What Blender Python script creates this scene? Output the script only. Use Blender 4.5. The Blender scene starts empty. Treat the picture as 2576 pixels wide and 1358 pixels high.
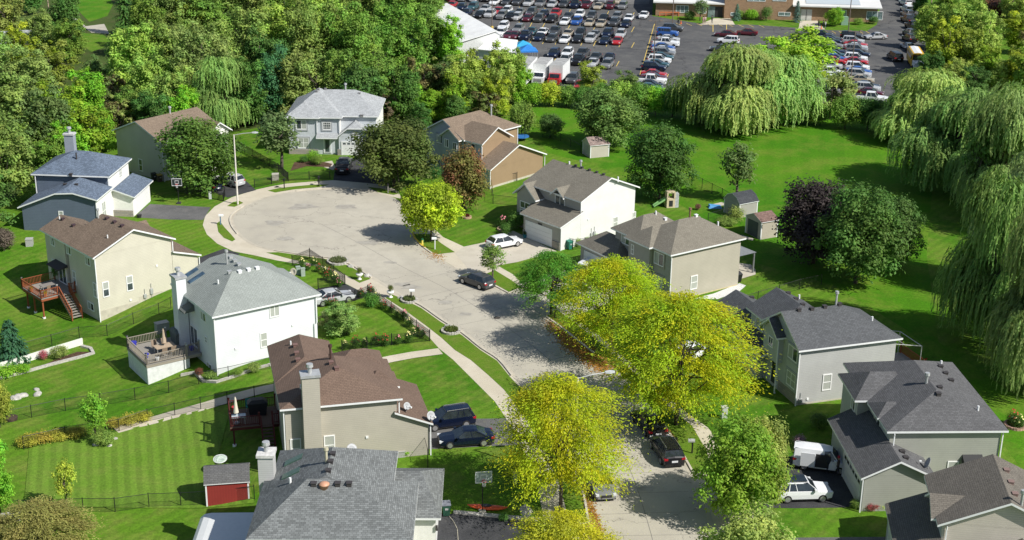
import bpy, math, random
from mathutils import Vector, Matrix
R_ = math.radians
random.seed(7)
scene = bpy.context.scene
col = scene.collection
# ------------------------------------------------------------ camera
CAM_H, PITCH, ROLL, FPX = 55.0, R_(20.15), R_(-0.75), 5600.0 / 4096 * 2575
cr, sr = math.cos(ROLL), math.sin(ROLL)
ct, st = math.cos(PITCH), math.sin(PITCH)
V_R = Vector((cr, -sr * st, -sr * ct)); V_D = Vector((-sr, -cr * st, -cr * ct)); V_F = Vector((0, ct, -st))
cam = bpy.data.cameras.new('camera'); co = bpy.data.objects.new('camera', cam); col.objects.link(co)
m = Matrix((V_R, -V_D, -V_F)).transposed().to_4x4(); m.translation = (0, 0, CAM_H); co.matrix_world = m
cam.sensor_width = 36; cam.lens = 36 * 5600 / 4096; cam.clip_start = 1; cam.clip_end = 6000
scene.camera = co
# ------------------------------------------------------------ light
SUN_AZ, SUN_EL = R_(-32), R_(43)
sv = Vector((math.cos(SUN_AZ) * math.cos(SUN_EL), math.sin(SUN_AZ) * math.cos(SUN_EL), math.sin(SUN_EL)))
w = bpy.data.worlds.new('World'); scene.world = w; w.use_nodes = True
nt = w.node_tree; sky = nt.nodes.new('ShaderNodeTexSky'); sky.sky_type = 'NISHITA'; sky.sun_disc = False
sky.sun_elevation = SUN_EL; sky.sun_rotation = math.atan2(sv.x, sv.y)
nt.links.new(sky.outputs[0], nt.nodes['Background'].inputs[0]); nt.nodes['Background'].inputs[1].default_value = 0.085
sl = bpy.data.lights.new('sun', 'SUN'); sl.energy = 5.0; sl.angle = R_(0.5); sl.color = (1, .965, .90)
so = bpy.data.objects.new('sun', sl); col.objects.link(so); so.rotation_euler = (-sv).to_track_quat('-Z', 'Y').to_euler()
scene.view_settings.view_transform = 'Standard'; scene.view_settings.look = 'None'
scene.view_settings.exposure = 0.27; scene.view_settings.gamma = 1
# ------------------------------------------------------------ places: photo point (2575 px wide frame) to ground
def at(u, v, z=0.0):
    d = V_R * (u - 1287.5) + V_D * (v - 679) + V_F * FPX
    k = (z - CAM_H) / d.z
    return Vector((d.x * k, d.y * k, z))
def sm(t): t = max(0, min(1, t)); return t * t * (3 - 2 * t)
def zg(x, y):
    d = (x + 6) * -.872 + (y - 84) * -.489
    return -2.0 * sm((d + 4) / 14) * (1 - sm((y - 138) / 25))
def gr(u, v, dz=0.0):
    p = at(u, v)
    for i in range(14): p = at(u, v, zg(p.x, p.y))
    p.z += dz
    return p
def t(r, c, x, y): return (643.7 * c + x / 3.0, 452.6 * r + y / 3.0)
def zline(p, v):
    'height at which the vertical line over p crosses photo row v'
    lo, hi = -3, 40
    for i in range(40):
        z = (lo + hi) / 2; q = Vector((p.x, p.y, z - CAM_H)); vv = 679 + FPX * q.dot(V_D) / q.dot(V_F)
        if vv > v: lo = z
        else: hi = z
    return z
def pxm(p): return FPX / Vector((p.x, p.y, p.z - CAM_H)).dot(V_F)      # photo pixels per metre there
# ------------------------------------------------------------ materials
MATS = {}
def newmat(name):
    mt = bpy.data.materials.new(name); mt.use_nodes = True; MATS[name] = mt
    return mt, mt.node_tree, mt.node_tree.nodes, mt.node_tree.links, mt.node_tree.nodes['Principled BSDF']
def ramp(n, stops):
    r = n.new('ShaderNodeValToRGB')
    while len(r.color_ramp.elements) < len(stops): r.color_ramp.elements.new(.5)
    for e, (p, c) in zip(r.color_ramp.elements, stops):
        e.position = p; e.color = (*c, 1) if len(c) == 3 else c
    return r
def noise(n, l, coord, scale, detail=4, rough=.6):
    x = n.new('ShaderNodeTexNoise'); x.inputs['Scale'].default_value = scale; x.inputs['Detail'].default_value = detail
    x.inputs['Roughness'].default_value = rough
    l.new(coord, x.inputs['Vector']); return x
def mixc(n, l, a, b, f, mode='MIX'):
    x = n.new('ShaderNodeMix'); x.data_type = 'RGBA'; x.blend_type = mode
    for s, v in ((6, a), (7, b)):
        if hasattr(v, 'links') or hasattr(v, 'is_linked'): l.new(v, x.inputs[s])
        else: x.inputs[s].default_value = (*v, 1)
    if isinstance(f, (int, float)): x.inputs[0].default_value = f
    else: l.new(f, x.inputs[0])
    return x.outputs[2]
def sc(c, k): return tuple(min(1, a * k) for a in c)
def plain(name, c, rough=.7, metal=0, var=.12, scale=3, bump=0, spec=.4):
    if name in MATS: return MATS[name]
    mt, T, n, l, b = newmat(name)
    tc = n.new('ShaderNodeTexCoord')
    nz = noise(n, l, tc.outputs['Object'], scale)
    r = ramp(n, [(.3, sc(c, 1 - var)), (.7, sc(c, 1 + var))]); l.new(nz.outputs[0], r.inputs[0])
    l.new(r.outputs[0], b.inputs['Base Color'])
    b.inputs['Roughness'].default_value = rough; b.inputs['Metallic'].default_value = metal
    b.inputs['Specular IOR Level'].default_value = spec
    if bump:
        bp = n.new('ShaderNodeBump'); bp.inputs['Strength'].default_value = bump; bp.inputs['Distance'].default_value = .03
        n2 = noise(n, l, tc.outputs['Object'], scale * 8); l.new(n2.outputs[0], bp.inputs['Height']); l.new(bp.outputs[0], b.inputs['Normal'])
    return mt
def siding(name, c, period=.17, depth=.5, rough=.6, vertical=False):
    if name in MATS: return MATS[name]
    mt, T, n, l, b = newmat(name)
    tc = n.new('ShaderNodeTexCoord'); sp = n.new('ShaderNodeSeparateXYZ'); l.new(tc.outputs['Object'], sp.inputs[0])
    def mth(op, a, bb=None):
        x = n.new('ShaderNodeMath'); x.operation = op
        for i, v in ((0, a), (1, bb)):
            if v is None: continue
            if isinstance(v, (int, float)): x.inputs[i].default_value = v
            else: l.new(v, x.inputs[i])
        return x.outputs[0]
    src = mth('ADD', sp.outputs[0], sp.outputs[1]) if vertical else sp.outputs[2]
    fr = mth('FRACT', mth('DIVIDE', src, period))
    rp = ramp(n, [(0, (.42, .42, .42)), (.2, (.93, .93, .93)), (.9, (1.03, 1.03, 1.03)), (1, (1, 1, 1))]); l.new(fr, rp.inputs[0])
    nz = noise(n, l, tc.outputs['Object'], .6)
    r2 = ramp(n, [(.3, sc(c, .93)), (.7, sc(c, 1.05))]); l.new(nz.outputs[0], r2.inputs[0])
    l.new(mixc(n, l, r2.outputs[0], rp.outputs[0], depth, 'MULTIPLY'), b.inputs['Base Color'])
    b.inputs['Roughness'].default_value = rough; b.inputs['Specular IOR Level'].default_value = .3
    bp = n.new('ShaderNodeBump'); bp.inputs['Strength'].default_value = .35; bp.inputs['Distance'].default_value = .02
    l.new(fr, bp.inputs['Height']); l.new(bp.outputs[0], b.inputs['Normal'])
    return mt
def shingle(name, c, contrast=.3):
    if name in MATS: return MATS[name]
    mt, T, n, l, b = newmat(name)
    uv = n.new('ShaderNodeUVMap'); tc = n.new('ShaderNodeTexCoord')
    br = n.new('ShaderNodeTexBrick'); l.new(uv.outputs[0], br.inputs['Vector'])
    br.offset = .37; br.squash = 1
    br.inputs['Color1'].default_value = (*sc(c, 1 - contrast), 1); br.inputs['Color2'].default_value = (*sc(c, 1 + contrast), 1)
    br.inputs['Mortar'].default_value = (*sc(c, .45), 1); br.inputs['Scale'].default_value = 1
    br.inputs['Mortar Size'].default_value = .012; br.inputs['Mortar Smooth'].default_value = .3
    br.inputs['Brick Width'].default_value = .30; br.inputs['Row Height'].default_value = .15
    nz = noise(n, l, tc.outputs['Object'], .5, 5); rp = ramp(n, [(.25, (.9, .9, .9)), (.75, (1.09, 1.09, 1.09))]); l.new(nz.outputs[0], rp.inputs[0])
    l.new(mixc(n, l, br.outputs['Color'], rp.outputs[0], 1.0, 'MULTIPLY'), b.inputs['Base Color'])
    b.inputs['Roughness'].default_value = .9; b.inputs['Specular IOR Level'].default_value = .2
    bp = n.new('ShaderNodeBump'); bp.inputs['Strength'].default_value = .5; bp.inputs['Distance'].default_value = .02
    l.new(br.outputs['Fac'], bp.inputs['Height']); bp.invert = True; l.new(bp.outputs[0], b.inputs['Normal'])
    return mt
def brickmat(name, c1, c2, mort, w=.5, h=.2):
    mt, T, n, l, b = newmat(name)
    tc = n.new('ShaderNodeTexCoord'); mp = n.new('ShaderNodeVectorMath'); mp.operation = 'DOT_PRODUCT'
    sp = n.new('ShaderNodeSeparateXYZ'); l.new(tc.outputs['Object'], sp.inputs[0])
    ad = n.new('ShaderNodeMath'); l.new(sp.outputs[0], ad.inputs[0]); l.new(sp.outputs[1], ad.inputs[1])
    cb = n.new('ShaderNodeCombineXYZ'); l.new(ad.outputs[0], cb.inputs[0]); l.new(sp.outputs[2], cb.inputs[1])
    br = n.new('ShaderNodeTexBrick'); l.new(cb.outputs[0], br.inputs['Vector'])
    br.inputs['Color1'].default_value = (*c1, 1); br.inputs['Color2'].default_value = (*c2, 1); br.inputs['Mortar'].default_value = (*mort, 1)
    br.inputs['Scale'].default_value = 1; br.inputs['Brick Width'].default_value = w; br.inputs['Row Height'].default_value = h
    br.inputs['Mortar Size'].default_value = .015
    l.new(br.outputs[0], b.inputs['Base Color']); b.inputs['Roughness'].default_value = .9
    return mt
def ground(name, c1, c2, c3, s1=.05, s2=.5, s3=6., bump=.4, stripes=None, patches=None, cracks=None):
    'outdoor surface: two blends of noise over world position'
    mt, T, n, l, b = newmat(name)
    ge = n.new('ShaderNodeNewGeometry'); P = ge.outputs['Position']
    r1 = ramp(n, [(.35, c1), (.65, c2)]); l.new(noise(n, l, P, s1, 3).outputs[0], r1.inputs[0])
    r2 = ramp(n, [(.45, (0, 0, 0)), (.75, (1, 1, 1))]); l.new(noise(n, l, P, s2, 5, .65).outputs[0], r2.inputs[0])
    cc = mixc(n, l, r1.outputs[0], c3, r2.outputs[0])
    r3 = ramp(n, [(.25, (.66, .66, .66)), (.75, (1.3, 1.3, 1.3))]); l.new(noise(n, l, P, s3, 3).outputs[0], r3.inputs[0])
    cc = mixc(n, l, cc, r3.outputs[0], .28 if 'concrete' in name else .8, 'MULTIPLY')
    if stripes:
        ang, per, amt = stripes
        mp = n.new('ShaderNodeMapping'); mp.inputs['Rotation'].default_value = (0, 0, ang); l.new(P, mp.inputs[0])
        dn = noise(n, l, P, .25, 2); ad = n.new('ShaderNodeVectorMath'); ad.operation = 'MULTIPLY_ADD'
        ad.inputs[1].default_value = (.22, .22, 0); l.new(dn.outputs['Color'], ad.inputs[0]); l.new(mp.outputs[0], ad.inputs[2])
        wv = n.new('ShaderNodeTexWave'); wv.inputs['Scale'].default_value = math.pi / 10 / per * 1.0; wv.inputs['Distortion'].default_value = .15
        wv.inputs['Detail Scale'].default_value = 3; l.new(ad.outputs[0], wv.inputs['Vector'])
        r4 = ramp(n, [(.25, sc((1, 1, 1), 1 - amt)), (.75, (1 + amt, 1 + amt, 1 + amt * .6))]); l.new(wv.outputs['Fac'], r4.inputs[0])
        cc = mixc(n, l, cc, r4.outputs[0], 1, 'MULTIPLY')
    if cracks:
        vo = n.new('ShaderNodeTexVoronoi'); vo.feature = 'DISTANCE_TO_EDGE'; vo.inputs['Scale'].default_value = cracks[0]
        dn = noise(n, l, P, .35, 5); ad = n.new('ShaderNodeVectorMath'); ad.operation = 'MULTIPLY_ADD'
        ad.inputs[1].default_value = (6, 6, 0); l.new(dn.outputs['Color'], ad.inputs[0]); l.new(P, ad.inputs[2]); l.new(ad.outputs[0], vo.inputs['Vector'])
        r5 = ramp(n, [(0, (0, 0, 0)), (cracks[1], (1, 1, 1))]); l.new(vo.outputs[0], r5.inputs[0])
        cc = mixc(n, l, cracks[2], cc, r5.outputs[0])
    l.new(cc, b.inputs['Base Color']); b.inputs['Roughness'].default_value = .95; b.inputs['Specular IOR Level'].default_value = .15
    if bump:
        bp = n.new('ShaderNodeBump'); bp.inputs['Strength'].default_value = bump; bp.inputs['Distance'].default_value = .1
        l.new(noise(n, l, P, s3 * 1.7, 4).outputs[0], bp.inputs['Height']); l.new(bp.outputs[0], b.inputs['Normal'])
    return mt
def leafmat(name, alt=None, altamt=.5, rough=.6, nscale=.35):
    'leaves: the object colour, each clump a little lighter, darker or yellower by its own random tint'
    mt, T, n, l, b = newmat(name)
    oi = n.new('ShaderNodeObjectInfo'); a = n.new('ShaderNodeAttribute'); a.attribute_name = 'tint'
    sp = n.new('ShaderNodeSeparateColor'); l.new(a.outputs['Color'], sp.inputs[0])
    c = oi.outputs['Color']
    if alt:
        tc = n.new('ShaderNodeTexCoord'); nz = noise(n, l, tc.outputs['Object'], nscale, 2)
        ad = n.new('ShaderNodeMath'); ad.operation = 'MULTIPLY_ADD'; ad.inputs[1].default_value = .55; l.new(sp.outputs[1], ad.inputs[0]); l.new(nz.outputs[0], ad.inputs[2])
        r0 = ramp(n, [(.75 - .35 * altamt, (0, 0, 0)), (1.05 - .35 * altamt, (1, 1, 1))]); l.new(ad.outputs[0], r0.inputs[0])
        c = mixc(n, l, c, alt, r0.outputs[0])
    hs = n.new('ShaderNodeHueSaturation'); l.new(c, hs.inputs['Color'])
    mr = n.new('ShaderNodeMapRange'); mr.inputs[3].default_value = .47; mr.inputs[4].default_value = .52; l.new(sp.outputs[1], mr.inputs[0]); l.new(mr.outputs[0], hs.inputs['Hue'])
    m2 = n.new('ShaderNodeMapRange'); m2.inputs[3].default_value = .62; m2.inputs[4].default_value = 1.42; l.new(sp.outputs[0], m2.inputs[0]); l.new(m2.outputs[0], hs.inputs['Value'])
    l.new(hs.outputs[0], b.inputs['Base Color']); b.inputs['Roughness'].default_value = rough; b.inputs['Specular IOR Level'].default_value = .25
    tr = n.new('ShaderNodeBsdfTranslucent'); l.new(hs.outputs[0], tr.inputs[0])
    mx = n.new('ShaderNodeMixShader'); mx.inputs[0].default_value = .4; l.new(b.outputs[0], mx.inputs[1]); l.new(tr.outputs[0], mx.inputs[2])
    l.new(mx.outputs[0], n['Material Output'].inputs[0])
    return mt
def paintmat(name='car_paint', rough=.25):
    mt, T, n, l, b = newmat(name)
    oi = n.new('ShaderNodeObjectInfo'); l.new(oi.outputs['Color'], b.inputs['Base Color'])
    b.inputs['Roughness'].default_value = rough; b.inputs['Coat Weight'].default_value = .35; b.inputs['Coat Roughness'].default_value = .08
    return mt
def glassmat(name, c, rough=.08):
    mt, T, n, l, b = newmat(name)
    tc = n.new('ShaderNodeTexCoord'); r = ramp(n, [(.3, sc(c, .6)), (.7, sc(c, 1.5))]); l.new(noise(n, l, tc.outputs['Object'], 1.5, 2).outputs[0], r.inputs[0])
    l.new(r.outputs[0], b.inputs['Base Color']); b.inputs['Roughness'].default_value = rough; b.inputs['Specular IOR Level'].default_value = .8
    return mt
# ------------------------------------------------------------ mesh building
class MB:
    def __init__(s): s.v = []; s.f = []; s.m = []; s.uv = {}
    def poly(s, pts, m=0, uv=None):
        i = len(s.v); s.v += [tuple(p) for p in pts]; s.f.append(list(range(i, i + len(pts)))); s.m.append(m)
        if uv: s.uv[len(s.f) - 1] = uv
    def box(s, x0, x1, y0, y1, z0, z1, m=0, fm=None):
        i = len(s.v); s.v += [(x, y, z) for z in (z0, z1) for y in (y0, y1) for x in (x0, x1)]
        for k, f in (('-z', (0, 2, 3, 1)), ('+z', (4, 5, 7, 6)), ('-y', (0, 1, 5, 4)), ('+y', (2, 6, 7, 3)), ('-x', (0, 4, 6, 2)), ('+x', (1, 3, 7, 5))):
            s.f.append([i + a for a in f]); s.m.append(fm.get(k, m) if fm else m)
    def cyl(s, p0, p1, r0, r1=None, n=8, m=0, caps=True):
        r1 = r0 if r1 is None else r1; p0, p1 = Vector(p0), Vector(p1); d = (p1 - p0).normalized()
        a = d.orthogonal().normalized(); b = d.cross(a); i = len(s.v)
        for p, r in ((p0, r0), (p1, r1)):
            for k in range(n):
                th = 2 * math.pi * k / n; s.v.append(tuple(p + (a * math.cos(th) + b * math.sin(th)) * r))
        for k in range(n): s.f.append([i + k, i + (k + 1) % n, i + n + (k + 1) % n, i + n + k]); s.m.append(m)
        if caps:
            s.f.append([i + k for k in range(n)][::-1]); s.m.append(m); s.f.append([i + n + k for k in range(n)]); s.m.append(m)
    def tube(s, pts, r, n=6, m=0):
        for a, b in zip(pts, pts[1:]): s.cyl(a, b, r, r, n, m)
    def lathe(s, prof, c=(0, 0, 0), n=12, m=0):
        i = len(s.v)
        for r, z in prof:
            for k in range(n): th = 2 * math.pi * k / n; s.v.append((c[0] + r * math.cos(th), c[1] + r * math.sin(th), c[2] + z))
        for j in range(len(prof) - 1):
            for k in range(n): s.f.append([i + j * n + k, i + j * n + (k + 1) % n, i + (j + 1) * n + (k + 1) % n, i + (j + 1) * n + k]); s.m.append(m)
        s.f.append([i + k for k in range(n)][::-1]); s.m.append(m); e = i + (len(prof) - 1) * n; s.f.append([e + k for k in range(n)]); s.m.append(m)
    def rings(s, rings, m=0, caps=True):
        i = len(s.v); n = len(rings[0])
        for r in rings: s.v += [tuple(p) for p in r]
        for j in range(len(rings) - 1):
            for k in range(n): s.f.append([i + j * n + k, i + j * n + (k + 1) % n, i + (j + 1) * n + (k + 1) % n, i + (j + 1) * n + k]); s.m.append(m)
        if caps:
            s.f.append([i + k for k in range(n)][::-1]); s.m.append(m); e = i + (len(rings) - 1) * n; s.f.append([e + k for k in range(n)]); s.m.append(m)
    def prism(s, pts, off, m=0):
        'polygon extruded by the vector off'
        off = Vector(off); a = [Vector(p) for p in pts]; b = [p + off for p in a]; n = len(a)
        s.poly(a[::-1], m); s.poly(b, m)
        for k in range(n): s.poly([a[k], a[(k + 1) % n], b[(k + 1) % n], b[k]], m)
    def mesh(s, name, mats, smooth=False):
        me = bpy.data.meshes.new(name); me.from_pydata(s.v, [], s.f)
        for x in (mats if isinstance(mats, (list, tuple)) else [mats]): me.materials.append(x)
        me.polygons.foreach_set('material_index', s.m)
        if smooth: me.polygons.foreach_set('use_smooth', [True] * len(s.f))
        if s.uv:
            u = me.uv_layers.new(name='UVMap')
            for fi, q in s.uv.items():
                for li, c in zip(me.polygons[fi].loop_indices, q): u.data[li].uv = c
        me.validate(); me.update(); return me
    def build(s, name, mats, parent=None, smooth=False, color=None):
        o = bpy.data.objects.new(name, s.mesh(name, mats, smooth)); col.objects.link(o)
        if parent: o.parent = parent
        if color: o.color = (*color, 1)
        return o
def fixn(o):
    import bmesh
    b = bmesh.new(); b.from_mesh(o.data); bmesh.ops.remove_doubles(b, verts=b.verts, dist=.0005); bmesh.ops.recalc_face_normals(b, faces=b.faces); b.to_mesh(o.data); b.free()
    return o
def tag(o, label=None, cat=None, group=None, kind=None):
    if label: o['label'] = label
    if cat: o['category'] = cat
    if group: o['group'] = group
    if kind: o['kind'] = kind
    return o
def empty(name, loc, rz=0, label=None, cat=None, group=None):
    o = bpy.data.objects.new(name, None); o.empty_display_size = .3; col.objects.link(o); o.location = loc; o.rotation_euler = (0, 0, rz)
    return tag(o, label, cat, group)
def obj(name, mesh, parent=None, color=None):
    o = bpy.data.objects.new(name, mesh); col.objects.link(o)
    if parent: o.parent = parent
    if color: o.color = (*color, 1)
    return o
def copy_tree(o, parent=None):
    c = o.copy(); col.objects.link(c)
    if parent: c.parent = parent; c.matrix_parent_inverse = o.matrix_parent_inverse.copy()
    for ch in list(o.children): copy_tree(ch, c)
    return c
ORD = ['first', 'second', 'third', 'fourth', 'fifth', 'sixth', 'seventh', 'eighth', 'ninth', 'tenth', 'eleventh', 'twelfth', 'thirteenth', 'fourteenth', 'fifteenth', 'sixteenth', 'seventeenth', 'eighteenth', 'nineteenth', 'twentieth', 'twenty-first', 'twenty-second', 'twenty-third', 'twenty-fourth']
# ------------------------------------------------------------ ground, roads, paving
G_LAWN = ground('lawn_grass', (.054, .152, .006), (.100, .200, .013), (.155, .195, .034), .07, .4, 3.5, .5, stripes=(R_(38), 1.1, .07))
G_FIELD = ground('field_grass', (.042, .158, .003), (.078, .200, .006), (.135, .195, .022), .045, .22, 3, .5, stripes=(R_(10), 2.6, .03))
G_STRIPE = ground('mown_grass', (.105, .205, .018), (.125, .220, .026), (.145, .210, .034), .1, .5, 5, .4, stripes=(R_(-16), 1.0, .10))
G_PARK = ground('verge_grass', (.085, .175, .010), (.110, .185, .016), (.14, .18, .030), .3, .8, 6, .4)
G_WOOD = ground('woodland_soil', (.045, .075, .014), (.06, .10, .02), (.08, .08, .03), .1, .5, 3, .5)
G_CONC = ground('street_concrete', (.405, .375, .305), (.455, .425, .35), (.36, .335, .28), .08, .4, 9, .12, cracks=(.11, .005, (.21, .195, .17)))
G_WALK = ground('pavement_concrete', (.50, .45, .35), (.56, .51, .41), (.46, .41, .32), .2, .6, 8, .1)
G_APRON = ground('driveway_concrete', (.47, .43, .35), (.52, .48, .40), (.43, .39, .32), .2, .5, 8, .1)
G_ASPH = ground('old_asphalt', (.078, .079, .082), (.105, .105, .105), (.14, .138, .13), .05, .25, 7, .3, cracks=(.05, .006, (.035, .035, .036)))
G_BLACK = ground('driveway_asphalt', (.040, .041, .044), (.055, .056, .06), (.075, .075, .078), .3, .7, 9, .3)
G_GREYD = ground('worn_asphalt', (.10, .10, .10), (.13, .13, .128), (.16, .155, .15), .3, .7, 9, .3)
G_KERB = plain('kerb_concrete', (.48, .44, .36), .95, var=.15, scale=1.2)
G_MULCH = ground('mulch_bed', (.07, .04, .025), (.10, .06, .04), (.13, .09, .06), .8, 2, 9, .6)
G_STONE = plain('pale_stone', (.42, .40, .36), .9, var=.3, scale=4, bump=.6)
M_YELLOW = plain('yellow_line_paint', (.62, .45, .10), .8, var=.2)
M_WLINE = plain('white_line_paint', (.6, .6, .56), .8, var=.2)

mb = MB()
xs = [-3000, -900, -400, -230] + [-160 + 5 * i for i in range(18)] + [-70 + 1.25 * i for i in range(64)] + [13, 20, 30, 45, 60, 90, 130, 200, 400, 900, 3000]
ys = [-600, 0, 40] + [70 + 1.25 * i for i in range(100)] + [200, 220, 250, 300, 350, 450, 700, 1500, 4000]
nx = len(xs)
mb.v = [(x, y, zg(x, y)) for y in ys for x in xs]
for j in range(len(ys) - 1):
    for i in range(nx - 1):
        a = j * nx + i; mb.f.append([a, a + 1, a + nx + 1, a + nx]); mb.m.append(0)
tag(mb.build('lawn', G_LAWN), kind='structure')

def crom(pts, n=4, closed=True):
    out = []; N = len(pts)
    for i in range(N if closed else N - 1):
        p = [Vector(pts[(i + k) % N]) if closed else Vector(pts[max(0, min(N - 1, i + k))]) for k in (-1, 0, 1, 2)]
        for s in range(n):
            q = s / n
            out.append(.5 * (2 * p[1] + (p[2] - p[0]) * q + (2 * p[0] - 5 * p[1] + 4 * p[2] - p[3]) * q * q + (3 * p[1] - p[0] - 3 * p[2] + p[3]) * q ** 3))
    if not closed: out.append(Vector(pts[-1]))
    return out
def sheet(name, pts, z, mat, smooth=0, kind='structure', raise_=0, side=None):
    w_ = [at(u, v, z) for u, v in pts]
    if smooth: w_ = crom(w_, smooth)
    mb = MB()
    if raise_:
        top = [p + Vector((0, 0, raise_)) for p in w_]; mb.poly(top, 0)
        for i in range(len(w_)): mb.poly([w_[i], w_[(i + 1) % len(w_)], top[(i + 1) % len(w_)], top[i]], 1)
    else: mb.poly(w_)
    o = mb.build(name, [mat, side or mat]); fixn(o)
    return tag(o, kind=kind) if kind else o
def ribbon(name, pts, width, mat, dz=.02, kind='structure', step=1.0):
    'strip that follows the ground'
    p = [gr(u, v) for u, v in pts]; q = []
    for a, b in zip(p, p[1:]):
        n = max(1, int((b - a).length / step)); q += [a.lerp(b, i / n) for i in range(n)]
    q.append(p[-1]); mb = MB(); rows = []
    for i, c in enumerate(q):
        d = (q[min(i + 1, len(q) - 1)] - q[max(i - 1, 0)]); d.z = 0; d.normalize(); nn = Vector((-d.y, d.x, 0)) * width / 2
        rows.append([Vector((e.x, e.y, zg(e.x, e.y) + dz)) for e in (c + nn, c + nn * .33, c - nn * .33, c - nn)])
    for a, b in zip(rows, rows[1:]):
        for k in range(3): mb.poly([a[k], a[k + 1], b[k + 1], b[k]])
    o = mb.build(name, mat); fixn(o); return tag(o, kind=kind)
def drape(name, pts, mat, dz=.03, step=1.5):
    'polygon laid over sloping ground'
    import bmesh
    w_ = [gr(u, v) for u, v in pts]; b = bmesh.new()
    f = b.faces.new([b.verts.new((p.x, p.y, 0)) for p in w_]); lo = [min(p[i] for p in w_) for i in (0, 1)]; hi = [max(p[i] for p in w_) for i in (0, 1)]
    for ax, nrm in ((0, (1, 0, 0)), (1, (0, 1, 0))):
        s = lo[ax] + step
        while s < hi[ax]:
            bmesh.ops.bisect_plane(b, geom=b.verts[:] + b.edges[:] + b.faces[:], plane_co=(s, s, 0), plane_no=nrm); s += step
    for v in b.verts: v.co.z = zg(v.co.x, v.co.y) + dz
    bmesh.ops.recalc_face_normals(b, faces=b.faces)
    if sum(f.normal.z for f in b.faces) < 0: bmesh.ops.reverse_faces(b, faces=b.faces[:])
    me = bpy.data.meshes.new(name); b.to_mesh(me); b.free(); me.materials.append(mat)
    return tag(obj(name, me), kind='structure')
def kerb(pts, name='kerb', mat=None, wd=.18, h=.12, smooth=3):
    w_ = crom([at(u, v) for u, v in pts], smooth, False); mb = MB(); rr = []
    for i, c in enumerate(w_):
        d = (w_[min(i + 1, len(w_) - 1)] - w_[max(i - 1, 0)]).normalized(); nn = Vector((-d.y, d.x, 0)) * wd / 2; up = Vector((0, 0, h))
        rr.append([c - nn - up * .3, c + nn - up * .3, c + nn + up, c - nn + up])
    mb.rings(rr); o = mb.build(name, mat or G_KERB); fixn(o); return tag(o, kind='structure')

sheet('field', [(1300, 300), (1345, 262), (1440, 268), (1620, 285), (1760, 290), (2100, 290), (2330, 300), (2345, 470), (2330, 640), (2360, 860), (2576, 1010), (2700, 1400), (2570, 1180), (2360, 900), (2280, 830), (2100, 720), (1900, 660), (1760, 545), (1640, 470), (1480, 410), (1380, 385)], .004, G_FIELD)
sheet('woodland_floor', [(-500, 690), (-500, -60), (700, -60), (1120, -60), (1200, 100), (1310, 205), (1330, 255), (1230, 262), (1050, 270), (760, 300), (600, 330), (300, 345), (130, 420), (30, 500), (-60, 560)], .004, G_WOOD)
def STREET_DETAIL():
    mb = MB(); C_ = crom([at(u, v, .018) for u, v in ((1650, 1390), (1622, 1290), (1588, 1190), (1545, 1100), (1490, 1020), (1420, 940), (1340, 870), (1240, 800), (1130, 730), (1010, 670), (900, 610), (800, 560))], 6, False)
    jr = random.Random(3)
    for i, (a, b) in enumerate(zip(C_, C_[1:])):
        d = (b - a).normalized(); n_ = Vector((-d.y, d.x, 0)); w0 = .025; mb.poly([a - n_ * w0, b - n_ * w0, b + n_ * w0, a + n_ * w0])
        if i % 3 == 0 and i < 54:
            e = n_ * 4.0; k = d * jr.uniform(-.15, .15); mb.poly([a - e - d * .02 - k, a + e - d * .02 + k, a + e + d * .02 + k, a - e + d * .02 - k])
    o = mb.build('street_joints', plain('joint_sealant', (.20, .19, .17), .9)); fixn(o); tag(o, kind='structure')
    mb = MB()
    for kk in (left_k, right_k):
        K = crom([at(u, v, .018) for u, v in kk], 3, False); sg = -1
        for a, b in zip(K, K[1:]):
            d = (b - a).normalized(); n_ = Vector((-d.y, d.x, 0)) * .42; mb.poly([a, b, b + n_, a + n_])
    o = mb.build('gutter', plain('gutter_concrete', (.44, .40, .32), .95, var=.14, scale=.7)); fixn(o); tag(o, kind='structure')
    mb = MB(); jr = random.Random(5)
    for u, v, s in ((1010, 715, .9), (1035, 722, 1.2), (930, 610, 1.5), (760, 520, 2.0), (690, 560, 1.6), (870, 520, 1.6), (1120, 760, .8), (1170, 790, .7), (980, 660, .8), (720, 600, 1.2), (1560, 1150, .8), (1620, 1230, .8)):
        p = at(u, v, .022); q = []
        for k in range(12): a = 6.283 * k / 12; q.append(p + Vector((math.cos(a) * s * jr.uniform(.6, 1.3), math.sin(a) * s * jr.uniform(.35, .8), 0)))
        mb.poly(crom(q, 3))
    o = mb.build('oil_stain', plain('oil_stained_concrete', (.33, .31, .265), .85, var=.2, scale=1.2)); fixn(o); tag(o, kind='structure')
    mb = MB(); p = at(1250, 799, .026); mb.poly([p + Vector((.36 * math.cos(6.283 * k / 16), .36 * math.sin(6.283 * k / 16), 0)) for k in range(16)]); p = at(695, 470, .03); mb.poly([p + Vector((.3 * math.cos(6.283 * k / 16), .3 * math.sin(6.283 * k / 16), 0)) for k in range(16)])
    o = mb.build('manhole_cover', plain('manhole_iron', (.10, .085, .07), .8)); fixn(o); tag(o, kind='structure')
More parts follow.
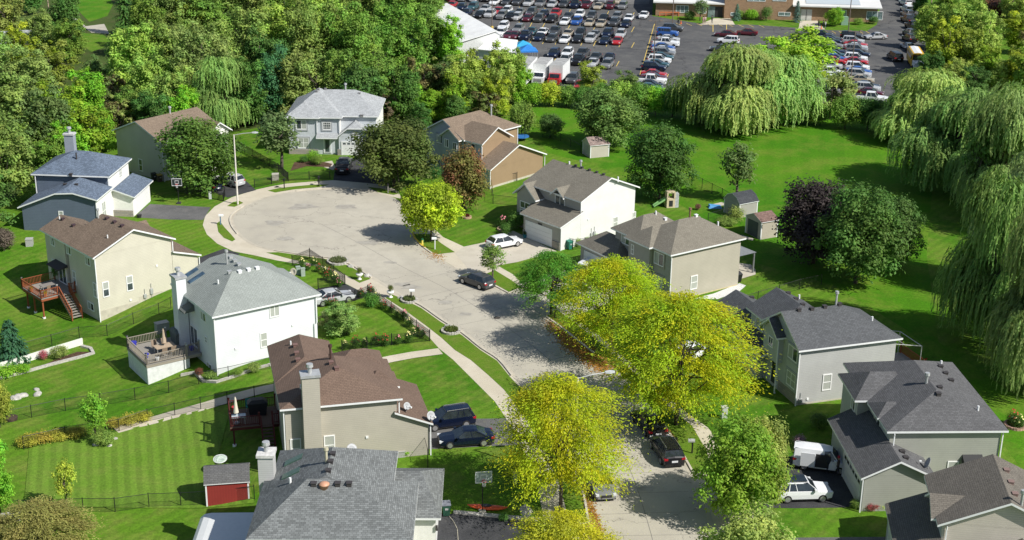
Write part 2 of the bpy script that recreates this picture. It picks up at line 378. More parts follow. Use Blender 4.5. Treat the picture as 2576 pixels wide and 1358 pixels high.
# street: bulb and road, one sheet
left_k = [(984, 494), (937, 481), (877, 474), (810, 475), (744, 481), (694, 489), (644, 503), (612, 519), (588, 535), (578, 551), (583, 570), (597, 589), (617, 606), (645, 620), (690, 631), (754, 640), (830, 650), (877, 664), (905, 680), (934, 699), (977, 726), (1010, 746), (1060, 770), (1110, 805), (1164, 839), (1210, 876), (1254, 905), (1287, 945), (1330, 990), (1385, 1070), (1435, 1160), (1467, 1245), (1479, 1315), (1487, 1400)]
right_k = [(1815, 1400), (1806, 1358), (1794, 1315), (1781, 1272), (1744, 1192), (1714, 1139), (1684, 1092), (1654, 1052), (1580, 960), (1494, 889), (1454, 858), (1414, 826), (1372, 796), (1277, 737), (1239, 717), (1185, 690), (1144, 672), (1110, 652), (1085, 637), (1067, 624), (1048, 607), (1036, 586), (1030, 560), (1020, 530), (1006, 508)]
sheet('street', left_k + right_k, .012, G_CONC, 3)
STREET_DETAIL()
# concrete ring of pavement and aprons round the bulb
sheet('pavement', [(1010, 500), (1000, 478), (960, 464), (900, 458), (838, 453), (780, 457), (720, 462), (680, 469), (644, 477), (583, 496), (540, 519), (516, 543), (510, 566), (520, 589), (547, 613), (587, 632), (640, 642), (697, 655), (740, 662), (790, 668), (817, 674), (867, 712), (927, 743), (994, 779), (1037, 814), (1080, 849), (1104, 876), (1140, 905), (1177, 942), (1217, 982), (1244, 1009), (1264, 1039), (1290, 1080), (1325, 1150), (1350, 1220), (1365, 1290), (1375, 1400)] + left_k[::-1], .006, G_WALK, 0)
sheet('pavement', [(1006, 508), (1020, 500), (1075, 560), (1114, 596), (1164, 619), (1220, 650), (1290, 690), (1330, 730), (1400, 775), (1470, 815), (1540, 870), (1600, 925), (1680, 1000), (1730, 1040), (1780, 1075), (1830, 1140), (1880, 1230), (1917, 1320), (1930, 1400)] + right_k, .006, G_WALK, 0)
# verge grass between pavement and street
def verge(pts, s=0): sheet('grass_verge', pts, .02, G_PARK, s)
verge([(545, 561), (553, 556), (565, 572), (580, 588), (592, 602), (584, 607), (563, 598), (549, 583)])
verge([(571, 518), (586, 508), (602, 505), (612, 510), (590, 520)])
verge([(673, 479), (700, 473), (745, 468), (790, 464), (829, 464), (800, 471), (740, 476), (692, 484)])
verge([(924, 470), (955, 473), (1005, 486), (990, 490), (950, 483)])
verge([(669, 635), (700, 634), (754, 642), (830, 653), (877, 668), (905, 684), (932, 701), (904, 711), (870, 692), (844, 679), (804, 667), (737, 653)])
verge([(970, 749), (985, 740), (1010, 750), (1060, 775), (1108, 809), (1162, 843), (1208, 880), (1250, 907), (1283, 948), (1326, 993), (1381, 1073), (1431, 1162), (1463, 1247), (1472, 1300), (1430, 1305), (1405, 1210), (1370, 1130), (1325, 1055), (1287, 1005), (1267, 979), (1227, 942), (1184, 905), (1144, 880), (1110, 849), (1077, 823), (1020, 781)])
verge([(1040, 588), (1080, 588), (1110, 612), (1144, 634), (1100, 639), (1087, 634), (1069, 621), (1051, 605)])
verge([(1218, 690), (1244, 679), (1287, 705), (1310, 722), (1280, 734), (1242, 713)])
verge([(1376, 794), (1400, 778), (1470, 830), (1530, 880), (1610, 950), (1690, 1030), (1740, 1070), (1775, 1130), (1790, 1180), (1748, 1190), (1718, 1137), (1688, 1090), (1658, 1050), (1584, 958), (1498, 886), (1418, 823)])
for pts in (left_k[1:5], left_k[7:12], left_k[14:20], left_k[21:28], left_k[28:33], right_k[4:9], right_k[9:13], right_k[13:16], right_k[18:22]):
    kerb(pts)
kerb([(1069, 624), (1058, 616), (1048, 606), (1040, 594), (1038, 586)], mat=plain('yellow_kerb_paint', (.6, .42, .05), .8), wd=.22, h=.14)
# driveways
sheet('driveway', [(348, 536), (377, 513), (530, 521), (511, 553), (430, 552), (350, 547)], .01, G_GREYD)
sheet('driveway', [(480, 462), (500, 448), (620, 456), (644, 478), (573, 497), (533, 481)], .01, G_BLACK)
sheet('driveway', [(838, 453), (845, 405), (912, 395), (955, 440), (972, 466), (930, 461)], .01, G_BLACK)
sheet('driveway', [(1144, 637), (1167, 620), (1215, 610), (1290, 580), (1400, 632), (1300, 659), (1212, 674), (1190, 690)], .01, G_APRON)
sheet('driveway', [(1292, 728), (1310, 712), (1420, 680), (1500, 650), (1600, 700), (1540, 760), (1430, 800), (1376, 793)], .01, G_APRON)
sheet('driveway', [(770, 732), (867, 713), (930, 744), (860, 765)], .01, G_BLACK)
sheet('driveway', [(490, 652), (563, 625), (604, 638), (560, 668), (510, 690)], .01, G_BLACK)
sheet('driveway', [(1068, 1130), (1072, 1070), (1195, 1053), (1272, 1052), (1300, 1090), (1315, 1118)], .01, G_GREYD)
sheet('driveway', [(1095, 1290), (1140, 1292), (1358, 1313), (1372, 1400), (1090, 1400)], .01, G_BLACK)
sheet('driveway', [(1895, 1276), (1880, 1225), (1925, 1178), (2000, 1142), (2100, 1150), (2200, 1260), (2125, 1276), (2000, 1278)], .01, G_BLACK)
sheet('driveway', [(1917, 1385), (1990, 1352), (2230, 1350), (2240, 1420), (1930, 1420)], .01, G_GREYD)
sheet('driveway_edging', [(1140, 1285), (1358, 1305), (1358, 1313), (1140, 1292)], .01, G_STONE, raise_=.1)
# garden path down between the two middle houses
ribbon('path', [(1108, 884), (1040, 893), (985, 903), (900, 922), (800, 945), (690, 975), (600, 997), (515, 1022), (430, 1045), (340, 1068), (290, 1082)], 1.5, G_WALK, .05)
sheet('path', [(812, 408), (835, 404), (843, 420), (838, 428), (815, 420)], .016, G_APRON)
# mown stripes in the near left yard and the paler lawn behind it
drape('mown_lawn', [(60, 1275), (75, 1110), (180, 1105), (300, 1085), (420, 1050), (520, 1028), (575, 1045), (545, 1160), (620, 1190), (640, 1265), (300, 1278)], G_STRIPE, .05, 1.0)
sheet('lawn_patch', [(195, -30), (260, -30), (285, 10), (270, 40), (225, 55), (190, 20)], .02, G_FIELD)
sheet('lawn_patch', [(205, 82), (260, 88), (290, 110), (230, 130), (190, 105)], .02, G_LAWN)
# parking lot
sheet('parking_lot', [(1100, -60), (1180, 90), (1250, 150), (1320, 225), (1450, 226), (1610, 226), (1760, 236), (1990, 262), (2215, 256), (2300, 200), (2330, 120), (2290, -60), (2212, -60), (2212, 30), (2205, 62), (2180, 78), (2090, 76), (1890, 62), (1780, 62), (1700, 50), (1640, 40), (1645, -60)], .016, G_ASPH)
sheet('path', [(1758, 62), (1795, 46), (1838, 46), (1848, 62)], .03, G_WALK)
sheet('path', [(2008, 72), (2012, 52), (2055, 52), (2075, 74)], .03, G_WALK)
sheet('access_road', [(150, -20), (178, 45), (230, 82), (275, 85), (262, 60), (215, 66), (180, 30), (165, -20)], .03, G_CONC)
sheet('access_road', [(1590, -60), (1640, -60), (1632, 10), (1575, 10)], .024, ground('worn_lane', (.13, .13, .125), (.16, .155, .15), (.19, .18, .17), .1, .5, 6, .2))
mb = MB()
def line(a, b, wd=.14, z=.03):
    p, q = at(*a, z), at(*b, z); d = (q - p).normalized(); n_ = Vector((-d.y, d.x, 0)) * wd / 2
    mb.poly([p - n_, q - n_, q + n_, p + n_])
for k in range(9):
    u = 1700 + k * 26; line((u, 58 + k * .6), (u + 14, 64 + k * .6))
for k in range(7):
    u = 2075 + k * 17; line((u, 78), (u + 10, 84))
line((1646, 60), (1607, 195)); line((1607, 195), (1675, 200)); line((1675, 200), (1681, 186)); line((1793, 62), (1793, 80)); line((1827, 62), (1827, 78))
for k in range(12):
    line((1612 + k * 3.2, 190 - k * 11.2), (1640 + k * 3.2, 191 - k * 11.2))
for (u0, v0, n, du, dv) in ((1300, 108, 10, 32, 1.3), (1300, 66, 10, 32, 1.6), (1300, 30, 10, 32, 1.6), (1390, 160, 6, 32, 1.3)):
    for k in range(n): line((u0 + k * du, v0 + k * dv), (u0 + k * du + 7, v0 + k * dv - 13))
for k in range(14): line((2118 + k * 3, 86 + k * 12), (2135 + k * 3, 86.5 + k * 12))
o = mb.build('parking_lines', M_YELLOW); fixn(o); tag(o, kind='structure')
# mulch beds and gravel
for pts in ([(730, 430), (770, 418), (830, 420), (836, 412), (800, 404), (740, 408)], [(1325, 285), (1000, 318), (1000, 306), (1090, 305)], [(985, 312), (1060, 308), (1062, 314), (990, 319)], [(2010, 1010), (1960, 985), (1950, 960), (2000, 1000)]):
    sheet('planting_bed', pts, .018, G_MULCH)
sheet('gravel_strip', [(1795, 738), (1860, 712), (1876, 718), (1860, 732), (1805, 752), (1740, 752)], .02, plain('white_gravel', (.62, .62, .60), .95, var=.35, scale=9, bump=1))
sheet('patio', [(1850, 705), (1900, 690), (1900, 678), (1888, 665), (1850, 660), (1835, 690)], .02, G_APRON)
sheet('patio', [(1790, 520), (1830, 515), (1815, 508), (1785, 515)], .02, G_APRON)
sheet('path', [(1862, 590), (1895, 600), (1893, 605), (1872, 600)], .02, G_APRON)
# ------------------------------------------------------------ houses
M_TRIM = plain('white_trim', (.74, .75, .75), .5, var=.05)
M_WIN = plain('window_frame_white', (.78, .78, .77), .45, var=.03)
M_GLASS = glassmat('window_glass', (.05, .065, .07))
M_BLIND = siding('window_blind', (.40, .42, .38), .12, .4, .4)
M_DOOR = plain('garage_door_white', (.72, .72, .72), .5, var=.03)
M_DARKM = plain('dark_metal', (.05, .045, .045), .6, var=.1)
M_GALV = plain('galvanised_metal', (.45, .46, .46), .45, .3, var=.15)
M_FOUND = plain('foundation_concrete', (.45, .42, .34), .95, var=.15, scale=2)
M_STONE = brickmat('ledge_stone', (.34, .30, .25), (.24, .23, .21), (.2, .19, .17), .5, .2)
S_GREY = shingle('roof_light_grey', (.36, .375, .385), .16)
S_TAN = shingle('roof_tan', (.215, .165, .122), .12)
S_TAUPE = shingle('roof_taupe', (.200, .183, .148), .1)
S_BROWN = shingle('roof_brown', (.162, .112, .086), .08)
S_BROWN2 = shingle('roof_dark_brown', (.190, .142, .105), .15)
S_SLATE = shingle('roof_slate_grey', (.096, .101, .107), .15)
S_CHAR = shingle('roof_charcoal', (.112, .112, .115), .15)
S_MID = shingle('roof_mid_grey', (.165, .175, .175), .24)
S_SILV = shingle('roof_silver_grey', (.275, .300, .28), .07)
S_BLUE = shingle('roof_blue_grey', (.125, .160, .215), .25)
S_MOCHA = shingle('roof_mocha', (.158, .142, .120), .12)

class House:
    def __init__(s, label, pos, ang, mats, front=None, cat='house', name='house', zb=-3.0):
        s.root = empty(name, (pos[0], pos[1], 0), R_(ang), label, cat)
        s.o = Vector((pos[0], pos[1], 0)); a = R_(ang); s.ex = Vector((math.cos(a), math.sin(a), 0)); s.ey = Vector((-math.sin(a), math.cos(a), 0))
        s.mats = mats; s.front = front or {}; s.W = MB(); s.RF = MB(); s.F = MB(); s.planes = []; s.k = 0; s.zb = zb; s.roof = None
    def loc(s, p): d = Vector(p) - s.o; return (d.dot(s.ex), d.dot(s.ey), p[2])
    # roof slab from planes: faces are lists of local points
    def slab(s, faces, th=.17):
        cnt = {}
        for f in faces:
            n = len(f)
            for i in range(n):
                a, b = tuple(round(c, 3) for c in f[i]), tuple(round(c, 3) for c in f[(i + 1) % n])
                cnt[(a, b)] = cnt.get((a, b), 0) + 1
        for f in faces:
            pv = [Vector(p) for p in f]; nrm = (pv[1] - pv[0]).cross(pv[2] - pv[0]).normalized()
            if nrm.z < 0: f = f[::-1]; pv = pv[::-1]; nrm = -nrm
            hz = Vector((-nrm.y, nrm.x, 0)); hz = hz.normalized() if hz.length > 1e-5 else Vector((1, 0, 0)); up = nrm.cross(hz)
            s.RF.poly(pv, 0, [(p.dot(hz), p.dot(up)) for p in pv])
            s.RF.poly([p - Vector((0, 0, th)) for p in pv[::-1]], 1)
            s.planes.append((pv, nrm))
        for f in faces:
            n = len(f)
            for i in range(n):
                a, b = tuple(round(c, 3) for c in f[i]), tuple(round(c, 3) for c in f[(i + 1) % n])
                if (b, a) not in cnt and cnt[(a, b)] == 1:
                    A, B = Vector(f[i]), Vector(f[(i + 1) % n]); dz = Vector((0, 0, th)); s.RF.poly([A, B, B - dz, A - dz], 1)
    def R(s, x0, x1, y0, y1, ze, zr, ax, i0=0, i1=0, rf=.5, o=.4, wall=True, zb=None, walls=None, j0=None, j1=None):
        s.k += 1; jt = .004 * s.k
        T_ = (lambda a, b, z: (a, b, z)) if ax == 'x' else (lambda a, b, z: (b, a, z))
        a0, a1, b0, b1 = (x0, x1, y0, y1) if ax == 'x' else (y0, y1, x0, x1)
        br = b0 + rf * (b1 - b0); P, Q = T_(a0 + i0, br, zr), T_(a1 - i1, br, zr)
        A, B, C, D = T_(a0, b0, ze), T_(a1, b0, ze), T_(a1, b1, ze), T_(a0, b1, ze)
        f1, f2 = [A], [C]; fc = []
        def jerk(a, ins, fr):                                        # clipped gable end
            z = ze + (zr - ze) * fr; p = T_(a, b0 + (br - b0) * fr, z); q = T_(a, b1 + (br - b1) * fr, z); return p, q
        f1 = [A, B]; f2 = [C, D]
        if j1: p, q = jerk(a1, *j1); f1 += [p]; fc.append([p, q, Q])
        f1 += [Q, P]
        if j0: p0, q0 = jerk(a0, *j0); f1 += [p0]; fc.append([q0, p0, P]); f2 += [q0]
        f2 += [P, Q]
        if j1: f2 += [q]
        fs = [f1, f2] + fc
        if i0 > 0 and not j0: fs.append([D, A, P])
        if i1 > 0 and not j1: fs.append([B, C, Q])
        s.slab(fs)
        if not wall: return
        oo = o + jt; wx0, wx1, wy0, wy1 = x0 + oo, x1 - oo, y0 + oo, y1 - oo
        if walls: wx0, wx1, wy0, wy1 = [b if b is not None else a for a, b in zip((wx0, wx1, wy0, wy1), walls)]
        h0 = (zr - ze) / (br - b0) if br > b0 else 0; zt = ze + min(h0, .5) * oo - .2
        s.W.box(wx0, wx1, wy0, wy1, s.zb if zb is None else zb, zt, 0, s.front)
        wa0, wa1, wb0, wb1 = (wx0, wx1, wy0, wy1) if ax == 'x' else (wy0, wy1, wx0, wx1)
        for e, ins, jk, sg in ((wa0, i0, j0, 1), (wa1, i1, j1, -1)):
            if ins > 0 and not jk: continue
            key = ('-' if sg > 0 else '+') + ax; mi = s.front.get(key, 0)
            if jk:
                z = ze + (zr - ze) * jk[1] - .2
                pts = [T_(e, wb0, zt - .02), T_(e, wb1, zt - .02), T_(e, b1 + (br - b1) * jk[1], z), T_(e, b0 + (br - b0) * jk[1], z)]
            else: pts = [T_(e, wb0, zt - .02), T_(e, wb1, zt - .02), T_(e, br, zr - .19)]
            off = T_(sg * .25, 0, 0); i = len(s.W.f); s.W.prism(pts, off, mi)
    def lean(s, x0, x1, y0, y1, zl, zh, low, o=.35, wall=True, zb=None, ends=True, w=None):
        'mono-pitch roof, low edge on the named side'
        s.k += 1; jt = .004 * s.k
        z = {'+x': (zh, zl, zl, zh), '-x': (zl, zh, zh, zl), '+y': (zh, zh, zl, zl), '-y': (zl, zl, zh, zh)}[low]
        s.slab([[(x0, y0, z[0]), (x1, y0, z[1]), (x1, y1, z[2]), (x0, y1, z[3])]])
        if not wall: return
        sl = (zh - zl) / ((x1 - x0) if 'x' in low else (y1 - y0)); e = o + jt
        if 'x' in low:
            wy0, wy1 = (y0 + e, y1 - e) if ends else (y0, y1)
            xa, xb = (x0, x1 - e) if low == '+x' else (x0 + e, x1)
            zz = lambda x: (zl + sl * (x1 - x) if low == '+x' else zl + sl * (x - x0)) - .19
            s.W.prism([(xa, wy0, s.zb), (xb, wy0, s.zb), (xb, wy0, zz(xb)), (xa, wy0, zz(xa))], (0, wy1 - wy0, 0), 0)
            if low in s.front: X = xb + .012 if low == '+x' else xa - .012; s.W.poly([(X, wy0, s.zb), (X, wy1, s.zb), (X, wy1, zz(X) - .02), (X, wy0, zz(X) - .02)], s.front[low])
        else:
            wx0, wx1 = (x0 + e, x1 - e) if ends else (x0, x1)
            ya, yb = (y0, y1 - e) if low == '+y' else (y0 + e, y1)
            zz = lambda y: (zl + sl * (y1 - y) if low == '+y' else zl + sl * (y - y0)) - .19
            s.W.prism([(wx0, ya, s.zb), (wx0, yb, s.zb), (wx0, yb, zz(yb)), (wx0, ya, zz(ya))], (wx1 - wx0, 0, 0), 0)
            if low in s.front: Y = yb + .012 if low == '+y' else ya - .012; s.W.poly([(wx0, Y, s.zb), (wx1, Y, s.zb), (wx1, Y, zz(Y) - .02), (wx0, Y, zz(Y) - .02)], s.front[low])
    def zr(s, x, y):
        best = 0
        for pv, n in s.planes:
            ins = True; N = len(pv)
            for i in range(N):
                a, b = pv[i], pv[(i + 1) % N]
                if (b.x - a.x) * (y - a.y) - (b.y - a.y) * (x - a.x) < -1e-6: ins = False; break
            if ins and abs(n.z) > .05: best = max(best, pv[0].z - (n.x * (x - pv[0].x) + n.y * (y - pv[0].y)) / n.z)
        return best
    def hit(s, u, v):
        'where the sight line of a photo point meets the roof'
        z = 9.5; best = None
        while z > 2:
            p = s.loc(at(u, v, z)); q = s.zr(p[0], p[1])
            if q >= z: return p[0], p[1], q
            if q > 0 and (best is None or z - q < best[0]): best = (z - q, p[0], p[1], q)
            z -= .03
        return best[1:] if best else p
    def fbox(s, mb, face, val, a0, a1, z0, z1, d0, d1, m=0):
        sg = 1 if face[0] == '+' else -1; c0, c1 = sorted((val + sg * d0, val + sg * d1)); a0, a1 = sorted((a0, a1))
        if face[1] == 'x': mb.box(c0, c1, a0, a1, z0, z1, m)
        else: mb.box(a0, a1, c0, c1, z0, z1, m)
    def win(s, face, val, a0, a1, z0, z1, style='sash', blind=True, fw=.09, surround=None):
        a0, a1 = sorted((a0, a1)); f = MB(); bx = lambda *q: s.fbox(f, face, val, *q)
        bx(a0, a1, z0 - .02, z0 + fw, -.02, .06); bx(a0, a1, z1 - fw, z1, -.02, .06); bx(a0, a0 + fw, z0 + fw, z1 - fw, -.02, .057); bx(a1 - fw, a1, z0 + fw, z1 - fw, -.02, .057)
        zm, am = (z0 + z1) / 2, (a0 + a1) / 2
        if style in ('sash', 'double'): bx(a0 + fw, a1 - fw, zm - .035, zm + .035, -.02, .05)
        if style in ('slide', 'double', 'door'): bx(am - .04, am + .04, z0 + fw, z1 - fw, -.02, .052)
        if style == 'grid':
            for k in (1, 2, 3): a = a0 + (a1 - a0) * k / 4; bx(a - .02, a + .02, z0 + fw, z1 - fw, -.02, .045)
            for k in (1, 2): z = z0 + (z1 - z0) * k / 3; bx(a0 + fw, a1 - fw, z - .02, z + .02, -.02, .042)
        o = f.build('window', M_WIN, s.root)
        g = MB(); s.fbox(g, face, val, a0 + fw, a1 - fw, z0 + fw, z1 - fw, -.02, .02)
        if blind: s.fbox(g, face, val, (a0 + fw) if style != 'slide' or blind == 'full' else am, a1 - fw, (z0 + z1) / 2 if style == 'sash' and blind == 'top' else z0 + fw, z1 - fw, -.02, .026, 1)
        g.build('pane', [M_GLASS, M_BLIND], o)
        if surround:
            q = MB(); s.fbox(q, face, val, a0 - .2, a1 + .2, z1 + .003, z1 + .2, -.02, .075); s.fbox(q, face, val, a0 - .2, a1 + .2, z0 - .2, z0 - .023, -.02, .075)
            s.fbox(q, face, val, a0 - .2, a0 - .003, z0 - .023, z1 + .003, -.02, .07); s.fbox(q, face, val, a1 + .003, a1 + .2, z0 - .023, z1 + .003, -.02, .07)
            q.build('surround', surround, o)
    def garage(s, face, val, a0, a1, z0, z1, glaz=False):
        f = MB(); n = 4; dz = (z1 - z0) / n; a0, a1 = sorted((a0, a1))
        for k in range(n): s.fbox(f, face, val, a0, a1, z0 + k * dz + .02, z0 + (k + 1) * dz, -.02, .04)
        s.fbox(f, face, val, a0, a1, z0, z1, -.02, .02)
        o = f.build('garage_door', M_DOOR, s.root)
        g = MB(); s.fbox(g, face, val, a0 - .14, a0 - .003, z0, z1 + .14, -.02, .07); s.fbox(g, face, val, a1 + .003, a1 + .14, z0, z1 + .14, -.02, .07); s.fbox(g, face, val, a0 - .003, a1 + .003, z1 + .003, z1 + .14, -.02, .068)
        g.build('door_frame', M_TRIM, o)
        if glaz:
            p = MB()
            for k in range(6): w_ = (a1 - a0) / 6; s.fbox(p, face, val, a0 + k * w_ + .1, a0 + (k + 1) * w_ - .1, z1 - dz + .15, z1 - .1, .03, .05)
            p.build('door_light', M_GLASS, o)
    def door(s, face, val, a0, a1, z0, z1, mat=None):
        f = MB(); s.fbox(f, face, val, a0, a1, z0, z1, -.02, .05); s.fbox(f, face, val, min(a0, a1) + .14, max(a0, a1) - .14, z0 + .2, z1 - .15, .05, .065, 1)
        o = f.build('front_door', [mat or M_DOOR, M_GLASS], s.root)
        g = MB(); lo, hi = sorted((a0, a1)); s.fbox(g, face, val, lo - .12, lo - .003, z0, z1 + .1, -.02, .08); s.fbox(g, face, val, hi + .003, hi + .12, z0, z1 + .1, -.02, .08); s.fbox(g, face, val, lo - .003, hi + .003, z1 + .003, z1 + .1, -.02, .078)
        g.build('door_frame', M_TRIM, o)
    def down(s, x, y, z1, z0=-.1, dx=0, dy=0):
        f = MB(); f.box(x - .045, x + .045, y - .045, y + .045, z0, z1 - .25); f.cyl((x, y, z1 - .25), (x + dx, y + dy, z1), .05, n=5); f.cyl((x, y, z0 + .05), (x - dx * 1.4, y - dy * 1.4, z0 - .02), .05, n=5)
        f.build('downspout', M_TRIM, s.root)
    def part(s, name, mb, mats): return mb.build(name, mats, s.root)
    def vents(s, pts, mat=None, sz=.34):
        for u, v in pts:
            x, y, z = s.hit(u, v); f = MB(); f.box(x - sz / 2, x + sz / 2, y - sz / 2, y + sz / 2, z - .15, z + .16); f.box(x - sz / 2 - .04, x + sz / 2 + .04, y - sz / 2 - .04, y + sz / 2 + .04, z + .16, z + .2)
            f.build('roof_vent', mat or M_DARKM, s.roof)
    def pipes(s, pts, h=.45, r=.07, mat=None, cap=False):
        for u, v in pts:
            x, y, z = s.hit(u, v); f = MB(); f.cyl((x, y, z - .3), (x, y, z + h), r, n=8)
            if cap: f.cyl((x, y, z + h - .05), (x, y, z + h + .18), r * 1.9, r * 1.7, 8)
            f.build('vent_pipe', mat or M_TRIM, s.roof)
    def dish(s, x, y, z, az=-40, r=.38):
        r0 = empty('satellite_dish', s.o + s.ex * x + s.ey * y + Vector((0, 0, z)), R_(az)); return r0
    def chimney(s, x0, x1, y0, y1, zt, mat, zb=-3, cap=None, flue=True):
        f = MB(); f.box(x0, x1, y0, y1, zb, zt); c = f.build('chimney', mat, s.root)
        f = MB(); f.box(x0 - .1, x1 + .1, y0 - .1, y1 + .1, zt + .002, zt + .22); f.build('chimney_cap', cap or M_GALV, c)
        if flue:
            f = MB(); x, y = (x0 + x1) / 2, (y0 + y1) / 2; f.cyl((x, y, zt + .22), (x, y, zt + .75), .17, n=10); f.cyl((x, y, zt + .75), (x, y, zt + 1.0), .3, .27, 10); f.build('flue', M_GALV, c)
    def bay_roof(s): pass
    def done(s):
        w_ = s.W.build('wall', s.mats[0], s.root)
        s.roof = s.RF.build('roof', s.mats[1], s.root)
        s.W = s.RF = None
        return s
    def found(s, boxes, mat=None):
        f = MB()
        for b in boxes: f.box(*b)
        f.build('foundation', mat or M_FOUND, s.root)

# --- pale stucco and siding colours
def hs(*walls): return list(walls)
V_BEIGE = siding('beige_siding', (.58, .55, .45)); V_WHITE = siding('white_siding', (.70, .72, .74), .17, .35); V_TAUPE = siding('taupe_siding', (.42, .39, .32))
V_BLUE = siding('blue_grey_siding', (.115, .145, .195), .2, .6); V_SIDE3 = siding('brown_siding', (.305, .215, .13)); V_TAN = siding('tan_siding', (.45, .42, .35))
V_GREYL = siding('light_grey_siding', (.43, .435, .42)); V_GREYG = siding('sage_grey_siding', (.355, .36, .315)); V_CREAM = siding('cream_siding', (.55, .50, .43)); V_OFFW = siding('off_white_siding', (.70, .70, .68), .17, .3)
V_H2 = siding('pale_tan_siding', (.52, .50, .42), .2, .3)
T_GREY = plain('grey_stucco', (.50, .53, .56), .9, var=.06); T_STONE = plain('stone_grey_stucco', (.36, .345, .315), .9, var=.06); T_WHITE = plain('white_stucco', (.74, .73, .69), .9, var=.05)
T_PALE = plain('pale_grey_stucco', (.44, .46, .46), .9, var=.06); T_LILAC = plain('blue_grey_stucco', (.40, .44, .48), .9, var=.06); T_TRIMG = plain('grey_surround', (.36, .375, .39), .9, var=.05); T_TAUPE = plain('taupe_surround', (.33, .30, .26), .9)

# 13 beige, brown roof, timber deck
h = House('beige sided two storey house with brown shingle roof and raised red timber deck behind', (-43.49, 136.53), 43, ([V_BEIGE, M_TRIM], [S_BROWN2, M_TRIM]))
h.R(0, 9.7, 0, 7.0, 5.6, 7.72, 'y'); h.R(0, 5.3, 7.0, 12.46, 5.6, 6.75, 'y'); h.lean(9.3, 12.7, .05, 7.0, 3.05, 4.2, '+x', o=.3); h.R(4.2, 11.5, 7.4, 12.2, 3.2, 4.9, 'x')
h.done()
for q in ((.93, 1.68), (3.69, 4.46)): h.win('-y', .4, *q, .86, 2.56, 'sash', 'top')
for q in ((9.75, 10.7, 4.2, 5.2), (5.85, 6.95, 4.2, 5.2), (1.5, 2.6, 4.15, 5.1)): h.win('-x', .4, *q, 'slide')
h.win('-x', .4, 9.95, 10.85, 1.2, 2.55); h.win('-x', .4, 5.25, 6.05, .95, 2.55); h.win('-x', .4, .55, 1.35, .85, 2.5); h.win('-x', .4, 1.65, 3.05, -1.0, -.1, 'slide'); h.win('-x', .4, 7.6, 9.4, .32, 2.3, 'door', False)
h.slope = MB(); h.slope.prism([(.4, 7.1, 2.75), (-.75, 7.1, 2.45), (-.75, 7.1, 2.37), (.4, 7.1, 2.5)], (0, 2.8, 0)); h.part('door_awning', h.slope, plain('awning_dark', (.045, .04, .04), .8))
h.down(.3, .25, 5.4, -1.75, 0, -.0); h.down(9.4, .3, 5.4, 4.1, .1); h.down(12.5, .25, 2.95, -.2, .1)
h.vents([t(1, 0, *q) for q in ((475, 300), (555, 347), (808, 295), (865, 325), (922, 353))], plain('vent_brown', (.06, .035, .04), .7)); h.pipes([t(1, 0, *q) for q in ((450, 300), (812, 440))], .35); h.pipes([t(1, 0, 742, 290)], .9, .1, M_GALV, True)
h.found([(.388, 9.3, .388, 1.0, -3, -.55), (5, 9.31, .386, .9, -3, -.1)])
def meters(h, val, spots):
    for x, z, hh in spots:
        f = MB(); f.box(x - .16, x + .16, val - .16, val, z, z + hh); f.cyl((x, val - .06, z - .9), (x, val - .06, z + hh + .6), .03, n=6); h.part('utility_meter', f, M_GALV)
def wallvents(h, val, spots):
    for x, z in spots: f = MB(); f.box(x - .11, x + .11, val - .07, val, z - .1, z + .1); h.part('wall_vent', f, M_TRIM)
meters(h, .4, [(5.7, -.35, .4), (6.5, -.1, .6)]); wallvents(h, .4, [(7.4, 2.9), (4.0, -.2)]); H13 = h
# 12 white, silver roof
h = House('white sided house with silver grey hip roof, two skylights and a white chimney', (-27.88, 120.8), 34.5, ([V_WHITE, M_TRIM], [S_SILV, M_TRIM]))
h.R(0, 11.35, 0, 8.5, 5.6, 8.0, 'x', 4.0, 4.2); h.R(.03, 10.9, 4.3, 10.5, 5.61, 8.02, 'y', 0, .9, .5, j1=(0, .78)); h.R(9.6, 13.6, 4.6, 10.8, 3.2, 5.3, 'y', 1.6, 1.6)
h.done()
h.win('-y', .4, 5.95, 7.0, 4.1, 5.3, 'slide', 'full'); h.win('-y', .4, 4.85, 5.6, 1.2, 2.75, 'sash', True)
h.win('-x', .4, 2.6, 3.85, 4.0, 4.95, 'slide'); h.win('-x', .4, 2.55, 3.25, 1.85, 2.55); h.win('-x', .4, 5.0, 6.8, .5, 2.5, 'door', False); h.win('-x', .4, 8.3, 9.1, 1.2, 2.7); h.win('-x', .4, 1.95, 3.1, -.85, -.1, 'slide')
h.chimney(-.7, .3, 6.9, 8.2, 7.25, V_WHITE); h.down(.28, .28, 5.4, -1.1); h.down(10.85, .25, 5.4, 2.6); h.down(10.6, .25, 2.6, -.3)
sk = M_DARKM
for x0, y0 in ((1.15, 8.1), (1.1, 9.6)):
    f = MB(); z0, z1 = h.zr(x0, y0 + .3), h.zr(x0 + 1.6, y0 + .3); f.prism([(x0, y0, z0 - .02), (x0 + 1.6, y0, z1 - .02), (x0 + 1.6, y0, z1 + .1), (x0, y0, z0 + .1)], (0, .6, 0)); f.build('skylight', glassmat('skylight_glass', (.05, .09, .13)) if 'skylight_glass' not in MATS else MATS['skylight_glass'], h.roof)
zz = lambda x, y: ((640 + x * 760 / 1779) / 1.5907, (980 + y * 760 / 1779) / 1.5907)
h.vents([zz(*q) for q in ((745, 255), (830, 240), (910, 222))], M_TRIM); h.vents([zz(*q) for q in ((650, 262), (740, 190), (700, 155), (660, 120))], M_GALV); h.pipes([zz(628, 180)], 1.3, .1, M_GALV, True); h.pipes([zz(545, 365)], .4, .09)
f = MB(); f.prism([(.4, 6.7, 4.9), (-.7, 6.7, 4.35), (-.7, 6.7, 4.22), (.4, 6.7, 4.3)], (0, -1.3, 0)); h.part('side_awning', f, S_SILV)
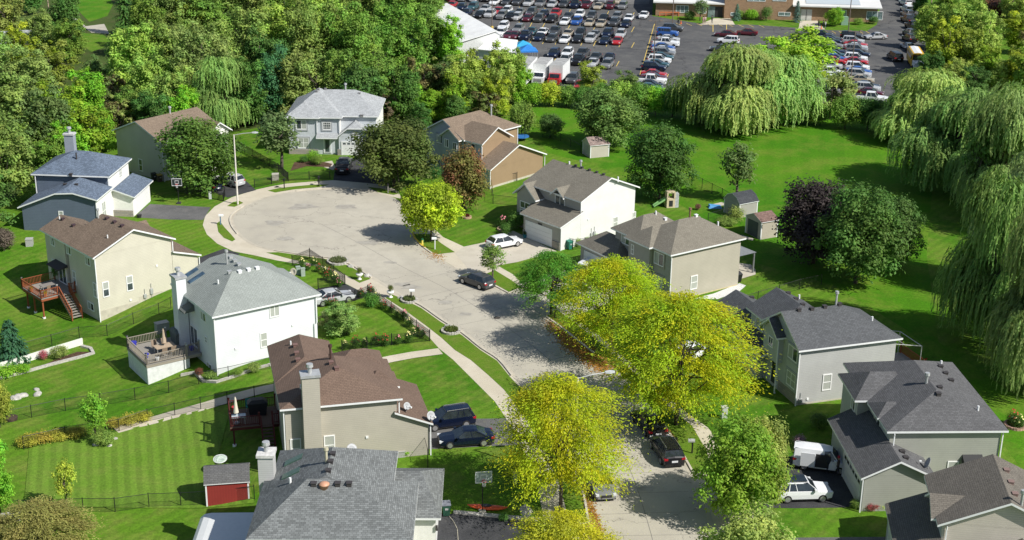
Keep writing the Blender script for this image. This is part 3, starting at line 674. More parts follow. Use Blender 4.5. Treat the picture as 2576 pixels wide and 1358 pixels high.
h.found([(5.2, 10.94, .388, 1.2, -3, -.15)])
wallvents(h, .4, [(2.3, 1.75), (8.3, 2.8), (9.4, .6)]); h.found([(2.0, 3.3, .39, .9, -3, -.55)]) if False else None; H12 = h
# 11 tan, brown roof, tall chimney
h = House('tan sided house with reddish brown roof and tall tan chimney on its near wall', (-18.46, 101.41), 14, ([V_TAN, M_TRIM], [S_BROWN, M_TRIM]))
h.R(0, 9.95, 0, 8.2, 5.6, 7.75, 'y', 2.8, 3.2); h.R(0, 5.5, 5.0, 13.2, 5.61, 7.0, 'y', 2, 1.2); h.R(4.5, 9.6, 5.6, 10.2, 5.58, 6.9, 'x', 2.3, 1.6)
h.R(7.4, 10.1, 2.3, 5.4, 5.64, 6.55, 'x', 1, 1.4, wall=False); h.lean(9.3, 12.5, .1, 8.0, 3.0, 4.35, '+x', o=.3)
h.done(); h.chimney(1.8, 3.2, -.55, .5, 8.4, V_TAN)
for q in ((.72, 1.6), (3.45, 4.35)): h.win('-y', .4, *q, .9, 2.7, 'sash', True)
h.down(.3, .3, 5.4, -1.0); h.down(9.7, .3, 5.4, 4.2, 0); h.down(12.3, .3, 2.9, -.2, .1)
zz = lambda x, y: ((860 + x * 920 / 2314) / 1.5907, (1320 + y * 920 / 2314) / 1.5907)
h.vents([zz(*q) for q in ((808, 165), (822, 240), (835, 310), (1168, 337), (1225, 395))], plain('vent_rust', (.17, .10, .085), .7)); h.pipes([zz(1163, 290)], 1.1, .09, plain('pipe_brown', (.06, .03, .025), .6), True); h.pipes([zz(762, 150), zz(862, 590)], .35)
wallvents(h, .4, [(7.0, 2.2)]); H11 = h
# 10 grey roof in the foreground
h = House('house under large mottled grey hip roof in the near foreground beside the red shed', (-6.2, 82.5), 91, ([V_GREYL, M_TRIM, T_WHITE], [S_MID, M_TRIM]))
h.R(-.7, 7.4, .2, 11.4, 5.6, 8.0, 'y', 4.1, 3.7); h.R(3.0, 12.1, 2.0, 10.9, 5.61, 7.95, 'x', 1, 3.9); h.front['-x'] = 2; h.R(6.5, 14.1, -1.4, 3.4, 3.1, 4.9, 'y', 1.6, 0, wall=True); h.front.pop('-x')
h.done(); h.chimney(7.5, 8.7, 10.7, 11.8, 7.4, siding('chimney_grey_siding', (.5, .5, .49)), cap=plain('cap_rust_white', (.55, .54, .52), .6, var=.2))
zz = lambda x, y: ((760 + x * 1100 / 2576) / 1.5907, (1740 + y * 1100 / 2576) / 1.5907)
h.vents([zz(*q) for q in ((1160, 470), (1385, 470), (1492, 470))], M_DARKM); h.vents([zz(*q) for q in ((1340, 185), (1318, 260), (1298, 345))], M_DARKM); h.pipes([zz(1278, 255)], 1.0, .1, plain('pipe_cream', (.45, .42, .3), .6), True); h.pipes([zz(940, 450)], .4, .09)
x, y, z = h.hit(*zz(1257, 480)); f = MB(); f.lathe([(.3, -.25), (.32, .12), (.38, .13), (.37, .2), (.2, .3), (.05, .33)], (x, y, z), 14); f.build('attic_fan', plain('fan_copper', (.5, .27, .17), .5), h.roof, True)
for q in ((970, 240), (945, 365)):
    x, y, z = h.hit(*zz(*q)); f = MB(); z2 = h.zr(x, y - 1.3); f.prism([(x - .35, y + .65, h.zr(x, y + .65) - .05), (x - .35, y - .65, h.zr(x, y - .65) - .05), (x - .35, y - .65, h.zr(x, y - .65) + .1), (x - .35, y + .65, h.zr(x, y + .65) + .1)], (.7, 0, 0)); f.build('skylight', plain('skylight_green', (.05, .10, .075), .3), h.roof)
h.part('wall_light', (lambda f: (f.box(6.75, 6.9, -1.15, -1.0, 1.9, 2.3), f)[1])(MB()), M_DARKM); h.garage('-y', -.98, 7.6, 12.6, 0, 2.3)
H10 = h
# 8 charcoal roof, garage wing
h = House('grey sided house with charcoal hip roof and gabled garage wing by the white van', (29.62, 98.93), 92.5, ([V_GREYG, M_TRIM, T_PALE], [S_CHAR, M_TRIM]), {'+y': 2})
h.R(0, 13.3, -9.7, 0, 5.6, 7.55, 'x', 3.5, 3.9); h.R(5.6, 11.0, -4, 1.05, 5.62, 7.0, 'y', 1, 1.9); h.R(2.3, 5.2, -2.6, .12, 5.64, 6.4, 'y', 1, 1.1, wall=False)
h.R(-3.0, 7.4, -3.3, 2.65, 3.1, 4.55, 'x', 0, 0)
h.done()
h.win('-x', .4, -6.2, -5.3, 1.2, 2.75, 'sash', True)
f = MB(); f.box(-.35, .42, -7.9, -6.5, .5, 2.7); h.part('bay', f, V_GREYG); f = MB(); f.prism([(.45, -8.0, 3.35), (-.5, -8.0, 2.72), (.45, -8.0, 2.72)], (0, 1.6, 0)); h.part('bay_roof', f, S_CHAR)
h.win('+y', -.404, 3.0, 4.6, 4.0, 5.3, 'slide'); h.win('+y', .64, 6.6, 7.8, 4.0, 5.2, 'slide'); h.garage('+y', 2.22, -1.7, 3.0, 0, 2.2, True); h.win('+y', .64, 7.6, 9, .8, 2.4, 'double')
h.down(-.05, -.6, 5.4, 4.3); h.down(-2.75, 2.4, 3.0, -.1, 0, .15); h.down(.3, -9.4, 5.4, -.1)
zz = lambda x, y: ((3260 + x * 836 / 1957) / 1.5907, (1420 + y * 836 / 1957) / 1.5907)
h.vents([zz(*q) for q in ((1175, 115), (1222, 180), (1275, 245), (1168, 310), (1155, 375), (815, 915), (850, 970))], M_DARKM); h.pipes([zz(1042, 265)], .75, .12, M_GALV, True); h.pipes([zz(1525, 520), zz(1180, 95)], .4, .09)
h.found([(.39, 9, -9.31, -9.0, -1, .3)]); H8 = h
# 9 mocha roof, lower right corner
h = House('cream sided house with mocha roof cropped at the lower right corner', (29.58, 84.7), 82, ([V_CREAM, M_TRIM, T_PALE], [S_MOCHA, M_TRIM]), {'+y': 2})
h.R(0, 7.25, -9.3, 0, 5.6, 7.75, 'x', 0, 0); h.R(1.0, 4.4, -2.6, .3, 5.5, 6.6, 'y', 0, 0, wall=False); h.lean(-.6, 7.0, -.4, 2.6, 3.1, 4.4, '+y', o=.3); h.R(-7, .6, -9, -2.6, 3.1, 4.9, 'x', 0, 0)
h.done(); zz = lambda x, y: ((3400 + x * 696 / 2363) / 1.5907, (1760 + y * 696 / 2363) / 1.5907)
h.vents([zz(*q) for q in ((2125, 425), (2185, 590), (2240, 750))], plain('vent_pink', (.22, .15, .13), .7)); h.pipes([zz(2325, 890)], 1.0, .1, M_GALV, True); h.down(.3, -.7, 5.4, 3.3)
h.garage('+y', 2.3, .5, 5.5, 0, 2.2); H9 = h
# 7 slate roof, grey siding, deck with frame
h = House('light grey sided house with slate roof and gabled entry beside yellow locust trees', (25.6, 114.66), 18, ([V_GREYL, M_TRIM, T_PALE], [S_SLATE, M_TRIM]), {'-x': 2})
h.R(.05, 10.7, 0, 7.5, 5.6, 7.95, 'x', 0, 4.5); h.R(-.55, 2.6, 3.05, 6.6, 5.62, 6.95, 'x', 0, 0, wall=True, zb=2.9); h.R(.35, 6.6, 5.2, 11.0, 5.58, 7.3, 'y', 1, 0); h.R(-.8, 5.6, 6.2, 17.2, 3.1, 4.9, 'y', 0, 0); h.lean(-.8, 1, 5.2, 7.0, 3.0, 3.6, '-x', wall=False)
h.done(); h.win('-y', .4, 2.98, 3.9, 1.15, 2.75, 'sash', True)
h.win('-x', .45, .78, 2.5, 3.95, 5.3, 'slide', True, surround=T_TRIMG); h.win('-x', .45, .75, 2.4, 1.35, 2.8, 'double', True, surround=T_TRIMG); h.door('-x', .45, 4.3, 5.2, .35, 2.6, M_DARKM); h.win('-x', .75, 7.9, 9.5, 4.1, 5.3, 'slide'); h.win('-x', -.15, 4.3, 5.2, 4.1, 5.1, 'slide', False)
h.garage('-x', -.42, 8.6, 13.6, 0, 2.2)
f = MB(); f.box(.43, .6, .42, 3.9, -.5, 1.05); f.box(.4, 2.2, .37, .6, -.5, .0); h.part('stone_base', f, M_STONE)
h.down(.35, .3, 5.4, -.2, 0, -.1); h.down(-.2, 3.3, 5.4, 0, -.1)
zz = lambda x, y: ((2860 + x * 800 / 2089) / 1.5907, (1120 + y * 800 / 2089) / 1.5907)
h.vents([zz(*q) for q in ((875, 325), (1010, 308), (1145, 290), (1298, 262), (765, 145), (845, 205), (915, 265), (385, 190))], M_DARKM); h.pipes([zz(1265, 245)], 1.2, .1, M_GALV, True); h.pipes([zz(878, 195), zz(1640, 425)], .4, .09); h.found([(.5, 10.2, .386, .8, -1, .15)])
meters(h, .4, [(.85, .3, .35)]); wallvents(h, .4, [(1.6, .5), (6.5, 3.0)]); H7 = h
# 6 taupe roof
h = House('tan sided house with taupe hip roof and hipped patio cover, behind the yellow trees', (16.9, 140.48), 34, ([V_TAUPE, M_TRIM, T_STONE], [S_TAUPE, M_TRIM]), {'-x': 2})
h.R(-.45, 10.3, -.5, 7.2, 5.6, 7.8, 'x', 4.2, 4.0); h.R(-.95, 8.0, 2.5, 6.95, 5.62, 7.1, 'x', 2.2, 0); h.R(-.2, 7.0, 5.2, 10.3, 5.58, 7.35, 'x', 2.6, 2.6); h.R(-2.0, 3.0, 6.8, 14.3, 3.0, 4.6, 'y', 2.4, 2.4)
h.done(); h.win('-y', -.1, 2.88, 3.85, .85, 2.45, 'sash', True)
for q in ((1.04, 2.67, 3.7, 5.1, 'slide'), (1.06, 2.78, 1.25, 2.5, 'double')): h.win('-x', -.05, *q, True, surround=T_TAUPE)
h.win('-x', -.5, 5.6, 6.1, 3.8, 4.95); h.win('-x', .2, 7.2, 8.8, 4.2, 5.4, 'slide', True, surround=T_TAUPE); h.garage('-x', -1.6, 8.4, 13, 0, 2.2); h.door('-x', -.5, 3.5, 4.4, .2, 2.2)
h.down(-.1, -.25, 5.4, -.1, -.1); zz = lambda x, y: ((2440 + x * 620 / 1684) / 1.5907, (760 + y * 620 / 1684) / 1.5907)
h.pipes([zz(868, 270)], .9, .1, plain('pipe_rust', (.2, .12, .07), .6), True); h.pipes([zz(497, 268), zz(1172, 385)], .4, .1); h.vents([zz(935, 288), zz(600, 322)], M_TRIM, .3); h.found([(.4, 9.8, -.116, .3, -1, .12)], plain('foundation_cream', (.5, .43, .25), .9))
H6 = h
# 5 off-white gable, garage
h = House('off-white gabled house with taupe roof and white double garage door on concrete drive', (8.06, 158.6), 41, ([V_OFFW, M_TRIM, T_STONE], [S_TAUPE, M_TRIM]), {'-x': 2})
h.R(-.2, 9.75, -.25, 10.2, 5.6, 7.7, 'y', 0, 0); h.R(-.45, 2.6, 2.6, 5.0, 5.4, 6.45, 'x', 0, 0, wall=False); h.lean(-3.4, .3, -.2, 7.1, 3.05, 4.3, '-x', o=.35, ends=True)
h.R(-1.3, 3, 6.6, 10.9, 4.3, 6.0, 'x', 0, 0); h.lean(-1.6, .3, 6.2, 7.7, 3.4, 4.2, '-x', wall=False)
h.done(); h.win('-y', .16, 5.7, 6.5, 1.0, 2.4, 'sash', True); h.win('-y', .16, 9.0, 9.6, 1.0, 2.4); h.garage('-x', -3.03, 1.7, 6.2, .05, 2.15); h.win('-x', .2, 2.95, 4.7, 4.0, 5.3, 'slide', False)
h.win('-x', -.87, 8.1, 9.9, .5, 2.4, 'slide', False); h.win('-x', -.87, 8.1, 9.9, 2.6, 3.5, 'slide', False); h.down(-3.0, .1, 2.95, -.1, -.1); h.down(.0, -.05, 5.4, 4.2, -.1)
f = MB(); f.box(-3.16, -3.03, .2, 1.5, -.2, 1.0); f.box(-3.16, -3.03, 6.4, 6.75, -.2, 1.0); h.part('stone_base', f, M_STONE)
f = MB(); f.box(-3.1, -3.03, 3.4, 4.1, 2.32, 2.52); h.part('house_number_plate', f, M_DARKM)
zz = lambda x, y: ((2000 + x * 600 / 1852) / 1.5907, (600 + y * 600 / 1852) / 1.5907)
h.pipes([zz(998, 185)], .8, .1, M_GALV, True); meters(h, .155, [(2.0, .7, .5), (2.5, .6, .7)]); wallvents(h, .155, [(1.4, 3.0)]); h.pipes([zz(857, 125), zz(1457, 352)], .35, .1); h.vents([zz(*q) for q in ((935, 160), (1015, 195), (1105, 235), (1195, 268), (1280, 302))], M_DARKM, .25); H5 = h
# 4 brown siding
h = House('brown sided house with tan roof, white rakes and a lower gabled garage', (-4.38, 184.15), 48, ([V_SIDE3, M_TRIM, T_LILAC], [S_TAN, M_TRIM]), {'-x': 2})
h.R(-.2, 6.2, -.35, 6.6, 5.6, 7.45, 'y', 0, 2.0); h.R(-.4, 11.3, 2.9, 11.1, 5.62, 7.85, 'x', 0, 4.2); h.R(-1.0, 2.5, 3.3, 7.4, 5.58, 7.0, 'x', 0, 0); h.R(-1.3, 10.3, -2.95, 2.4, 2.75, 5.2, 'y', 0, 1.0)
h.done()
for q in ((1.26, 2.85, 4.1, 5.3, 'slide'),): h.win('-x', .17, *q, True, surround=T_TRIMG)
h.win('-x', -.03, 7.1, 8.5, 4.2, 5.4, 'slide', True, surround=T_TRIMG); h.win('-x', -.05, 8.4, 9.9, .8, 2.3, 'double', False, surround=T_TRIMG); h.win('-x', -.63, 4.0, 4.8, 4.0, 5.1, 'slide', False); h.win('-x', -.63, 5.6, 6.4, 4.1, 5.3, 'slide')
h.down(.0, -.1, 5.4, 3.4, -.1); h.down(-1.1, -2.7, 2.7, -.1, -.1); h.down(10.2, -2.6, 2.7, -.1); h.down(10.95, 3.25, 5.4, -.1); h.pipes([((1680 + 1018 * .2799) / 1.5907, (400 + 228 * .2799) / 1.5907)], 1.4, .11, M_GALV, True)
h.found([(-.9, 9.8, -2.566, -2.2, -1, .28)]); H4 = h
# 3 pale grey stucco
h = House('pale grey stucco house with light grey roof at the head of the cul-de-sac', (-33.17, 198.64), 0, ([T_GREY, M_TRIM, T_WHITE], [S_GREY, M_TRIM]), {'+x': 2})
h.R(0, 13.5, .1, 11.5, 5.6, 8.2, 'x', 4.3, 4.0); h.R(-.03, 8.3, -1.0, 10, 5.62, 8.4, 'y', 5.5, 4.0); h.R(-.05, 5.0, -1.15, 4, 5.58, 7.3, 'y', 2.6, 1, wall=False)
h.R(7.3, 12.9, -1.4, 4, 2.75, 5.0, 'y', .9, 0, j0=(0, .62)); h.lean(4.5, 7.6, -1.7, 0, 2.75, 3.4, '-y', wall=False)
h.done()
h.win('-y', -.61, 1.55, 3.05, 3.7, 5.1, 'slide', True, surround=T_TRIMG); h.win('-y', -.61, 5.4, 6.6, 3.7, 4.85, 'grid', False, surround=T_TRIMG); h.win('-y', -.61, 1.7, 3.3, .9, 2.45, 'double', True, surround=T_TRIMG); h.door('-y', -.61, 5.55, 6.4, .2, 2.35, T_PALE)
h.garage('-y', -.99, 8.2, 12.0, .0, 1.95, True); h.win('-y', -.99, 9.8, 10.4, 2.55, 3.4, 'grid', False, surround=T_TRIMG); h.win('+x', 13.1, 1.2, 2.2, 4, 5.2)
f = MB(); f.box(.38, 4.6, -.75, -.59, -.3, .75); f.box(7.5, 8.0, -1.12, -.98, -.3, .9); h.part('stone_base', f, M_STONE); h.down(7.85, -.75, 5.4, 2.7); h.down(4.6, -.75, 5.4, 3.3)
zz = lambda x, y: ((1080 + x * 560 / 1728) / 1.5907, (320 + y * 560 / 1728) / 1.5907)
h.vents([zz(*q) for q in ((575, 150), (598, 125), (685, 102), (1103, 172), (1140, 490), (1127, 515))], plain('vent_grey', (.2, .2, .2), .7), .3); h.pipes([zz(933, 125)], .8, .12, M_GALV, True); H3 = h
# 2 tan roof gable, left
h = House('pale tan gable ended house with tan roof behind the round green street tree', (-47.56, 182.66), 53, ([V_H2, M_TRIM, T_WHITE], [S_TAN, M_TRIM]), {'+x': 2, '-y': 2})
h.R(0, 11.0, -.1, 10.4, 5.6, 7.7, 'x', 0, 0); h.R(7.0, 11.4, -1.6, 4, 5.4, 6.9, 'y', 0, 0)
h.done(); h.win('-x', .4, 4.7, 5.5, .6, 2.3, 'sash', False); h.win('-x', .4, 7.9, 8.7, 1.0, 2.0, 'sash', False); h.garage('-y', .29, 1.2, 6.2, 0, 2.2); h.pipes([t(0, 0, 1283, 855)], .8, .12, M_GALV, True)
h.win('-y', .29, 3, 4.4, 3.8, 5.0, 'slide'); h.down(.3, .1, 5.4, -.1); H2 = h
# 1 blue-grey
p = at(*t(0, 0, 815, 1330), 5.6)
h = House('blue grey sided house with blue grey hip roofs, white garage front and tall chimney', (p.x, p.y), 86, ([V_BLUE, M_TRIM, T_WHITE], [S_BLUE, M_TRIM]), {'-y': 2})
h.R(-.1, 8.4, -.2, 9.8, 5.6, 7.6, 'y', 4.2, 4.2)
h.slab([[(-5.6, 9.5, 3.0), (-5.6, 4.7, 4.93), (-4.4, 3.6, 5.37), (0, 3.6, 5.37), (0, 9.5, 3.0)], [(-5.6, -.5, 4.27), (-5.6, 2.5, 5.07), (-4.4, 3.6, 5.37), (0, 3.6, 5.37), (0, -.5, 4.27)], [(-5.6, 4.7, 4.93), (-5.6, 2.5, 5.07), (-4.4, 3.6, 5.37)]])
h.W.prism([(-5.2, -.1, -3), (-5.2, 9.1, -3), (-5.2, 9.1, 2.95), (-5.2, 4.7, 4.72), (-5.2, 2.5, 4.85), (-5.2, -.1, 4.15)], (5.5, 0, 0), 0)
h.W.box(-5.19, .25, -.13, -.07, -3, 4.1, 2)
h.front['-x'] = 2; h.R(1.0, 8.5, -2.75, 1.35, 2.7, 3.6, 'x', 0, 0, rf=.65); h.front.pop('-x')
h.done(); zz = lambda x, y: ((60 + x * 580 / 1712) / 1.5907, (520 + y * 580 / 1712) / 1.5907)
h.chimney(7.0, 7.9, 6.8, 8.0, 8.75, siding('chimney_blue_siding', (.30, .33, .38)), cap=plain('cap_grey', (.5, .5, .5), .6))
h.win('-x', -5.2, 4.0, 4.6, 1.6, 2.6); h.win('-y', -.13, -3.4, -2.1, .8, 3.2, 'double', True); h.win('-y', .2, 4.2, 5.4, 4.0, 5.2, 'grid'); h.garage('-y', -2.34, 2.4, 7.4, 0, 2.1)
f = MB(); f.box(1.25, 1.37, -2.3, .9, -.5, .8); h.part('stone_base', f, M_STONE); h.down(-.05, .0, 5.4, 4.2, 0); h.down(-5.27, -.2, 4.1, -.5); h.down(-.0, 9.3, 5.4, 2.9)
h.vents([zz(*q) for q in ((725, 655), (590, 650), (665, 580))], M_DARKM); h.pipes([zz(728, 350)], .8, .1, M_DARKM); H1 = h
# ------------------------------------------------------------ trees and shrubs
L_PLAIN = leafmat('leaf_plain'); L_LOCUST = leafmat('leaf_locust', (.50, .47, .012), .32, nscale=.45)
L_RED = leafmat('leaf_turning', (.24, .10, .05), .25); L_BROWNED = leafmat('leaf_browned', (.16, .13, .05), .45)
L_GOLD = leafmat('leaf_gold', (.24, .31, .022), .35)
M_BARK = plain('bark', (.085, .07, .055), .95, var=.3, scale=2, bump=.6)
def leaf_mesh(name, quads, mat):
    'quads: (centre, normal, up, length, width, tint r, tint g)'
    me = bpy.data.meshes.new(name); v = []; f = []; tc = []
    for c, n, up, ln, wd, r, g in quads:
        sd = n.cross(up)
        if sd.length < 1e-4: sd = n.orthogonal()
        sd.normalize(); up = sd.cross(n).normalized(); i = len(v)
        v += [tuple(c - up * ln), tuple(c + sd * wd - n * wd * .25), tuple(c + up * ln), tuple(c - sd * wd - n * wd * .25)]; f.append((i, i + 1, i + 2, i + 3)); tc += [(r, g, 0, 1)] * 4
    me.from_pydata(v, [], f); me.materials.append(mat)
    a = me.color_attributes.new('tint', 'FLOAT_COLOR', 'POINT')
    a.data.foreach_set('color', [x for q in tc for x in q]); me.update(); return me
rnd = random.Random(11)
def rv(): 
    while True:
        v = Vector((rnd.uniform(-1, 1), rnd.uniform(-1, 1), rnd.uniform(-1, 1)))
        if .05 < v.length < 1: return v.normalized()
def crown_lobes(lobes, nleaf, ls, flat=1.0, inner=.55):
    'leaf clumps over a set of lobes (centre, radius)'
    out = []; tot = sum(r * r for _, r in lobes)
    for c, r in lobes:
        tone = rnd.uniform(.15, .85); hue = rnd.random(); n = int(nleaf * r * r / tot)
        for i in range(n):
            d = rv()
            if d.z < -.35 and rnd.random() < .6: d.z = -d.z
            k = r * min(1.5, abs(rnd.gauss(.78, .27 if inner > .5 else .36))); p = c + Vector((d.x * k, d.y * k, d.z * k * flat))
            nn = (d * .9 + Vector((0, 0, .5)) + rv() * .5).normalized()
            out.append((p, nn, rv(), ls * rnd.uniform(.6, 1.3), ls * rnd.uniform(.4, .8), min(1, max(0, tone + rnd.uniform(-.3, .3))), min(1, max(0, hue * .6 + rnd.uniform(0, .4)))))
    return out
def limbs(name, h, lobes, r0, n=14, fork=.25):
    mb = MB(); top = Vector((rnd.uniform(-.3, .3), rnd.uniform(-.3, .3), h * .72)); f = Vector((top.x * .3, top.y * .3, h * fork))
    mb.cyl((0, 0, -.4), f, r0, r0 * .75, 8); mb.cyl(f, top, r0 * .72, r0 * .2, 7)
    for c, r in rnd.sample(lobes, min(n, len(lobes))):
        s = f.lerp(top, rnd.uniform(0, .75)); mid = s.lerp(c, .5) + Vector((0, 0, -.05 * h)); mb.cyl(s, mid, r0 * .42, r0 * .28, 5, caps=False); mb.cyl(mid, c, r0 * .28, r0 * .07, 5, caps=False)
    return mb.mesh(name, M_BARK, True)
def P_round(h, w, nl, nleaf, ls, cz=.56, base=.2, irr=.25, lr=.3, mat=None, name='round'):
    'deciduous crown: lobes spread over a full rounded outline, with a few inside'
    lobes = []; az = (1 - base) * h / 2; c0 = h * base + az
    for i in range(nl):
        zz = 1 - 2 * (i + .5) / nl; th = 2.39996 * i + rnd.uniform(-.4, .4); r_ = math.sqrt(1 - zz * zz); d = Vector((r_ * math.cos(th), r_ * math.sin(th), zz))
        k = rnd.uniform(.72, 1.0 + irr * .35) * (1 - .12 * max(0, zz)); rr = w / 2 * lr * rnd.uniform(.6, 1.4)
        lobes.append((Vector((d.x * (w / 2 - rr * .75) * k, d.y * (w / 2 - rr * .75) * k, c0 + d.z * (az - rr * .7) * k)), rr))
    for i in range(nl // 4): d = rv() * .45; lobes.append((Vector((d.x * w / 2, d.y * w / 2, c0 + d.z * az)), w / 2 * lr * 1.3))
    return (leaf_mesh(name + '_crown', crown_lobes(lobes, nleaf, ls), mat or L_PLAIN), limbs(name + '_trunk', h, lobes, .02 * h + .02, 12, base + .05), h, w)
def P_wild(h, w, nl, nleaf, ls, mat=None, name='wild'):
    'woodland tree: several upward leaders with uneven lobes and gaps'
    lobes = []; leaders = [(rnd.uniform(-.3, .3) * w, rnd.uniform(-.3, .3) * w, h * rnd.uniform(.75, 1)) for k in range(5)]
    for i in range(nl):
        lx, ly, lh = rnd.choice(leaders); tt = rnd.uniform(.22, 1) ** .8; sp = w * .33 * (1.15 - tt * .75)
        a = rnd.uniform(0, 6.28); rr = w * rnd.uniform(.055, .13) * (1.25 - .5 * tt)
        lobes.append((Vector((lx * tt + math.cos(a) * sp * rnd.random() ** .5, ly * tt + math.sin(a) * sp * rnd.random() ** .5, lh * tt - rr)), rr))
    return (leaf_mesh(name + '_crown', crown_lobes(lobes, nleaf, ls, .85, .35), mat or L_PLAIN), limbs(name + '_trunk', h, lobes, .018 * h, 16, .25), h, w)
def P_locust(h, w, nl, nleaf, ls, mat, name='locust'):
    'airy crown in flat sprays'
    lobes = []; q = []
    for i in range(nl):
        tt = rnd.random(); a = rnd.uniform(0, 6.28); prof = math.sin(math.pi * (.18 + .80 * tt)) ** .6; rad = w / 2 * prof * rnd.uniform(.35, .97) ** .7
        lobes.append((Vector((math.cos(a) * rad, math.sin(a) * rad, h * (.31 + .65 * tt) - rad * .08)), w * rnd.uniform(.05, .10)))
    tot = sum(r * r for _, r in lobes)
    for c, r in lobes:
        tone = rnd.uniform(.25, .8); hue = rnd.random(); dr = Vector((c.x, c.y, 0)); dr = dr.normalized() if dr.length > .1 else Vector((1, 0, 0))
        for i in range(int(nleaf * r * r / tot)):
            d = rv(); e = r * 1.35; al = rnd.gauss(0, .75)
            p = c + dr * al * e + Vector((d.x * e * .6, d.y * e * .6, d.z * r * .38)) - Vector((0, 0, .18 * abs(al) * r + (.35 * r * al if al > 0 else 0)))
            nn = (Vector((0, 0, 1)) + rv() * .75 + d * .3).normalized()
            q.append((p, nn, (dr + rv() * .6 - Vector((0, 0, .5))), ls * rnd.uniform(.7, 1.4), ls * rnd.uniform(.3, .55), min(1, max(0, tone + rnd.uniform(-.25, .25))), min(1, max(0, hue * .7 + rnd.uniform(0, .3)))))
    return (leaf_mesh(name + '_crown', q, mat), limbs(name + '_trunk', h, lobes, .19, 26, .2), h, w)
def P_willow(h, w, ns, mat=None, name='willow', ls=.27, nsub=15):
    'weeping crown: several billowing domes, each covered in mounds that shed curtains of short strands'
    q = []; lobes = []; subs = [(Vector((rnd.uniform(-.1, .1) * w, rnd.uniform(-.1, .1) * w, h * .70)), w * .2)]
    for i in range(nsub):
        a = 6.283 * i / nsub * 1.37 + rnd.uniform(-.5, .5); low = i % 2 == 0; rad = w * (rnd.uniform(.24, .40) if low else rnd.uniform(.10, .29)); subs.append((Vector((math.cos(a) * rad, math.sin(a) * rad, h * (rnd.uniform(.27, .46) if low else rnd.uniform(.48, .80)))), w * rnd.uniform(.11, .21)))
    for c, R in subs:
        st_ = rnd.uniform(-.22, .22)
        for i in range(13):
            f = (i + .5) / 13; th = 2.39996 * i + rnd.uniform(-.6, .6); el = 1 - f * 1.15; rr = math.sqrt(max(0, 1 - el * el))
            lobes.append((c + Vector((math.cos(th) * rr * R, math.sin(th) * rr * R, el * R * .95)) * rnd.uniform(.8, 1.05) , R * rnd.uniform(.28, .55), st_, c))
    for c, r, st_, sc_ in lobes:
        tone = rnd.uniform(.25, .8) + st_; hue = rnd.random(); oc = Vector((c.x - sc_.x * .5, c.y - sc_.y * .5, 0)); oc = oc.normalized() if oc.length > .2 else Vector((0, 0, 0))
        for k in range(ns // len(lobes)):
            a = rnd.uniform(0, 6.28); rr = r * rnd.random() ** .5 * 1.25
            p = c + Vector((math.cos(a) * rr, math.sin(a) * rr, r * .7 * (1 - (rr / (1.25 * r)) ** 2))); vel = Vector((math.cos(a), math.sin(a), .35)) * (.25 + .55 * rr / r) + oc * .4
            L = min(rnd.uniform(.06, .20) * h + r * .5 if c.z > h * .46 else max(.12 * h, rnd.uniform(.45, .97) * (p.z - h * .04)), p.z - h * .03); s = 0; st = ls * .7; tn = min(1, max(0, tone + rnd.uniform(-.2, .2)))
            while s < L:
                vel.z -= .22; vel.x *= .87; vel.y *= .87; dv = vel.normalized(); p = p + dv * st + rv() * .08; s += st
                nn = (Vector((math.cos(a), math.sin(a), 0)) * .5 + oc * .5 + rv() * .5 + Vector((0, 0, .9 if s < L * .5 else .4))).normalized()
                q.append((p.copy(), nn, dv + rv() * .45, ls * rnd.uniform(.6, 1.15), ls * rnd.uniform(.26, .45), min(1, max(0, tn + rnd.uniform(-.2, .2))), min(1, hue * .6 + rnd.uniform(0, .4))))
    lb = [(c, r) for c, r, _, _ in lobes]
    return (leaf_mesh(name + '_crown', q, mat or L_PLAIN), limbs(name + '_trunk', h * .92, lb, .025 * h + .1, 30, .22), h, w)
def P_spruce(h, w, name='spruce'):
    q = []; lobes = []
    n = 26
    for j in range(n):
        tt = j / n; R0 = w / 2 * (1 - tt) ** .62 + .12; z = h * (.04 + .95 * tt); nb = int(7 + 9 * (1 - tt))
        for k in range(nb):
            a = rnd.uniform(0, 6.28); Lr = R0 * rnd.uniform(.75, 1.08); tone = rnd.uniform(.2, .8)
            for s in range(6):
                f = (s + .6) / 6; p = Vector((math.cos(a) * Lr * f, math.sin(a) * Lr * f, z - f * Lr * .28 + rnd.uniform(-.06, .06)))
                for e in range(3): q.append((p + rv() * .12, (Vector((math.cos(a), math.sin(a), 1.0)) + rv() * .6).normalized(), Vector((math.cos(a), math.sin(a), -.2)) + rv() * .5, .22, .075, min(1, max(0, tone + rnd.uniform(-.2, .2))), rnd.random()))
            if rnd.random() < .2: lobes.append((Vector((math.cos(a) * Lr * .6, math.sin(a) * Lr * .6, z)), .2))
    return (leaf_mesh(name + '_crown', q, L_PLAIN), limbs(name + '_trunk', h, lobes, .12, 6, .1), h, w)
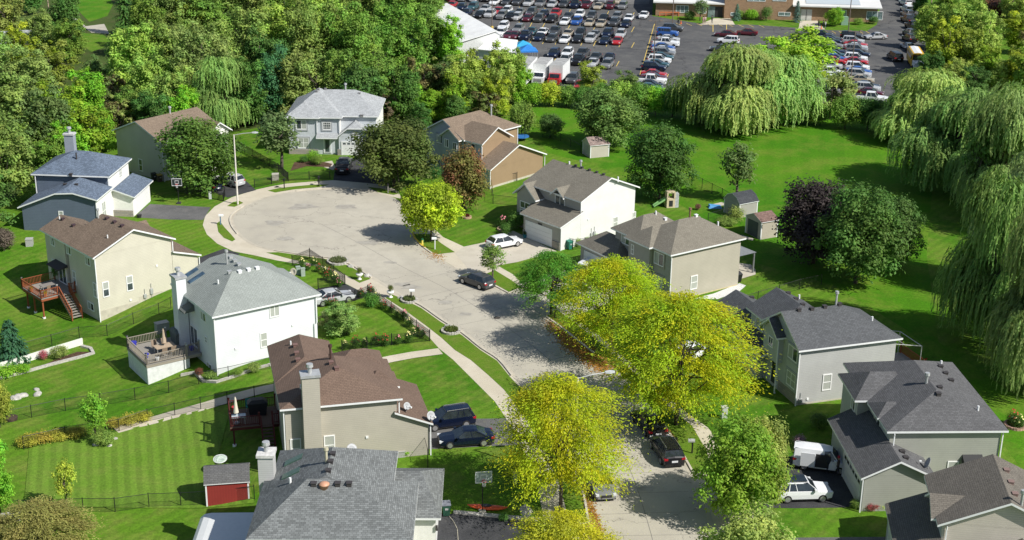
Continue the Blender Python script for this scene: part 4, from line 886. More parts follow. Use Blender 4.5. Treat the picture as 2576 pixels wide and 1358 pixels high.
PR = {
 'maple': [P_round(10, 9, 58, 17000, .18, base=.07, lr=.25, irr=.6, name='maple') for k in range(3)],
 'ball': [P_round(8, 8.4, 70, 17000, .17, base=.12, irr=.12, lr=.21, name='ball', mat=L_GOLD)],
 'turning': [P_round(9, 6.8, 40, 10500, .17, base=.08, name='turning', mat=L_RED)],
 'young': [P_round(5, 3, 22, 2000, .12, base=.2, lr=.34, name='young')],
 'shrub': [P_round(1.6, 2.0, 9, 1500, .075, base=.02, lr=.5, name='shrub'), P_round(3, 4, 16, 2800, .12, base=.03, lr=.36, name='shrub')],
 'bushy': [P_round(5, 5.5, 26, 7500, .14, base=.04, lr=.32, name='bushy') for k in range(2)],
 'wild': [P_wild(13, 10.5, 120, 15000, .225, name='wild') for k in range(3)],
 'tallwild': [P_wild(17, 12, 150, 19000, .24, name='tall') for k in range(2)],
 'browned': [P_wild(10, 8, 40, 4500, .24, L_BROWNED, 'browned')],
 'sparse': [P_wild(10, 9, 46, 4200, .22, name='sparse')],
 'golden': [P_wild(11, 9, 80, 9500, .22, L_GOLD, 'golden') for k in range(2)],
 'locust': [P_locust(11, 11, 210, 52000, .105, L_LOCUST) for k in range(2)],
 'locustgreen': [P_locust(8, 9, 130, 36000, .11, L_PLAIN)],
 'willow': [P_willow(14, 13, 3900, name='willow') for k in range(3)],
 'spruce': [P_spruce(5.5, 4.4)],
 'juniper': [P_spruce(11, 5, 'juniper')],
}
KINDN = {'maple': 'maple_tree', 'ball': 'maple_tree', 'turning': 'maple_tree', 'young': 'young_tree', 'shrub': 'shrub', 'bushy': 'bush', 'wild': 'woodland_tree', 'tallwild': 'woodland_tree', 'browned': 'woodland_tree', 'golden': 'woodland_tree', 'sparse': 'sparse_tree', 'locust': 'locust_tree', 'locustgreen': 'locust_tree', 'willow': 'willow_tree', 'spruce': 'spruce_tree', 'juniper': 'conifer_tree'}
ntree = 0
def plant(kind, base, h, w, colr, label, group=None, var=None):
    global ntree; ntree += 1
    P = PR[kind]; cm, tm, ph, pw = P[(ntree if var is None else var) % len(P)]
    small = kind in ('shrub', 'bushy')
    r = empty(KINDN[kind], base, rnd.uniform(0, 6.28), label, 'shrub' if small else 'tree', group)
    sx = w / pw; sz = h / ph; r.scale = (sx * rnd.uniform(.95, 1.05), sx * rnd.uniform(.95, 1.05), sz)
    c = obj('foliage' if small else 'crown', cm, r, tuple(max(0, x * 2.05 * rnd.uniform(.92, 1.08)) for x in colr)); obj('stem' if small else 'trunk', tm, r)
    return r
def tree(kind, u, vt, vb, wpx, colr, label, group=None, var=None):
    'tree placed by its top row, base row and crown width in the photo'
    p = gr(u, vb); s = pxm(p); z = zline(p, vt); w = wpx / s
    b = p.copy(); return plant(kind, b, max(.5, z - p.z), w, colr, label, group, var)
def ftree(kind, u, vt, h, w, colr, label, group=None):
    'woodland tree: top row in the photo, height and width in metres'
    v = vt
    for i in range(12): p = gr(u, v); v = vt + h * .92 * pxm(p)
    return plant(kind, gr(u, v), h, w, colr, label, group)
OLIVE = (.128, .182, .042); MID = (.090, .165, .026); DARK = (.050, .112, .022); LIGHT = (.165, .245, .045); YEL = (.20, .27, .022); BRIGHT = (.11, .24, .018); WIL = (.165, .235, .060); WILD_ = (.118, .185, .050); GREYG = (.078, .128, .035); BLUEG = (.040, .105, .045)
# woodland on the left and behind the houses: photo column, top row, height, width
WOODS = [
 ('back left wood', [('wild', 20, -20, 12, 10, OLIVE), ('golden', 60, 60, 10, 9, YEL), ('wild', 110, 25, 10, 8, OLIVE), ('wild', 155, -25, 12, 10, DARK), ('wild', 185, 45, 9, 8, MID), ('juniper', 318, -45, 12, 6, DARK), ('wild', 372, -10, 13, 10, MID), ('tallwild', 430, -55, 16, 11, OLIVE), ('golden', 480, -20, 13, 10, OLIVE), ('tallwild', 545, -55, 16, 12, MID), ('tallwild', 620, -70, 17, 12, OLIVE), ('tallwild', 690, -80, 16, 12, MID), ('tallwild', 765, -85, 17, 12, OLIVE), ('tallwild', 840, -80, 17, 13, LIGHT), ('tallwild', 920, -75, 16, 12, OLIVE), ('tallwild', 1000, -70, 16, 12, MID), ('wild', 1085, -60, 14, 12, MID), ('wild', 70, -70, 10, 10, DARK), ('wild', -40, -30, 12, 11, MID), ('wild', 395, -70, 10, 10, OLIVE), ('wild', 350, -80, 9, 9, OLIVE)]),
 ('middle left wood', [('wild', 20, 105, 12, 11, OLIVE), ('wild', 90, 130, 12, 11, OLIVE), ('golden', 150, 105, 10, 9, OLIVE), ('sparse', 235, 130, 8, 7, GREYG), ('browned', 285, 165, 8, 6, GREYG), ('wild', 335, 62, 14, 11, LIGHT), ('wild', 390, 115, 12, 9, LIGHT), ('wild', 445, 165, 10, 8, LIGHT), ('tallwild', 470, 40, 15, 11, OLIVE), ('tallwild', 520, 60, 16, 11, WILD_), ('tallwild', 600, 20, 17, 12, OLIVE), ('wild', 665, 70, 14, 10, DARK), ('tallwild', 735, -20, 18, 13, LIGHT), ('tallwild', 805, 0, 18, 12, OLIVE), ('tallwild', 880, 20, 17, 12, MID), ('wild', 945, 55, 13, 10, MID), ('tallwild', 1010, 0, 16, 11, MID), ('wild', 1085, 10, 13, 11, MID), ('wild', 1130, 45, 11, 8, BRIGHT), ('wild', -40, 60, 13, 12, OLIVE), ('wild', 215, 175, 9, 8, BRIGHT)]),
 ('front left wood', [('wild', -30, 190, 14, 12, OLIVE), ('wild', 45, 195, 14, 12, OLIVE), ('wild', 105, 215, 13, 10, GREYG), ('wild', 12, 300, 12, 10, OLIVE), ('wild', 78, 285, 9, 7, MID), ('golden', 175, 205, 11, 9, BRIGHT), ('golden', 235, 250, 10, 9, BRIGHT), ('wild', 185, 300, 8, 7, BRIGHT), ('browned', 305, 225, 9, 8, OLIVE), ('wild', 355, 210, 9, 8, MID), ('wild', 400, 225, 9, 8, DARK), ('wild', 455, 215, 9, 7, BRIGHT), ('wild', -25, 395, 10, 9, DARK), ('wild', 270, 270, 7, 6, BRIGHT), ('wild', 130, 330, 7, 7, MID)]),
 ('wood behind stucco house', [('wild', 640, 140, 12, 9, DARK), ('wild', 690, 120, 13, 9, BLUEG), ('wild', 665, 190, 8, 7, BLUEG), ('wild', 745, 120, 13, 10, OLIVE), ('wild', 800, 140, 12, 9, OLIVE), ('wild', 860, 120, 13, 10, MID), ('wild', 915, 150, 12, 9, DARK), ('wild', 960, 130, 12, 9, MID), ('browned', 980, 215, 7, 6, (.11, .09, .06)), ('wild', 1005, 170, 10, 8, DARK), ('browned', 1070, 130, 10, 9, OLIVE), ('wild', 1115, 140, 9, 8, GREYG), ('wild', 1040, 205, 7, 6, BRIGHT), ('wild', 1090, 220, 6, 6, BRIGHT), ('golden', 1140, 190, 8, 7, BRIGHT), ('wild', 1170, 140, 10, 8, LIGHT), ('golden', 1215, 130, 10, 8, LIGHT), ('wild', 1260, 160, 8, 6, LIGHT), ('golden', 1250, 195, 7, 6, YEL), ('wild', 1190, 205, 6, 6, MID), ('wild', 1285, 120, 9, 6, MID), ('wild', 1258, 108, 11, 9, LIGHT), ('wild', 1300, 168, 7, 6, BRIGHT), ('browned', 1225, 215, 6, 6, GREYG), ('wild', 1150, 235, 6, 5, DARK), ('wild', 735, 205, 7, 7, DARK), ('wild', 1000, 240, 5, 5, MID), ('wild', 1060, 255, 5, 5, DARK), ('wild', 610, 215, 6, 6, DARK)]),
 ('upper right thicket', [('wild', 2330, 10, 10, 9, LIGHT), ('golden', 2375, 45, 12, 10, YEL), ('wild', 2430, -5, 12, 10, LIGHT), ('golden', 2420, 70, 10, 9, LIGHT), ('wild', 2480, 20, 11, 9, LIGHT), ('turning', 2500, -5, 8, 8, (.07, .04, .035)), ('wild', 2540, -25, 11, 10, LIGHT), ('golden', 2560, 30, 9, 9, YEL), ('browned', 2580, 70, 9, 9, LIGHT), ('wild', 2340, 125, 6, 6, DARK), ('wild', 2390, 145, 6, 6, LIGHT), ('golden', 2470, 115, 8, 8, BRIGHT), ('golden', 2540, 130, 7, 7, YEL), ('wild', 2500, 150, 6, 6, LIGHT), ('golden', 2585, 120, 9, 8, LIGHT), ('wild', 2450, 165, 6, 6, DARK), ('wild', 2370, -60, 11, 9, LIGHT), ('wild', 2460, -60, 11, 9, LIGHT), ('wild', 2310, -30, 7, 6, DARK), ('wild', 2580, -60, 11, 10, OLIVE), ('wild', 2640, 60, 10, 10, LIGHT)]),
]
TONE = [(OLIVE, 'olive green'), (MID, 'mid green'), (DARK, 'dark green'), (LIGHT, 'light green'), (YEL, 'yellow green'), (BRIGHT, 'bright green'), (GREYG, 'grey green'), (BLUEG, 'bluish green'), (WILD_, 'soft green')]
def tone(c): return next((n for k, n in TONE if k == c), 'brownish')
SHAPE = {'wild': 'uneven', 'tallwild': 'tall', 'browned': 'sparse browning', 'golden': 'yellow tinged', 'juniper': 'narrow conical', 'turning': 'dull red', 'sparse': 'thin'}
for zone, lst in WOODS:
    order = sorted(lst, key=lambda q: q[1]); byk = {}
    for q in order:
        k, u, vt, h_, w_, c = q; nm = SHAPE[k] + ' ' + tone(c) + ' tree'; byk.setdefault(nm, []).append(q)
    for nm, qs in byk.items():
        for i, (k, u, vt, h_, w_, c) in enumerate(qs):
            ftree(k, u, vt, h_, w_, c, nm + (', ' + ORD[i] + ' from left' if len(qs) > 1 else '') + ' in the ' + zone, 'trees in the ' + zone)
# single trees
tree('willow', 563, 130, 325, 150, WILD_, 'drooping willow at the edge of the wood between two left houses', var=0)
tree('ball', 1084, 453, 607, 170, (.24, .33, .018), 'round yellow green maple at the mouth of the cul-de-sac')
tree('maple', 505, 296, 480, 205, (.055, .102, .018), 'round dark green maple in front of the pale tan gable house')
tree('maple', 990, 298, 470, 212, (.056, .080, .020), 'broad dusky green maple beside the black driveway of the grey stucco house')
tree('young', 708, 272, 425, 118, (.085, .115, .045), 'grey green ornamental tree left of the grey stucco house')
tree('turning', 1168, 366, 530, 128, (.11, .115, .03), 'maple turning red in front of the brown sided house')
tree('bushy', 1310, 252, 345, 78, MID, 'green tree behind the brown sided house roof')
tree('bushy', 1384, 284, 346, 76, (.05, .095, .025), 'small dark tree on the lawn beside the chain-link fence')
tree('maple', 1524, 222, 372, 180, GREYG, 'large grey green tree above the small pale shed')
tree('maple', 1657, 312, 500, 182, (.038, .085, .016), 'dense dark green round tree behind the off-white gabled house')
tree('young', 1852, 350, 505, 105, (.075, .12, .03), 'loose narrow tree on the lawn above the grey barn shed')
tree('maple', 2046, 455, 662, 212, (.032, .024, .022), 'purple leaved maple right of the tan shed', var=0)
tree('maple', 2150, 468, 712, 225, (.055, .112, .020), 'green maple between the purple maple and the willows', var=1)
tree('maple', 2248, 495, 670, 130, (.05, .095, .02), 'darker green maple on the right of the three clustered maples', var=0)
tree('golden', 1490, 155, 245, 110, LIGHT, 'thin light green ash at the parking lot edge')
tree('wild', 1575, 172, 282, 95, GREYG, 'grey green tree between the ash and the hedge')
tree('wild', 1988, 56, 215, 250, (.17, .27, .025), 'yellow green broad tree in the middle of the parking lot edge')
tree('willow', 1838, 86, 318, 245, WIL, 'big pale weeping willow beside the parking lot', var=1)
tree('willow', 1945, 108, 308, 215, (.15, .24, .055), 'second weeping willow merging with the big pale one on its right', var=2)
tree('sparse', 2085, 145, 300, 165, (.13, .18, .05), 'sparse willow with bare lower twigs beside the parked cars', var=0)
tree('willow', 2310, 165, 350, 235, WIL, 'weeping willow at the lot corner near the school bus', var=0)
tree('willow', 2395, 190, 475, 265, WILD_, 'willow at the right edge above the lawn', var=1)
tree('willow', 2520, 200, 560, 260, WILD_, 'tall willow filling the upper right edge', var=0)
tree('willow', 2500, 390, 870, 235, (.125, .19, .05), 'tall willow with long hanging strands at the lower right', var=1)
tree('willow', 2600, 480, 980, 260, WILD_, 'willow cropped by the right edge of the view', var=0)
tree('willow', 2560, 340, 740, 240, (.13, .18, .065), 'willow standing between the tall right edge willows', var=1)
tree('locust', 1410, 940, 1285, 335, (.18, .285, .009), 'yellow honey locust over the driveway with two navy cars', var=0)
tree('locust', 1700, 735, 1068, 375, (.145, .265, .009), 'largest honey locust, yellow green, over the black parked cars', var=1)
tree('locust', 1535, 638, 900, 250, (.18, .285, .009), 'yellow honey locust in front of the taupe roofed house', var=1)
tree('locustgreen', 1385, 628, 790, 170, (.055, .155, .015), 'green honey locust by the dark hatchback, not yet turned', var=0)
tree('locust', 1405, 1290, 1620, 330, (.19, .25, .02), 'honey locust cropped by the bottom edge', var=1)
tree('maple', 1848, 1056, 1312, 230, (.105, .195, .018), 'bright green maple at the right kerb near the white cars', var=1)
tree('maple', 1900, 1045, 1270, 160, (.17, .23, .05), 'pale green tree just behind the bright green kerb maple', var=0)
tree('maple', 1860, 1283, 1560, 240, (.17, .23, .05), 'pale green maple cropped by the bottom edge', var=0)
tree('young', 1238, 612, 702, 72, (.10, .16, .03), 'young sapling behind the dark grey hatchback')
tree('young', 243, 982, 1115, 78, (.10, .22, .02), 'bright sapling beside the vine row in the left yard')
tree('young', 170, 1150, 1288, 62, (.20, .24, .03), 'thin yellowing sapling in the striped lawn')
tree('spruce', 32, 803, 908, 100, (.028, .075, .040), 'blue green spruce by the white garden wall')
tree('wild', 2, 1075, 1300, 140, (.085, .21, .018), 'bright green tree at the left edge of the striped lawn')
tree('locustgreen', 105, 1268, 1430, 260, (.15, .165, .04), 'olive bush in the lower left corner')
tree('bushy', 0, 955, 1075, 70, (.16, .20, .03), 'yellowish bush at the left edge above the vine row')
tree('bushy', 12, 573, 630, 55, (.09, .075, .06), 'brownish purple bush at the left edge')
tree('young', 2440, 250, 560, 90, DARK, 'dark slim tree under the right edge willows')
# hedge along the lot
for i, (u, vt, vb, wd, c) in enumerate([(1340, 205, 268, 66, BRIGHT), (1380, 202, 268, 70, YEL), (1425, 212, 268, 66, MID), (1468, 214, 272, 66, DARK), (1512, 205, 278, 66, MID), (1560, 195, 284, 76, LIGHT), (1605, 205, 288, 80, MID), (1648, 212, 290, 74, BRIGHT), (1690, 214, 294, 76, DARK), (1733, 212, 296, 74, DARK), (1775, 214, 296, 70, DARK), (1945, 250, 306, 76, DARK), (2000, 252, 308, 80, DARK), (2050, 255, 314, 74, MID), (2125, 235, 324, 86, MID), (2180, 240, 326, 80, DARK), (2235, 245, 330, 80, MID)]):
    tree('bushy', u, vt, vb, wd, c, tone(c) + ' bush, ' + ORD[i] + ' from the left in the hedge below the parking lot', 'hedge bushes below the parking lot')
# shrubs round the houses
for u, vt, vb, wd, c, lb in [(788, 378, 405, 40, BRIGHT, 'lime green shrub by the grey stucco house door'), (797, 390, 414, 36, MID, 'clipped round shrub below the lime green shrub'), (1095, 420, 447, 46, (.03, .09, .02), 'mushroom clipped shrub beside the turning maple'), (765, 392, 408, 26, DARK, 'low dark shrub under the stucco house window'),
        (1275, 560, 590, 34, DARK, 'dark shrub beside the flower planter of the gabled house'), (1300, 530, 575, 50, DARK, 'large dark shrub against the gabled house front'), (1475, 595, 612, 22, MID, 'small shrub along the off-white wall'), (1500, 588, 610, 20, BRIGHT, 'leafy shrub along the off-white wall, nearest the middle'), (1455, 600, 620, 18, LIGHT, 'pale shrub next to the green bin'), (1755, 512, 528, 18, (.12, .07, .05), 'round reddish bush on the lawn right of the play tower'),
        (1850, 520, 560, 50, OLIVE, 'sprawling vine bush by the grey barn shed'), (1830, 545, 565, 60, OLIVE, 'low vine hedge below the grey barn shed'), (2010, 1095, 1120, 34, (.16, .10, .13), 'pink flowering bush in the shaded yard by the white van'), (2060, 1040, 1075, 60, DARK, 'shaded dark shrub beside the charcoal roofed house wing'), (2150, 1255, 1278, 30, OLIVE, 'grey green shrub at the garage corner'), (2190, 1262, 1282, 40, (.16, .06, .04), 'red leaved shrub at the garage corner'), (2215, 1262, 1280, 26, YEL, 'yellow shrub at the garage corner'),
        (1020, 1125, 1142, 44, BRIGHT, 'leafy plants along the tan house wall'), (945, 1118, 1140, 20, MID, 'low plant by the grey roof ridge against the tan wall'), (500, 925, 945, 26, (.12, .05, .03), 'dark red shrub by the white lattice deck'), (530, 935, 955, 34, OLIVE, 'low green plants below the white house corner'), (640, 912, 935, 40, OLIVE, 'plants in the bed along the white house wall'), (600, 925, 945, 30, MID, 'ground plants near the white house corner'),
        (262, 1085, 1118, 60, OLIVE, 'mound of garden plants round the bright sapling'), (15, 920, 945, 70, BRIGHT, 'leafy row of plants at the left edge below the white wall'), (60, 915, 938, 40, BRIGHT, 'green plants in front of the white garden wall'), (110, 880, 905, 24, (.22, .06, .07), 'red flowering plant at the end of the white garden wall'), (150, 870, 900, 50, OLIVE, 'low growth in the stone edged bed'), (1290, 1165, 1190, 50, DARK, 'dark low shrub under the yellow honey locust'), (1265, 1290, 1310, 30, DARK, 'low plants by the boulder at the driveway edge'), (1860, 25, 48, 26, MID, 'round bush by the school entrance'), (1890, 22, 50, 40, BRIGHT, 'light bush against the school wall'), (1927, 16, 52, 32, DARK, 'tall dark bush against the school wall'), (1735, 25, 50, 36, DARK, 'dark round bush behind the orange ramp'), (1680, -15, 28, 30, BRIGHT, 'clipped tall bush left of the school windows'), (1655, 18, 36, 30, DARK, 'dark box hedge left of the orange ramp'), (2158, 45, 62, 32, MID, 'round bush by the right school window'), (2195, 40, 60, 30, DARK, 'dark bush at the school corner'), (2200, 25, 45, 16, DARK, 'small bush behind the school corner hedge')]:
    tree('shrub', u, vt, vb, wd, c, lb)
tree('juniper', 2003, 0, 56, 28, (.07, .13, .10), 'blue green columnar conifer left of the school doors')
tree('juniper', 1852, 8, 52, 26, (.07, .13, .10), 'blue green conifer right of the open school entrance')
tree('maple', 2098, 18, 66, 50, BRIGHT, 'small bright tree in front of the school')
tree('young', 1760, -5, 52, 42, (.09, .14, .05), 'grey green young tree in front of the school windows')
# grape row along the path and garden beds
for i, (u, v, wd) in enumerate([(75, 1112, 70), (110, 1105, 60), (150, 1100, 60), (190, 1092, 60), (290, 1068, 50), (325, 1060, 55), (360, 1052, 50)]):
    tree('shrub', u, v - 18, v + 6, wd, (.22, .22, .03), ORD[i] + ' clump from the left in the yellowing vine row by the garden path', 'vine clumps along the garden path')
# front garden of the white house
tree('wild', 872, 752, 840, 120, (.12, .19, .05), 'large loose garden shrub inside the iron fence')
tree('sparse', 828, 770, 832, 70, (.20, .24, .10), 'pale shrub left of the large garden shrub')
tree('shrub', 935, 738, 772, 46, (.05, .12, .02), 'dark shrub at the fence corner by the driveway')
FL = {'red': (.42, .03, .03), 'pale yellow': (.75, .68, .28), 'pink': (.60, .20, .24)}
fq = {}
for nm, c in FL.items():
    q = []
    for i in range(13): d = rv(); q.append((Vector((d.x * .42, d.y * .42, .6 + abs(d.z) * .65)), (Vector((0, 0, 1)) + d).normalized(), rv(), .11, .09, rnd.random(), .5))
    fq[nm] = leaf_mesh('blossom_' + nm.replace(' ', '_'), q, plain('petal_' + nm.replace(' ', '_'), c, .7, var=.15))
def flowers(u, v, nm, label, s=1.0, c=(.06, .14, .02)):
    p = gr(u, v); r = empty('flowering_plant', p, rnd.uniform(0, 6), label, 'flowers', 'flowering plants along the iron fence'); r.scale = (s, s, s * 1.15)
    cm, tm, ph, pw = PR['shrub'][0]; k = .62; f = obj('foliage', cm, r, c); f.scale = (k, k, .62); st_ = obj('stem', tm, r); st_.scale = (k, k, .6); obj('blossom', fq[nm], r)
SEG = [('left bed beside the driveway', [(760, 672, 'pale yellow'), (775, 680, 'pink'), (790, 668, 'pale yellow'), (802, 684, 'red'), (817, 690, 'pale yellow'), (830, 696, 'red'), (820, 705, 'red'), (843, 712, 'pale yellow'), (852, 722, 'pink')]),
       ('pavement side of the iron fence', [(908, 748, 'red'), (932, 742, 'red'), (945, 760, 'pale yellow'), (965, 778, 'red'), (985, 786, 'pink'), (1000, 798, 'pale yellow'), (1015, 806, 'pink'), (1030, 822, 'pale yellow'), (1048, 838, 'pink'), (1062, 848, 'red'), (1040, 846, 'pale yellow')]),
       ('near side of the iron fence', [(868, 878, 'pale yellow'), (895, 876, 'red'), (918, 873, 'pale yellow'), (945, 868, 'red'), (968, 870, 'red'), (1000, 866, 'pink'), (1028, 862, 'pale yellow')]),
       ('bed by the white sedan', [(815, 768, 'pink'), (828, 770, 'red'), (842, 768, 'pink')])]
for nm, l in SEG:
    cnt = {}
    for u, v, k in l:
        cnt[k] = cnt.get(k, 0) + 1; flowers(u, v, k, '%s flowers, %s such from left, %s' % (k, ORD[cnt[k] - 1], nm), rnd.uniform(.65, 1.0))
flowers(1265, 572, 'pink', 'pink flowered plant in the stone planter before the gabled house', 1.2)
flowers(2545, 1070, 'red', 'red flowers in the stone edged island bed at the right edge', 1.1); flowers(2560, 1078, 'pale yellow', 'yellow flowers in the stone edged island bed at the right edge', 1.0)
# ------------------------------------------------------------ vehicles
M_PAINT = paintmat(); M_CGLASS = glassmat('car_glass', (.018, .024, .028), .05); M_TYRE = plain('tyre_rubber', (.02, .02, .02), .9); M_RIM = plain('alloy_rim', (.5, .5, .51), .35, .7)
M_BLACKP = plain('black_plastic', (.025, .025, .027), .6); M_LAMP = plain('headlight_lens', (.6, .62, .64), .15, var=.1); M_TAIL = plain('taillight_lens', (.35, .015, .02), .2); M_PLATE = plain('number_plate', (.65, .66, .68), .5); M_CHROME = plain('chrome_strip', (.6, .6, .6), .2, .8)
# length, width, height, belt, hood, tail height, cabin base front/rear, roof front/rear
CT = {'sedan': (4.75, 1.82, 1.44, .92, .84, .96, 1.05, -1.85, .15, -.85), 'suv': (4.6, 1.88, 1.66, 1.04, .98, 1.06, 1.05, -2.2, .25, -1.8), 'hatch': (4.35, 1.78, 1.50, .95, .88, 1.0, 1.0, -2.05, .2, -1.45),
      'pickup': (5.6, 1.98, 1.82, 1.12, 1.10, 1.12, 1.05, -.95, .5, -.75), 'minivan': (5.0, 1.95, 1.76, 1.05, .98, 1.06, 1.35, -2.42, .7, -2.2), 'boxy': (4.5, 1.86, 1.82, 1.15, 1.12, 1.15, .7, -2.1, .45, -2.05), 'cargo': (4.7, 1.83, 1.88, 1.12, 1.02, 1.12, 1.3, -2.3, .65, -2.25)}
def car_meshes(kind):
    L, W, H, zb, zh, zt, cf, cb, rf, rb = CT[kind]; h = L / 2; w_ = W / 2; body = MB()
    def ring(x, z, wd, z0): 
        return [(x, -wd * .86, z0), (x, -wd, z0 + .12), (x, -wd, (z0 + z) * .55), (x, -wd * .965, z - .07), (x, -wd * .80, z), (x, 0, z + .025), (x, wd * .80, z), (x, wd * .965, z - .07), (x, wd, (z0 + z) * .55), (x, wd, z0 + .12), (x, wd * .86, z0)]
    st = [(h, zh - .30, w_ * .74, .30), (h - .10, zh - .17, w_ * .90, .24), (h - .45, zh - .06, w_ * .985, .22), (cf + .15, zh + .01, w_, .22), (cf - .25, zb, w_, .22), (0, zb, w_, .22), (cb + .5, zb + .02, w_, .22), (cb, zt, w_ * .99, .22), (-h + .28, zt - .01, w_ * .96, .25), (-h + .06, zt - .08, w_ * .9, .28), (-h, zt - .26, w_ * .82, .34)]
    if cb < -h + .3: st = st[:7] + [(-h + .34, zt, w_ * .98, .24), (-h + .12, zt - .02, w_ * .95, .26), (-h + .02, zt - .12, w_ * .90, .28), (-h, zt - .3, w_ * .85, .34)]
    body.rings([ring(*q) for q in st])
    wr, wb = w_ * .70, w_ * .93
    # roof panel and pillars in paint
    nr = 5
    rr = []
    for i in range(nr):
        x = rf + .1 + (rb - .1 - rf - .1) * i / (nr - 1); e = .05 if i in (0, nr - 1) else 0; z = H - e
        rr.append([(x, -wr, z - .10), (x, -wr * .96, z - .04), (x, -wr * .6, z), (x, wr * .6, z), (x, wr * .96, z - .04), (x, wr, z - .10), (x, 0, z - .12)])
    body.rings(rr)
    def pil(x0, x1, t_=.05, wid=.09):
        for sg in (-1, 1):
            a = Vector((x0, sg * wb, zb - .03)); b = Vector((x1, sg * wr, H - .08))
            body.prism([a + Vector((wid, 0, 0)), a - Vector((wid, 0, 0)), b - Vector((wid * .7, 0, 0)), b + Vector((wid * .7, 0, 0))], (0, sg * .018, .005))
    pil(cf - .02, rf + .05, wid=.045); pil(cb + .1, rb + .02, wid=.09 if kind != 'sedan' else .13); pil((cf + cb) / 2 - .05, (rf + rb) / 2, wid=.028)
    if kind in ('suv', 'minivan', 'boxy'): pil((cf + 2.6 * cb) / 3.6, (rf + 2.4 * rb) / 3.4, wid=.035)
    if kind == 'cargo':
        for sg in (-1, 1): body.prism([(.2, sg * wb * 1.0, zb - .05), (cb + .05, sg * wb, zb - .05), (rb, sg * wr, H - .05), (.1, sg * wr, H - .05)], (0, sg * .03, .01))
    bm = body.mesh(kind + '_body', M_PAINT)
    g = MB(); r0 = [(cf, -wb, zb - .04), (cf, wb, zb - .04), (cb, wb, zb - .02), (cb, -wb, zb - .02)]; r1 = [(rf, -wr * .97, H - .06), (rf, wr * .97, H - .06), (rb, wr * .97, H - .06), (rb, -wr * .97, H - .06)]
    g.rings([r0, r1]); gm = g.mesh(kind + '_windows', M_CGLASS)
    tr = MB()
    tr.box(-h * .97, h * .95, -w_ * .9, w_ * .9, .17, .3)
    trim = tr.mesh(kind + '_sill', M_BLACKP)
    hl = []
    for sg in (-1, 1):
        m_ = MB(); m_.box(h - .42, h - .03, sg * w_ * .62, sg * w_ * .9, zh - .30, zh - .14) if sg > 0 else m_.box(h - .42, h - .03, -w_ * .9, -w_ * .62, zh - .30, zh - .14); hl.append(m_.mesh(kind + '_headlight', M_LAMP))
    tl = []
    for sg in (-1, 1):
        m_ = MB(); y0, y1 = sorted((sg * w_ * .62, sg * w_ * .955)); m_.box(-h - .005, -h + .3, y0, y1, zt - .3, zt - .12); tl.append(m_.mesh(kind + '_taillight', M_TAIL))
    p = MB(); p.box(-h - .025, -h + .05, -.26, .26, zt - .5, zt - .34); pm = p.mesh(kind + '_plate', M_PLATE)
    b = MB()
    if kind == 'pickup': b.box(-h + .12, cb - .08, -w_ * .82, w_ * .82, zt - .0, zt + .03)
    bed = b.mesh('pickup_bed', M_BLACKP) if kind == 'pickup' else None
    rails = MB(); rails.tube([(rf, -wr * .9, H - .02), (rb + .1, -wr * .9, H + .03)], .03); rails.tube([(rf, wr * .9, H - .02), (rb + .1, wr * .9, H + .03)], .03)
    rl = rails.mesh(kind + '_rails', M_CHROME)
    mi = MB()
    for sg in (-1, 1): y0, y1 = sorted((sg * (w_ - .02), sg * (w_ + .2))); mi.box(cf - .35, cf - .15, y0, y1, zb, zb + .15)
    mr_ = mi.mesh(kind + '_mirror', M_PAINT)
    gr_ = MB(); gr_.box(h - .06, h + .012, -w_ * .5, w_ * .5, .42, zh - .22); gm2 = gr_.mesh(kind + '_grille', M_BLACKP)
    return dict(body=bm, glass=gm, sill=trim, hl=hl, tl=tl, plate=pm, bed=bed, rails=rl, mirror=mr_, grille=gm2, dims=CT[kind])
def wheel_meshes(r=.34):
    a = MB(); a.cyl((0, -.11, 0), (0, .11, 0), r, n=16); b = MB(); b.cyl((0, -.125, 0), (0, .125, 0), r * .66, n=12); c = MB()
    return a.mesh('tyre', M_TYRE), b.mesh('rim', M_RIM)
TY, RM = wheel_meshes(); CARM = {k: car_meshes(k) for k in CT}
WHITE, SILVER, GREY, DGREY, BLACK, NAVY, BLUE, RED, MAROON, TEAL, BEIGE = (.72, .73, .74), (.42, .43, .44), (.18, .185, .19), (.055, .058, .062), (.012, .012, .014), (.007, .013, .036), (.03, .10, .34), (.42, .025, .03), (.09, .012, .022), (.03, .085, .10), (.38, .33, .25)
CNAME = {WHITE: 'white', SILVER: 'silver', GREY: 'grey', DGREY: 'dark grey', BLACK: 'black', NAVY: 'navy blue', BLUE: 'bright blue', RED: 'red', MAROON: 'maroon', TEAL: 'teal', BEIGE: 'beige'}
KNAME = {'sedan': 'sedan', 'suv': 'SUV', 'hatch': 'hatchback', 'pickup': 'pickup truck', 'minivan': 'minivan', 'boxy': 'off-roader', 'cargo': 'cargo van'}
